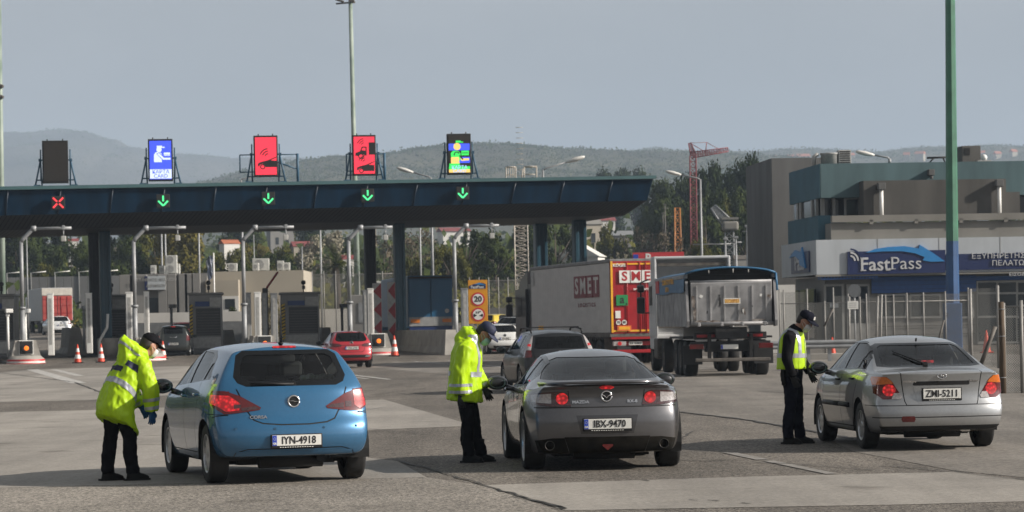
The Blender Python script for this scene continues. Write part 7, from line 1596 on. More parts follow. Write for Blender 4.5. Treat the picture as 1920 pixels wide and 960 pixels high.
for x0, y0, x1, y1 in ((1562, 580, 1545, 612), (1770, 600, 1757, 648)): a, b = at(x0, y0, 119), at(x1, y1, 119); mb = MB(); mb.tube([(b.x, 0, max(0, b.z)), (a.x, 0, a.z)], .045, 8); mb.build('brace', M_DIRT, t)
Z = 86; t = thing('wire_fence', 'wire fence panel between the slim pale post and the wooden post', 'fence', (0, Z, 0))
for x, yt in ((1819, 542), (1870, 535)): c = at(x, yt, Z); mb = MB(); mb.tube([(c.x, 0, 0), (c.x, 0, c.z)], .05, 8); mb.build('post', M_POST, t)
a, b = at(1820, 600, Z), at(1869, 600, Z); mb = MB(); mb.box(((a.x+b.x)/2, 0, 1.25), (b.x-a.x, .012, 2.4)); mb.build('wire_mesh', M_WIRE, t)
# wooden post and the near fence that leaves the frame
Z = 58.5; c = at(1877, 566, Z); t = thing('wooden_post', 'weathered brown wooden post at the right', 'post', (c.x, Z, 0)); mb = MB(); mb.tube([(0, 0, 0), (.01, 0, 1.0), (0, 0, c.z)], [.075, .068, .062], 10); mb.build('post', mat('weathered wood', (.085, .060, .040), .85, var=.4, scale=5, stretch=(6, 6, .6), bump=.3), t)
mb = MB()
for z in (.35, 1.2, c.z-.15): mb.tube([(.075*cos(2*pi*k/12), .075*sin(2*pi*k/12), z) for k in range(13)], .008, 5)
mb.build('wire_tie', M_GALV, t)
fence('wire_fence', 'near wire fence leaving the frame right of the wooden post', [(1881, 568), (1914, 563), (1960, 562)], 58.5, 1.9, r=.04)
t = thing('fence_brace', 'dark slanting brace leaning against the wooden post', 'brace', (0, 64, 0)); a, b = at(1866, 612, 64), at(1836, 692, 64); mb = MB(); mb.tube([(b.x, 0, b.z), (a.x, 0, a.z)], .05, 8); mb.build('bar', M_DIRT, t); mb = MB(); mb.box((b.x, 0, b.z/2), (.12, .12, abs(b.z)+.02)); mb.build('footing', M_BCON, t)
Z = 106; t = thing('guard_rail', 'galvanised guard rail behind the officer in the vest', 'guard rail', (0, Z, 0)); a, b = at(1425, 638, Z), at(1606, 644, Z)
mb = MB(); prw = [(0, .82), (-.05, .76), (-.05, .72), (0, .66), (-.05, .60), (-.05, .56), (0, .50), (.01, .50), (-.04, .56), (-.04, .60), (.01, .66), (-.04, .72), (-.04, .76), (.01, .82)]
mb.prism(prw, lambda p, q, tt: Vector((tt, p, q)), a.x, b.x); mb.build('beam', M_GALV, t)
for k in range(5): mb = MB(); mb.box((a.x+.2+(b.x-a.x-.4)*k/4, .1, .4), (.14, .10, .8)); mb.build('post', M_GALV, t)
t = tag(MB().box(((px(1430, 111)+px(1760, 111))/2, 111, .13), (px(1760, 111)-px(1430, 111), .3, .26), bev=.03).build('kerb', M_BCON), 'low concrete kerb under the wire fence', 'kerb', kind='structure')
Z = 112; c = at(1602, 545, Z); t = thing('stop_sign', 'grey octagonal sign seen from behind with a white notice on its pole', 'road sign', (c.x, Z, 0)); r = .27
mb = MB(); mb.prism([(r*cos(radians(22.5+45*k)), c.z+r*sin(radians(22.5+45*k))) for k in range(8)], lambda p, q, tt: Vector((p, -tt, q)), .0, .02); mb.build('octagon', mat('sign back grey', (.14, .15, .16), .5, metal=.3), t); mb = MB(); mb.tube([(0, .03, 0), (0, .03, c.z+.2)], .035, 8); mb.build('pole', M_GALV, t)
mb = MB(); mb.box((-.07, -.02, at(1599, 572, Z).z), (.42, .02, .32)); nt_ = mb.build('notice', M_PLATE, t)
mb = MB()
for k in range(3): mb.box((-.07, -.033, at(1599, 572, Z).z+.08-.08*k), (.30, .004, .02))
mb.build('notice_print', M_PANEL, nt_)
# ---- traffic cones
M_CONE = mat('cone orange red', (.60, .06, .025), .5, var=.1)
def cone(loc, h, label, bands=True):
    t = thing('traffic_cone', label, 'traffic cone', loc, 0, 'traffic cones'); k = h/.75; mb = MB(); r0, r1 = .145*k, .022*k
    R_ = lambda f: r0+(r1-r0)*f
    mb.lathe([(R_(f), h*(.05+.95*f)) for f in (0, .25, .5, .75, 1)]+[(0, h)], n=20); c = mb.build('cone', M_CONE, t)
    mb = MB(); mb.box((0, 0, h*.025), (.40*k, .40*k, h*.05), bev=.015); mb.build('base', M_TRIM if bands else M_CONE, t)
    if bands:
        for f0, f1 in ((.20, .42), (.58, .78)): mb = MB(); mb.lathe([(R_(f)+.004, h*(.05+.95*f)) for f in (f0, (f0+f1)/2, f1)], n=20); mb.build('white_band', M_WHITE, c)
def cone_at(x, yb, yt, label, bands=True, Z=None):
    if Z is None: g = gpt(x, yb); Z = g.y
    c0, c1 = at(x, yb, Z), at(x, yt, Z); cone((c0.x, Z, max(.026, gz(Z)+.022)), c1.z-max(c0.z, 0), label, bands)
cone_at(146, 687, 652, 'red and white cone nearest the striped island nose'); cone_at(190, 686, 651, 'red and white cone just left of the bent officer'); cone_at(306, 682, 648, 'red and white cone right of the bent officer head')
cone_at(740, 675, 636, 'red and white cone before the island nose right of the red hatchback'); cone_at(961, 668, 640, 'dark tipped cone beside the far right island'); cone_at(925, 604, 588, 'distant cone just right of the yellow speed sign', Z=150)
cone_at(1561, 664, 624, 'plain orange cone behind the guard rail', False, Z=113); cone_at(1850, 655, 613, 'plain orange cone before the shop windows at the right', False, Z=121)
# ---- yellow speed sign
Z = 136; c0, c1 = at(897, 607, Z), at(897, 525, Z); s = Z/F; w = 36*s; h = c1.z-c0.z
t = thing('speed_sign', 'tall yellow sign with speed limit 20 and width limit discs', 'road sign', (c0.x, Z, 0), radians(3)); z0 = c0.z
mb = MB(); mb.box((0, .03, z0+h/2), (w, .05, h), bev=.01); bdn = mb.build('board', mat('sign yellow orange', (.62, .27, .012), .45, var=.06), t)
mb = MB(); mb.box((-.12, .10, (z0+h)/2), (.09, .09, z0+h-.2)); mb.box((.15, .10, (z0+h)/2), (.09, .09, z0+h-.2)); mb.build('post', M_GALV, t)
for zc_, kind in ((z0+h*.56, '20'), (z0+h*.21, 'w')):
    mb = MB(); r = w*.36; mb.prism(disc(0, zc_, r, 28), lambda p, q, tt: Vector((p, -tt, q)), 0, .008); rg = mb.build('red_ring', M_RED, bdn); mb = MB(); mb.prism(disc(0, zc_, r*.77, 28), lambda p, q, tt: Vector((p, -tt, q)), .008, .014); mb.build('white_disc', M_PLATE, rg)
    mb = MB()
    if kind == '20': text(mb, '20', r*1.12, (0, -.018, zc_), (1, 0, 0), (0, 0, 1), .006, .012)
    else:
        text(mb, '3.5ᵐ', r*.42, (0, -.018, zc_+r*.30), (1, 0, 0), (0, 0, 1), .006, .004)
        for sx in (-1, 1): mb.prism([(sx*r*.16, zc_-r*.12), (sx*r*.62, zc_+r*.14), (sx*r*.70, zc_-r*.12), (sx*r*.62, zc_-r*.38)], lambda p, q, tt: Vector((p, -tt, q)), .014, .02)
    mb.build('symbol', M_INK, rg)
mb = MB(); zl_ = z0+h*.86; mb.prism([(-w*.45, zl_-.12), (w*.42, zl_-.12), (w*.42, zl_+.10), (w*.2, zl_+.16), (-w*.2, zl_+.10), (-w*.45, zl_+.02)], lambda p, q, tt: Vector((p, -tt, q)), 0, .01); lg = mb.build('shop_logo', M_SIGN, bdn)
mb = MB(); mb.prism([(-w*.2, zl_+.09), (w*.1, zl_+.17), (w*.46, zl_+.02), (w*.2, zl_+.06)], lambda p, q, tt: Vector((p, -tt, q)), .01, .02); mb.build('arrow_swoosh', M_CYAN, lg); mb = MB(); text(mb, 'FastPass', .19, (-.02, -.014, zl_-.045), (1, 0, 0), (0, 0, 1), .004, .003); mb.build('lettering', M_PLATE, lg)
# ================================================================== MASTS, CRANES, FAR BUILDINGS
def mast(x0, yb, x1, yt, Z, r0, r1, m, label, name='light_mast', lower=None):
    g = gz(Z); b, c = at(x0, yb, Z), at(x1, yt, Z); t = thing(name, label, 'mast', (b.x, Z, g)); h = c.z-g; d = c.x-b.x
    mb = MB(); mb.tube([(0, 0, 0), (d, 0, h)], [r0, r1], 10); mb.build('shaft', m, t)
    return t, Vector((d, 0, h))
t, tip = mast(671, 560, 657, 2, 236, .26, .16, mat('weathered green white mast', (.16, .26, .20), .55, var=.45, scale=.35, col2=(.40, .46, .40)), 'tall slim green mast rising between the two red lane displays')
mb = MB(); mb.tube([tip+Vector((-1.2, 0, -.2)), tip+Vector((.4, 0, -.1))], .07, 6); mb.box(tip+Vector((-.9, -.2, .05)), (.8, .5, .16), ry=.35, bev=.04); mb.box(tip+Vector((.1, -.2, .0)), (.5, .4, .22), bev=.04); mb.build('floodlight', M_DIRT, t)
t, tip = mast(4, 560, -3, -40, 190, .24, .16, mat('weathered green white mast', (1, 1, 1)), 'pale green mast at the left photo edge with floodlights')
for yy in (161, 181): c = at(1, yy, 190); mb = MB(); mb.box((c.x-t.location.x, -.3, c.z-t.location.z), (.5, .5, .2), ry=.3, bev=.05); mb.tube([(c.x-t.location.x, -.3, c.z-t.location.z), (c.x-t.location.x-.3, 0, c.z-t.location.z-.2)], .05, 6); mb.build('floodlight', M_DIRT, t)
for x, yt, Z, k, r in [(305, 424, 215, 'left one of the white pole pair by the twin roof fans', .07), (312, 424, 216, 'right one of the white pole pair by the twin roof fans', .07), (375, 424, 214, 'white pole above the beige office left of the flag', .07), (603, 418, 205, 'white pole beside the palm', .07), (790, 414, 225, 'white pole left one behind the blue lorry', .07), (812, 414, 225, 'white pole right one behind the blue lorry', .07), (52, 440, 200, 'slim pole at the far left behind the lane mast', .05), (568, 470, 230, 'short slim pole above the office roof', .05), (478, 448, 250, 'slim pole among bushes behind the office', .05)]:
    b = at(x, 560, Z); c = at(x, yt-8, Z); t = thing('slim_pole', k, 'pole', (b.x, Z, gz(Z)), 0, 'slim poles behind the canopy'); mb = MB(); mb.tube([(0, 0, 0), (0, 0, c.z-gz(Z)+(.0 if yt > 430 else 1.0))], [r*1.3, r*.8], 8); mb.build('shaft', M_GALV, t); mb = MB(); mb.cyl((0, 0, .05), r*2.4, .1, 10); mb.build('base_plate', M_GALV, t)
ctop = A_t.z+.3
street_lamp(808, 333, 172, 772, 322.5, 'street lamp left of the glitching display, pointing left', None, 1.1)
street_lamp(1018, 318, 172, 1066, 303, 'street lamp above the canopy pointing right, near the roof cage', None, 1.2)
street_lamp(1313, 336, 168, 1274, 327, 'street lamp in front of the dark trees, pointing left', None, 1.0)
street_lamp(452, 337, 176, 480, 330, 'street lamp half hidden by the one car display', None, .8)
for x, yt, Z, xa, lab in [(1362, 448, 200, 1310, 'thin pole with a wide cross arm by the grey tower'), (1382, 445, 205, 1382, 'thin pole left of the grey tower, second from it'), (1403, 424, 190, 1403, 'thin pole with a small lamp nearest the grey tower'), (1250, 384, 290, 1250, 'wooden power pole right of the white hall'), (1246, 400, 300, 1276, 'wooden power pole with cross arm by the orange rig')]:
    b = at(x, 560, Z); c = at(x, yt, Z); t = thing('utility_pole', lab, 'pole', (b.x, Z, gz(Z)), 0, 'thin poles right of the lorries'); h = c.z-gz(Z); mb = MB(); mb.tube([(0, 0, 0), (0, 0, h)], [.09, .06], 8); mb.build('shaft', M_GALV if Z < 250 else M_DIRT, t); a = px(xa, Z)-b.x
    mb = MB(); mb.tube([(a-.3, 0, h-.35), (max(.4, a*.1), 0, h-.35)], .04, 6); mb.box((0, -.1, h), (.3, .3, .16), bev=.03); mb.build('cross_arm', M_GALV if Z < 250 else M_DIRT, t)
def lattice(mb, p, q, w0, w1, n, r, up=None):
    p, q = Vector(p), Vector(q); d = (q-p).normalized(); s = d.cross(Vector((0, 1, 0))); s = s.normalized() if s.length > .1 else Vector((1, 0, 0)); t = d.cross(s).normalized(); R = []
    for k in range(n+1): c = p.lerp(q, k/n); w = lerp(w0, w1, k/n)/2; R.append([c+s*a*w+t*b*w for a, b in ((-1, -1), (1, -1), (1, 1), (-1, 1))])
    for j in range(4): mb.tube([R[0][j], R[-1][j]], r, 4)
    for k in range(n):
        for j in range(4): a, b = (R[k][j], R[k+1][(j+1) % 4]) if k % 2 else (R[k][(j+1) % 4], R[k+1][j]); mb.tube([a, b], r*.6, 4, False); mb.tube([R[k+1][j], R[k+1][(j+1) % 4]], r*.55, 4, False)
M_CRANE = mat('crane dull red', (.23, .045, .055), .6, var=.2)
Z = 286; b = at(1302, 560, Z); t = thing('tower_crane', 'dull red tower crane rising above the dark trees', 'crane', (b.x, Z, gz(Z))); P3 = lambda x, y: at(x, y, Z)-t.location
mb = MB(); lattice(mb, (0, 0, 0), P3(1299, 292), .62, .62, 26, .06); mb.build('mast', M_CRANE, t)
mb = MB(); lattice(mb, P3(1296, 291), P3(1365, 280.5), .6, .4, 16, .05); mb.build('jib', M_CRANE, t)
mb = MB(); lattice(mb, P3(1300, 291), P3(1293, 268), .55, .25, 6, .055); mb.tube([P3(1294, 268.5), P3(1323, 285)], .05, 4); mb.tube([P3(1323, 286), P3(1325, 267)], .06, 4); mb.tube([P3(1325, 267), P3(1350, 281)], .04, 4); mb.tube([P3(1294, 268), P3(1325, 267)], .03, 4); mb.build('apex_frame', M_CRANE, t)
Z = 276; b = at(1271, 470, Z); t = thing('drilling_rig', 'orange drilling rig mast right of the power poles', 'rig', (b.x, Z, gz(Z))); P3 = lambda x, y: at(x, y, Z)-t.location
mb = MB(); lattice(mb, (0, 0, 0), P3(1270, 390), .8, .5, 12, .06); mb.build('mast', mat('machine orange', (.52, .20, .04), .5, var=.15), t); mb = MB(); mb.box((-.5, 0, 1.0), (3.0, 2.2, 2.0), bev=.2); mb.tube([(-1.2, 0, 1.8), (0, 0, 6)], .12, 6); mb.build('body', M_DIRT, t)
Z = 270; b = at(1366, 470, Z); t = thing('mobile_crane', 'pale mobile crane with raised boom before the dark trees', 'crane', (b.x, Z, gz(Z))); P3 = lambda x, y: at(x, y, Z)-t.location
mb = MB(); lattice(mb, P3(1362, 418), P3(1337, 388), 1.0, .5, 9, .10); mb.build('boom', M_GALV, t); mb = MB(); mb.box(P3(1369, 424), (1.5, 1.6, .9), bev=.2); mb.box(P3(1368, 410), (1.6, 1.4, .2)); mb.build('cab', M_CLITE, t); mb = MB(); lattice(mb, (P3(1367, 430).x, 0, 0), P3(1367, 430), .9, .8, 10, .06); mb.build('tower', M_GALV, t); mb = MB(); mb.box((P3(1366, 442).x, 0, .6), (2.6, 2.0, 1.0), bev=.2); mb.build('carrier', mat('faded machine grey', (.10, .10, .09), .7, var=.3), t)
# caged ladder tower and roof cage behind the canopy
M_CAGE = mat('rusty white steel', (.42, .38, .33), .6, var=.3, scale=4)
Z = 172; b = at(977, 600, Z); t = thing('ladder_tower', 'white lattice ladder tower behind the canopy, left of the grey trailer', 'ladder', (b.x, Z, gz(Z))); P3 = lambda x, y: at(x, y, Z)-t.location
mb = MB(); lattice(mb, (.1, 0, 0), P3(976, 396), .80, .80, 26, .05); mb.tube([(-.30, -.3, 0), P3(965, 396)], .03, 5); mb.build('tower', M_CAGE, t)
mb = MB()
for k in range(40): mb.tube([(-.1, -.42, .3+.32*k), (.32, -.42, .3+.32*k)], .018, 4)
mb.build('rung', M_CAGE, t)
Z = 165; b = at(977, 340, Z); t = thing('roof_cage', 'rusty white guard cage on the canopy roof right of the glitching display', 'guard cage', (b.x, Z, A_t.z-.2)); P3 = lambda x, y: at(x, y, Z)-t.location
mb = MB()
for x0, x1, yt in ((949, 967, 313), (983, 1006, 312)):
    for dy in (0, .8):
        o = Vector((0, dy, 0)); a, b_, c, d = P3(x0, 348)+o, P3(x0, yt)+o, P3(x1, yt)+o, P3(x1, 348)+o; mb.tube([a, b_], .04, 5); mb.tube([b_, c], .04, 5); mb.tube([c, d], .04, 5); m1 = b_.lerp(a, .4); m2 = c.lerp(d, .4); mb.tube([m1, m2], .025, 4)
for x in (953, 957, 961, 964): mb.tube([P3(x, 348), P3(x, 313)], .03, 4)
mb.tube([P3(976, 348), P3(981, 316)], .05, 5); mb.build('frame', M_CAGE, t)
# ---- offices behind the lanes
M_BEIGE = mat('beige render', (.36, .325, .265), .9, var=.08, scale=.4, detail=8); M_OGREY = mat('office grey panel', (.21, .205, .195), .8, var=.1, scale=.5)
M_WHITEW = mat('white wall', (.62, .61, .58), .8, var=.1, scale=.4); M_TILE = mat('orange roof tiles', (.36, .12, .06), .85, var=.25, scale=3); M_TILED = mat('old red roof', (.20, .05, .05), .8, var=.25, scale=2)
Z = 198; a, b, c = at(232, 515, Z), at(388, 512, Z), at(579, 509, Z+6); g = gz(Z)
t = thing('office_building', 'low beige toll office with grey left wing behind the booths', 'building', (a.x, Z, g)); ht = a.z-g
mb = MB(); w = b.x-a.x; mb.box((w/2, 4, ht/2), (w, 8, ht)); lw = mb.build('left_wing', M_OGREY, t)
mb = MB()
for k, x in enumerate((.8, 2.6, 6.8, 8.4, 10.4, 11.4, 12.6)): mb2 = MB(); mb2.box((x*w/14.5, -.16, ht/2), (.62 if k > 1 else 1.2, .34, ht-.05), bev=.03); mb2.build('pilaster', M_OGREY, lw)
mb = MB(); mb.box((w*.5, -.06, 1.7), (w*.9, .1, 2.2)); mb.build('window_band', M_GLZ, t); mb = MB(); mb.box((w*.5, -.2, .45), (w*.95, .3, .9)); mb.build('plinth', M_WHITEW, t)
w2 = c.x-b.x; h2 = c.z-g; mb = MB(); mb.box((w+w2/2, 5.2, h2/2), (w2, 9, h2)); rw_ = mb.build('right_wing', M_BEIGE, t)
mb = MB(); mb.box((w+w2*.16, .2, h2/2-.3), (w2*.34, 1.0, h2-.6)); mb.box((w+w2*.16, -.33, h2*.62), (w2*.34, .06, .12)); mb.build('front_bay', M_BEIGE, t)
mb = MB(); mb.box((w+w2*.24, -.34, h2*.50), (1.2, .06, 1.1)); wn = mb.build('window', M_WHITEW, t); mb = MB(); mb.box((w+w2*.24, -.38, h2*.50), (.7, .04, .7)); mb.build('pane', M_GLZ, wn)
mb = MB(); mb.box((w*.40, -.40, ht*.86), (w*.21, .14, .95)); sgn = mb.build('sign_board', mat('pale office sign', (.42, .45, .47), .5, var=.05), t); mb = MB(); mb.box((w*.292, -.40, ht*.86), (.38, .13, .95)); mb.build('sign_end', M_SIGN, sgn)
mb = MB()
for k, tx in enumerate(('ΣΤΑΘΜΟΣ ΔΙΟΔΙΩΝ', 'ΑΦΙΔΝΩΝ')): text(mb, tx, .27, (w*.40, -.48, ht*.86+.22-.42*k), R_, U_, .01, .004, sx=1.1)
mb.build('sign_lettering', M_PANEL, sgn)
for i, (x, dy, ww, hh, fn_, lab) in enumerate([(320, 1, 1.0, 1.7, 2, 'twin fan unit on the grey office wing'), (286, 1, .5, .8, 1, 'small unit left of the twin fan unit'), (302, 1.5, .5, .75, 1, 'small unit right beside the twin fan unit'), (331, 1.6, .45, .9, 1, 'narrow unit to the right of the twin fan unit'), (435, 2, .8, .75, 1, 'lone unit on the beige wing near the flag'), (488, 2, 1.5, 1.15, 1, 'largest unit on the beige roof'), (479, 1, .5, .7, 1, 'small unit before the largest unit'), (525, 2, .6, .9, 1, 'upright unit on the beige roof right end'), (537, 1.4, .55, .7, 1, 'squat unit at the right end of the beige roof')]):
    zz = g+(ht if x < 385 else h2); aircon((px(x, Z+dy, 505), Z+dy+.6, zz), ww*.78, hh*.74, lab+', off white', 0, fn_, 'air conditioners on the toll office')
# flag
Z = 190; b = at(402, 560, Z); t = thing('flag_pole', 'white pole with a drooping blue and white flag before the office', 'flag', (b.x, Z, gz(Z))); h = at(402, 474, Z).z-gz(Z); mb = MB(); mb.tube([(0, 0, 0), (0, 0, h)], .05, 8); mb.build('pole', M_WHITE, t)
mb = MB(); vs = []
for k in range(11):
    zz = h-.15-.15*k
    for j in range(7): u = j/6; vs.append((-.10-.42*u*(1-.35*k/10)+.03*sin(k+j*2), .14*sin(j*2.1+k*.4), zz-.5*u*u))
mb.add(vs, [(k*7+j, k*7+j+1, (k+1)*7+j+1, (k+1)*7+j) for k in range(10) for j in range(6)], True); mb.build('flag', mat('flag cloth', (.03, .09, .26), .8, var=.3, scale=3, col2=(.5, .52, .55)), t, fix=False)
# raised red barrier arms, railings and low walls
Z = 160; a, b = at(500, 540, Z), at(521, 510, Z); t = thing('barrier_arm', 'raised red lane barrier arm above the right toll booth', 'barrier', (a.x, Z, 0)); mb = MB(); mb.tube([(0, 0, a.z), (b.x-a.x, 0, b.z)], .07, 6); mb.build('arm', M_RED, t); mb = MB(); mb.box((-.1, .1, a.z/2), (.3, .3, a.z), bev=.03); mb.build('post', M_DIRT, t)
def long_wall(x0, x1, yt, yb, Z, m, name, label, d=.3):
    a, b = at(x0, yt, Z), at(x1, yt, Z); zb = gz(Z)-.1; mb = MB(); mb.box(((a.x+b.x)/2, Z, (a.z+zb)/2), (b.x-a.x, d, a.z-zb)); return tag(mb.build(name, m), label, 'wall', kind='structure')
t = thing('noise_barrier', 'grey panelled noise wall behind the red lorry at the left', 'wall', (0, 262, gz(262)))
for k in range(18):
    x0 = px(-30+15*k, 262); mb = MB(); mb.box((x0+.37, 0, 2.3), (.70, .1, 4.6), bev=.01); mb.build('panel', mat('noise wall panel', (.17, .172, .172), .7, var=.12, scale=.6), t)
    if k % 3 == 0: mb = MB(); mb.tube([(x0, -.1, 0), (x0, -.1, 5.0), (x0+1.4, -.1, 5.1)], .05, 6); mb.build('post', M_WHITE, t)
long_wall(225, 470, 588, 620, 176, M_WHITEW, 'low_wall', 'long low white wall behind the lanes'); long_wall(580, 760, 580, 602, 206, M_WHITEW, 'low_wall', 'white low wall below the palm tree'); long_wall(240, 460, 606, 622, 168, M_GALV, 'side_rail', 'grey rail along the lane edge at the left', .1)
long_wall(900, 1010, 578, 612, 186, M_CGREY, 'low_wall', 'low grey wall behind the yellow taxi')
long_wall(1425, 1490, 535, 640, 131, M_WHITEW, 'yard_wall', 'pale yard wall left of the shop building', .4)
fence('wire_fence', 'far wire fence on thin posts behind the yellow sign', [(880+18*k, 520) for k in range(8)], 180, 3, z0=gz(180)); fence('wire_fence', 'far wire fence behind the small white unit by the palm', [(585+22*k, 508) for k in range(8)], 200, 3, z0=gz(200))
aircon((px(708, 196, 540), 196, at(708, 552, 196).z), 1.0, .85, 'white unit on a bracket right of the palm trunk', 0, 1, 'air conditioners on the toll office')
t = thing('equipment_cabin', 'dark grey cabin under the white unit by the palm', 'cabin', (px(705, 197), 197.5, gz(197))); h = at(705, 552, 196).z-gz(197); mb = MB(); mb.box((0, .4, h/2), (3.4, 2, h), bev=.05); mb.build('wall', M_OGREY, t); mb = MB(); mb.box((0, -.62, h*.55), (2.4, .05, h*.5)); mb.build('vent', M_GALV, t)
# far houses and halls
def house(x0, x1, yr, ye, Z, wall, roof, label, yaw=.3, gable=True, hh=None):
    a, b = at(x0, ye, Z), at(x1, ye, Z); zr = at((x0+x1)/2, yr, Z).z; w = b.x-a.x; zb = terrain((a.x+b.x)/2, Z)-1.5; he = a.z-zb; d = w*.7
    t = thing('house', label, 'house', ((a.x+b.x)/2, Z+d/2, zb), yaw, 'far buildings'); mb = MB(); mb.box((0, 0, he/2), (w*.94, d, he)); mb.build('wall', wall, t); hr = zr-a.z; e = w*.52
    mb = MB()
    if gable: mb.prism([(-d*.56, he-.02), (d*.56, he-.02), (0, he+hr)], lambda p, q, tt: Vector((tt, p, q)), -e, e)
    else: mb.prism([(-e, he-.02), (e, he-.02), (0, he+hr)], lambda p, q, tt: Vector((p, tt, q)), -d*.55, d*.55)
    mb.build('roof', roof, t)
    for k in range(2): mb = MB(); mb.box((w*(-.2+.4*k), -d/2-.03, he*.8), (w*.12, .06, min(1.3, he*.2))); mb.build('window', M_GLZ, t)
house(412, 446, 449, 457, 330, M_WHITEW, M_TILE, 'small white house with orange roof above the office', .5)
house(127, 146, 447, 452, 360, M_WHITEW, M_TILED, 'narrow white house among the dark trees at the left', .2)
house(684, 704, 419, 428, 560, M_BEIGE, M_TILED, 'house with old red roof behind the tall green mast')
house(500, 548, 424, 432, 520, M_OGREY, M_TILED, 'grey shed below the canopy, centre left'); house(640, 664, 478, 486, 300, M_WHITEW, M_TILED, 'white hut with red roof behind the palm', .2); house(545, 585, 452, 462, 420, M_BEIGE, M_TILED, 'beige house left of the pale blossom tree', .3)
house(822, 878, 426, 434, 600, M_WHITEW, M_TILED, 'long white house left of the ladder tower'); house(1064, 1126, 411, 421, 400, M_BEIGE, M_CLITE, 'large beige hall under the canopy right end', .25); house(1104, 1152, 405, 414, 520, M_WHITEW, M_TILED, 'hall with red roof behind the large beige hall', .2)
house(1046, 1132, 455, 482, 268, M_WHITEW, mat('white tent roof', (.62, .61, .58), .6, var=.06), 'white gabled hall between the canopy columns', -.25, False); house(1120, 1190, 432, 442, 420, M_OGREY, M_GALV, 'grey long shed right of the beige hall', .1)
house(1250, 1345, 436, 446, 360, M_WHITEW, M_GALV, 'low white plant building below the orange rig', .1); house(1375, 1412, 478, 486, 240, M_OGREY, M_DIRT, 'dark shed at the foot of the grey tower', .1)
Z = 236; a, b = at(1186, 474, Z), at(1282, 472, Z); t = thing('roadside_kiosk', 'low red signed building showing a white R above the lorry', 'building', ((a.x+b.x)/2, Z, gz(Z))); h = a.z-gz(Z); w = b.x-a.x
mb = MB(); mb.box((0, 2.5, h/2-.5), (w*.95, 5, h-1.0)); mb.build('wall', M_OGREY, t); mb = MB(); mb.box((0, -.1, h-.5), (w, .3, 1.0)); sg_ = mb.build('red_sign', M_RED, t); mb = MB(); text(mb, 'R', 1.0, (-w*.19, -.26, h-.5), R_, U_, .01, .03); mb.build('letter', M_WHITE, sg_); mb = MB(); mb.box((-w*.44, -.27, h-.5), (w*.10, .02, .7)); mb.build('blue_field', M_EU, sg_)
rh = random.Random(21)
FH = [(1150, 300, 'below the round hill'), (1185, 296, 'on the round hill left slope'), (1215, 302, 'under the round hill top'), (1262, 296, 'left of the crane apex'), (1280, 301, 'left of the crane mast'), (1345, 300, 'under the crane jib'), (1385, 296, 'right of the crane jib'), (1445, 292, 'above the grey tower left'), (1482, 290, 'above the grey tower middle'), (1505, 289, 'above the grey tower right'), (1590, 287, 'above the louvred box'), (1700, 286, 'right of the leaning roof lamp'), (1725, 284, 'farther right of the leaning roof lamp'), (1835, 283, 'above the white dome aerial'), (1870, 284, 'right of the white dome aerial'), (1900, 280, 'at the right photo edge'), (1100, 306, 'above the canopy right end'), (1040, 312, 'behind the lamp pointing right')]
for i, (x, y, lab) in enumerate(FH):
    Z = 3000; c = at(x, y+3, Z); s = rh.uniform(6, 13); t = thing('hill_house', 'tiny pale house on the far ridge, '+lab, 'house', (c.x, Z, c.z-19), rh.uniform(-.6, .6), 'houses on the far ridge'); mb = MB(); mb.box((0, 0, 9), (s, s*.8, 18)); mb.build('wall', M_BEIGE, t); mb = MB(); mb.prism([(-s*.5, 17.98), (s*.5, 17.98), (0, 21)], lambda p, q, tt: Vector((tt, p, q)), -s*.55, s*.55); mb.build('roof', M_TILE, t)
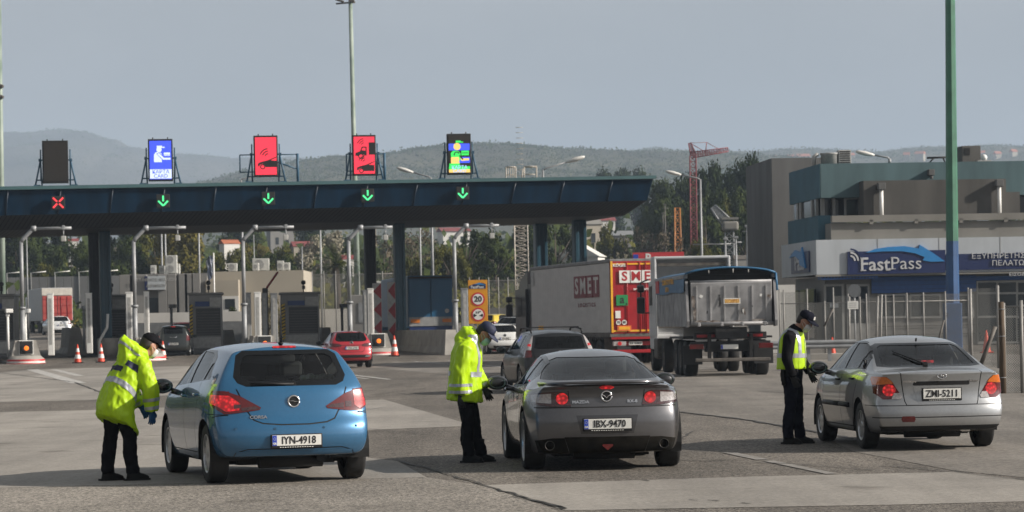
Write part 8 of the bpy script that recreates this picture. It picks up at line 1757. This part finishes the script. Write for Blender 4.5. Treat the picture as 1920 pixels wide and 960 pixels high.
# ================================================================== TREES AND SCRUB
def leafmat(name, c, c2): return mat(name, c, .75, var=.45, scale=.9, col2=c2, detail=6, spec=.06)
LM = {'pine': leafmat('dark pine leaf', (.014, .028, .009), (.040, .058, .016)), 'dark': leafmat('dark green leaf', (.019, .037, .009), (.056, .072, .016)), 'olive': leafmat('olive leaf', (.056, .066, .012), (.125, .120, .024)),
      'yellow': leafmat('spring yellow leaf', (.105, .100, .022), (.20, .165, .045)), 'bare': leafmat('brown twig', (.075, .058, .038), (.15, .125, .085)), 'blossom': leafmat('pale blossom', (.15, .145, .085), (.34, .31, .24))}
M_BARK = mat('bark', (.055, .042, .030), .9, var=.4, scale=3, stretch=(3, 3, .5))
def crown_mesh(kind, seed, n):
    """unit crown (1 high, about 1 wide): leaf sized faces spread through uneven clumps"""
    r = random.Random(seed); vs = []; fs = []; lobes = []
    if kind == 'cone':
        for k in range(26): z = r.random()**.9; q = (1-z)*.36+.02; a = r.uniform(0, 6.28); lobes.append((Vector((q*cos(a)*r.uniform(.5, 1), q*sin(a)*r.uniform(.5, 1), .06+z*.90)), .05+.12*(1-z)))
    elif kind == 'pine':
        for k in range(28): z = r.uniform(.02, .95); q = .40*sqrt(max(.05, 1-((z-.42)/.60)**2)); a = r.uniform(0, 6.28); rr = q*sqrt(r.random()); lobes.append((Vector((rr*cos(a), rr*sin(a), z)), r.uniform(.09, .19)))
    else:
        for k in range(24): z = r.uniform(.08, .92); q = .50*sqrt(max(.05, 1-((z-.5)/.56)**2)); a = r.uniform(0, 6.28); rr = q*sqrt(r.random()); lobes.append((Vector((rr*cos(a), rr*sin(a), z)), r.uniform(.08, .20)))
    tot = sum(l[1]**2 for l in lobes)
    for c, rad in lobes:
        for _ in range(int(n*rad**2/tot)):
            d = Vector((r.gauss(0, 1), r.gauss(0, 1), r.gauss(0, .8))).normalized(); p = c+d*rad*(r.random()**.4)*r.uniform(.8, 1.12)
            s = .026*r.uniform(.5, 1.3); u = Vector((r.gauss(0, 1), r.gauss(0, 1), r.gauss(0, 1))).normalized(); w = u.cross(d+Vector((.01, .02, .03))).normalized(); o = len(vs)
            vs += [p-u*s, p+w*s*.62, p+u*s, p-w*s*.62]; fs.append((o, o+1, o+2, o+3))
    return vs, fs
CROWN = {}
for kind, n in (('pine', 7600), ('broad', 6400), ('cone', 3600), ('thin', 1500)):
    for v in range(2):
        vs, fs = crown_mesh({'thin': 'broad'}.get(kind, kind), hash_ := (len(kind)*31+v*7+ord(kind[0])), n); me = bpy.data.meshes.new('crown'); me.from_pydata([tuple(p) for p in vs], [], fs); me.update(); CROWN[kind, v] = me
CM = {}
def tree(x, ytop, Z, wpx, shape, lm, label, group='trees behind the toll plaza', sink=.0, name='broadleaf_tree'):
    c = at(x, ytop, Z); zb = terrain(c.x, Z); h = c.z-zb; w = wpx*Z/F*(1.5 if shape == 'pine' else 1.12); r = random.Random(int(x*7+ytop)); v = r.randint(0, 1)
    t = thing(name, label, 'tree', (c.x, Z, zb-.05), 0, group)
    key = (shape, v, lm)
    if key not in CM: m = CROWN[shape, v].copy(); m.materials.append(LM[lm]); CM[key] = m
    o = bpy.data.objects.new('crown', CM[key]); COL.objects.link(o); o.parent = t; f = .10 if shape in ('broad', 'cone') else .16
    o.location = (0, 0, h*f); o.scale = (w, w, h*(1-f)); o.rotation_euler.z = r.uniform(0, 6.28)
    mb = MB(); mb.tube([(0, 0, 0), (r.uniform(-.02, .02)*h, 0, h*.4), (r.uniform(-.04, .04)*h, 0, h*.82)], [.022*h+.05, .015*h+.03, .01], 7)
    for k in range(7): a = r.uniform(0, 6.28); z0 = h*r.uniform(.2, .6); L_ = w*r.uniform(.22, .42); mb.tube([(0, 0, z0), (L_*.5*cos(a), L_*.5*sin(a), z0+h*.10), (L_*cos(a), L_*sin(a), z0+h*.22)], [.009*h+.02, .006*h+.02, .01], 5)
    mb.build('trunk', M_BARK, t); return t
for a in [(1405, 298, 335, 62, 'pine', 'pine', 'tall dark pine touching the grey tower'), (1372, 318, 345, 70, 'pine', 'pine', 'dark pine second from the grey tower'), (1332, 312, 340, 52, 'pine', 'pine', 'pointed dark pine right of the crane'), (1290, 334, 352, 70, 'pine', 'pine', 'dark pine round the crane mast'), (1248, 338, 350, 72, 'pine', 'dark', 'dark round tree at the canopy right end'), (1225, 372, 340, 60, 'broad', 'dark', 'shaded tree hugging the canopy corner'),
          (1376, 358, 305, 66, 'broad', 'olive', 'olive tree before the dark pines left of the grey tower'), (1300, 400, 300, 90, 'broad', 'dark', 'wide green tree below the crane'), (1395, 410, 290, 62, 'broad', 'dark', 'green tree at the foot of the grey tower'), (1145, 318, 620, 62, 'pine', 'pine', 'far dark tree clump left one above the canopy'), (1192, 316, 640, 56, 'pine', 'pine', 'far dark tree clump right one above the canopy'),
          (1322, 436, 245, 62, 'broad', 'olive', 'olive bush tree behind the tipper lorry cab'), (1272, 440, 262, 50, 'thin', 'bare', 'bare bush below the orange rig'), (1190, 420, 300, 66, 'thin', 'bare', 'brown bare tree right of the white hall'), (1150, 412, 310, 60, 'broad', 'olive', 'olive tree right of the white hall'), (1228, 428, 285, 60, 'thin', 'bare', 'brown bare tree above the grey trailer'), (1165, 468, 262, 46, 'thin', 'blossom', 'pale flowering bush above the grey trailer'),
          (1042, 396, 262, 92, 'broad', 'dark', 'dense green tree between the canopy columns'), (985, 392, 275, 70, 'broad', 'dark', 'dark tree behind the ladder tower'), (925, 424, 268, 96, 'broad', 'dark', 'wide green tree left of the ladder tower'), (872, 414, 262, 58, 'cone', 'dark', 'pointed conifer behind the yellow speed sign'), (842, 452, 255, 60, 'broad', 'olive', 'olive tree above the blue lorry'), (782, 424, 285, 72, 'thin', 'bare', 'bare twiggy tree above the blue lorry'), (722, 432, 290, 66, 'thin', 'bare', 'bare tree between the two middle columns'), (765, 470, 262, 60, 'broad', 'olive', 'low olive tree right of the middle column'),
          (602, 428, 300, 90, 'broad', 'blossom', 'pale blossoming tree behind the palm'), (540, 452, 320, 62, 'broad', 'olive', 'olive tree behind the office roof right end'), (480, 452, 330, 56, 'broad', 'yellow', 'yellow green bush tree above the office'), (652, 452, 310, 56, 'broad', 'dark', 'green tree behind the tall green mast'),
          (352, 410, 282, 128, 'broad', 'yellow', 'large spring yellow tree above the grey office wing'), (290, 424, 300, 90, 'broad', 'olive', 'olive tree left of the large yellow tree'), (225, 440, 285, 80, 'broad', 'dark', 'green tree right of the left columns'), (245, 410, 340, 90, 'pine', 'dark', 'taller dark tree behind the left columns'), (130, 448, 290, 84, 'broad', 'dark', 'green tree left of the left columns'), (85, 418, 330, 90, 'pine', 'pine', 'dark tall tree at the left behind the lane mast'), (28, 424, 320, 86, 'pine', 'dark', 'dark tree beside the pale left mast'), (75, 486, 275, 60, 'broad', 'olive', 'olive bush tree above the red lorry'), (160, 490, 272, 66, 'broad', 'dark', 'green bush tree above the pale concrete barrier'), (395, 470, 262, 60, 'broad', 'olive', 'olive bush behind the flag'), (445, 486, 262, 46, 'broad', 'dark', 'dark bush behind the lone roof unit'),
          (1352, 348, 300, 90, 'broad', 'dark', 'rounded dark tree under the crane jib'), (1268, 352, 310, 86, 'broad', 'dark', 'rounded dark tree left of the crane mast'), (1318, 372, 295, 80, 'broad', 'dark', 'rounded dark tree right of the crane mast'), (1398, 340, 310, 70, 'broad', 'dark', 'rounded dark tree against the grey tower'),
          (432, 462, 300, 66, 'broad', 'olive', 'olive tree hiding the foot of the small white house'), (515, 470, 290, 70, 'broad', 'dark', 'dark rounded tree right of the lone roof unit'), (690, 462, 280, 60, 'broad', 'dark', 'dark tree right of the tall green mast'), (815, 470, 262, 70, 'broad', 'dark', 'dark rounded tree directly above the blue lorry'), (185, 462, 275, 90, 'broad', 'dark', 'dark rounded tree between the left columns'),
          (-30, 400, 340, 90, 'pine', 'pine', 'dark tree cut by the left photo edge'), (455, 418, 420, 66, 'pine', 'dark', 'far dark tree below the one car display'), (580, 412, 430, 62, 'pine', 'dark', 'far dark tree under the canopy centre')]: tree(*a, name={'pine': 'pine_tree', 'cone': 'conifer_tree'}.get(a[4], 'broadleaf_tree'))
# palm
Z = 222; c = at(630, 505, Z); zb = gz(Z); t = thing('palm_tree', 'palm tree with drooping dark fronds left of the tall green mast', 'tree', (c.x, Z, zb)); h = c.z-zb+.3; mb = MB(); mb.tube([(0, 0, 0), (.1, 0, h*.5), (0, 0, h)], [.32, .26, .30], 10); mb.build('trunk', M_BARK, t)
rp = random.Random(4); mb = MB()
for k in range(46):
    a = rp.uniform(0, 6.28); el = rp.uniform(-.2, 1.3); L_ = rp.uniform(1.9, 2.6); p = Vector((0, 0, h)); d = Vector((cos(a)*cos(el), sin(a)*cos(el), sin(el))); pts = [p.copy()]
    for j in range(7): d = (d+Vector((0, 0, -.17))).normalized(); p = p+d*L_/7; pts.append(p.copy())
    for j in range(1, 8):
        for q in range(3):
            b = pts[j-1].lerp(pts[j], q/3); dd = (pts[j]-pts[j-1]).normalized(); s = dd.cross(Vector((0, 0, 1))).normalized()
            for sg in (-1, 1): e = b+(s*sg*.8+dd*.6-Vector((0, 0, .25))).normalized()*.42; mb.quad(b, b+dd*.045, e)
mb.build('fronds', LM['dark'], t, fix=False)
# columnar plants and low shrubs before the office
for x, yt, Z, lab, lm in [(430, 570, 186, 'small dark shrub before the beige office', 'dark'), (525, 548, 172, 'yellowish weed clump left of the right toll booth', 'yellow'), (500, 546, 172, 'thin yellowish plant behind the detector posts', 'yellow')]: tree(x, yt, Z, 30, 'thin' if lm == 'yellow' else 'broad', lm, lab, 'shrubs by the toll office', name='shrub')
# undergrowth on the bank, woods on the slopes: nobody could count these
def scrub(name, label, n, pick, lm, size, q=7, seed=1, zc=.45):
    r = random.Random(seed); vs = []; fs = []
    for _ in range(n):
        p = pick(r)
        if p is None: continue
        S = size*r.uniform(.5, 1.5)*(1.6 if r.random() < .06 else 1)
        for k in range(q):
            d = Vector((r.gauss(0, .45), r.gauss(0, .45), abs(r.gauss(zc, zc*.75)))); c = p+d*S; s = S*r.uniform(.09, .21); u = Vector((r.gauss(0, 1), r.gauss(0, 1), r.gauss(0, 1))).normalized(); w = u.orthogonal().normalized(); o = len(vs)
            vs += [c-u*s, c+w*s*.8, c+u*s, c-w*s*.8]; fs.append((o, o+1, o+2, o+3))
    me = bpy.data.meshes.new(name); me.from_pydata([tuple(v) for v in vs], [], fs); me.update(); me.materials.append(LM[lm]); o = bpy.data.objects.new(name, me); COL.objects.link(o); tag(o, label, 'vegetation', kind='stuff'); return o
def bank(x0, x1, z0, z1):
    def f(r): Y = r.uniform(z0, z1); X = px(r.uniform(x0, x1), Y); return Vector((X, Y, terrain(X, Y)))
    return f
scrub('undergrowth', 'olive undergrowth on the bank behind the lanes', 4200, bank(560, 1500, 238, 300), 'olive', 1.5, 20, 1)
scrub('undergrowth', 'dark undergrowth on the bank behind all lanes', 4200, bank(-60, 1500, 250, 330), 'dark', 1.5, 20, 2)
scrub('undergrowth', 'brown dry scrub on the bank', 1300, bank(640, 1420, 245, 330), 'bare', 1.5, 10, 3)
scrub('undergrowth', 'yellow green spring scrub on the bank', 900, bank(-60, 1400, 250, 330), 'yellow', 1.1, 10, 4)
scrub('hillside_wood', 'dark wood on the slopes behind the plaza', 3400, bank(-100, 2000, 330, 900), 'dark', 3.6, 20, 5)
scrub('hillside_wood', 'olive wood on the slopes behind the plaza', 2400, bank(-100, 2000, 320, 800), 'olive', 2.6, 18, 6)
scrub('hillside_wood', 'brown scrub on the slopes behind the plaza', 1500, bank(-100, 2000, 320, 800), 'bare', 2.6, 16, 7)
scrub('unseen_added_wood', 'dark wood added out of view at the left to darken car reflections', 2600, lambda r: Vector((r.uniform(-86, -66), r.uniform(0, 250), r.uniform(0, 6))), 'dark', 2.6, 22, 12)  # unseen trees, added so the car sides reflect something dark
def on_hill(MBH, w, rows, lo, hi):
    V = MBH.v
    def f(r):
        j = r.randint(lo, hi); i = r.randint(0, w-2); a, b, c, d = V[j*w+i], V[j*w+i+1], V[(j+1)*w+i], V[(j+1)*w+i+1]; s, t = r.random(), r.random(); return (a.lerp(b, s)).lerp(c.lerp(d, s), t)
    return f
scrub('ridge_wood', 'dark wood covering the middle ridge', 14000, on_hill(RIDGE, 161, 14, 4, 13), 'pine', 3.4, 5, 8, .18)
scrub('ridge_wood', 'dark wood covering the right far ridge', 10000, on_hill(RIDGE2, 161, 14, 4, 13), 'pine', 4.2, 5, 9, .18)
scrub('ridge_scrub', 'olive scrub patches on the middle ridge', 2600, on_hill(RIDGE, 161, 14, 3, 11), 'olive', 2.6, 5, 10, .18)
scrub('mountain_scrub', 'dark scrub over the far mountain', 9000, on_hill(MOUNT, 161, 14, 5, 13), 'dark', 5.5, 4, 11, .15)
# ================================================================== HAZE
hz = MB().box((0, 4400, 215), (9400, 9200, 530)).build('haze', None); tag(hz, 'thin blue grey haze over the whole valley', 'haze', kind='stuff')
hm = bpy.data.materials.new('valley haze'); hm.use_nodes = True; ht = hm.node_tree; ht.nodes.clear(); vo = ht.nodes.new('ShaderNodeVolumePrincipled'); vo.inputs['Color'].default_value = (.61, .765, .97, 1); vo.inputs['Density'].default_value = .00023; vo.inputs['Anisotropy'].default_value = .0
oo = ht.nodes.new('ShaderNodeOutputMaterial'); ht.links.new(vo.outputs[0], oo.inputs['Volume']); hz.data.materials.append(hm)
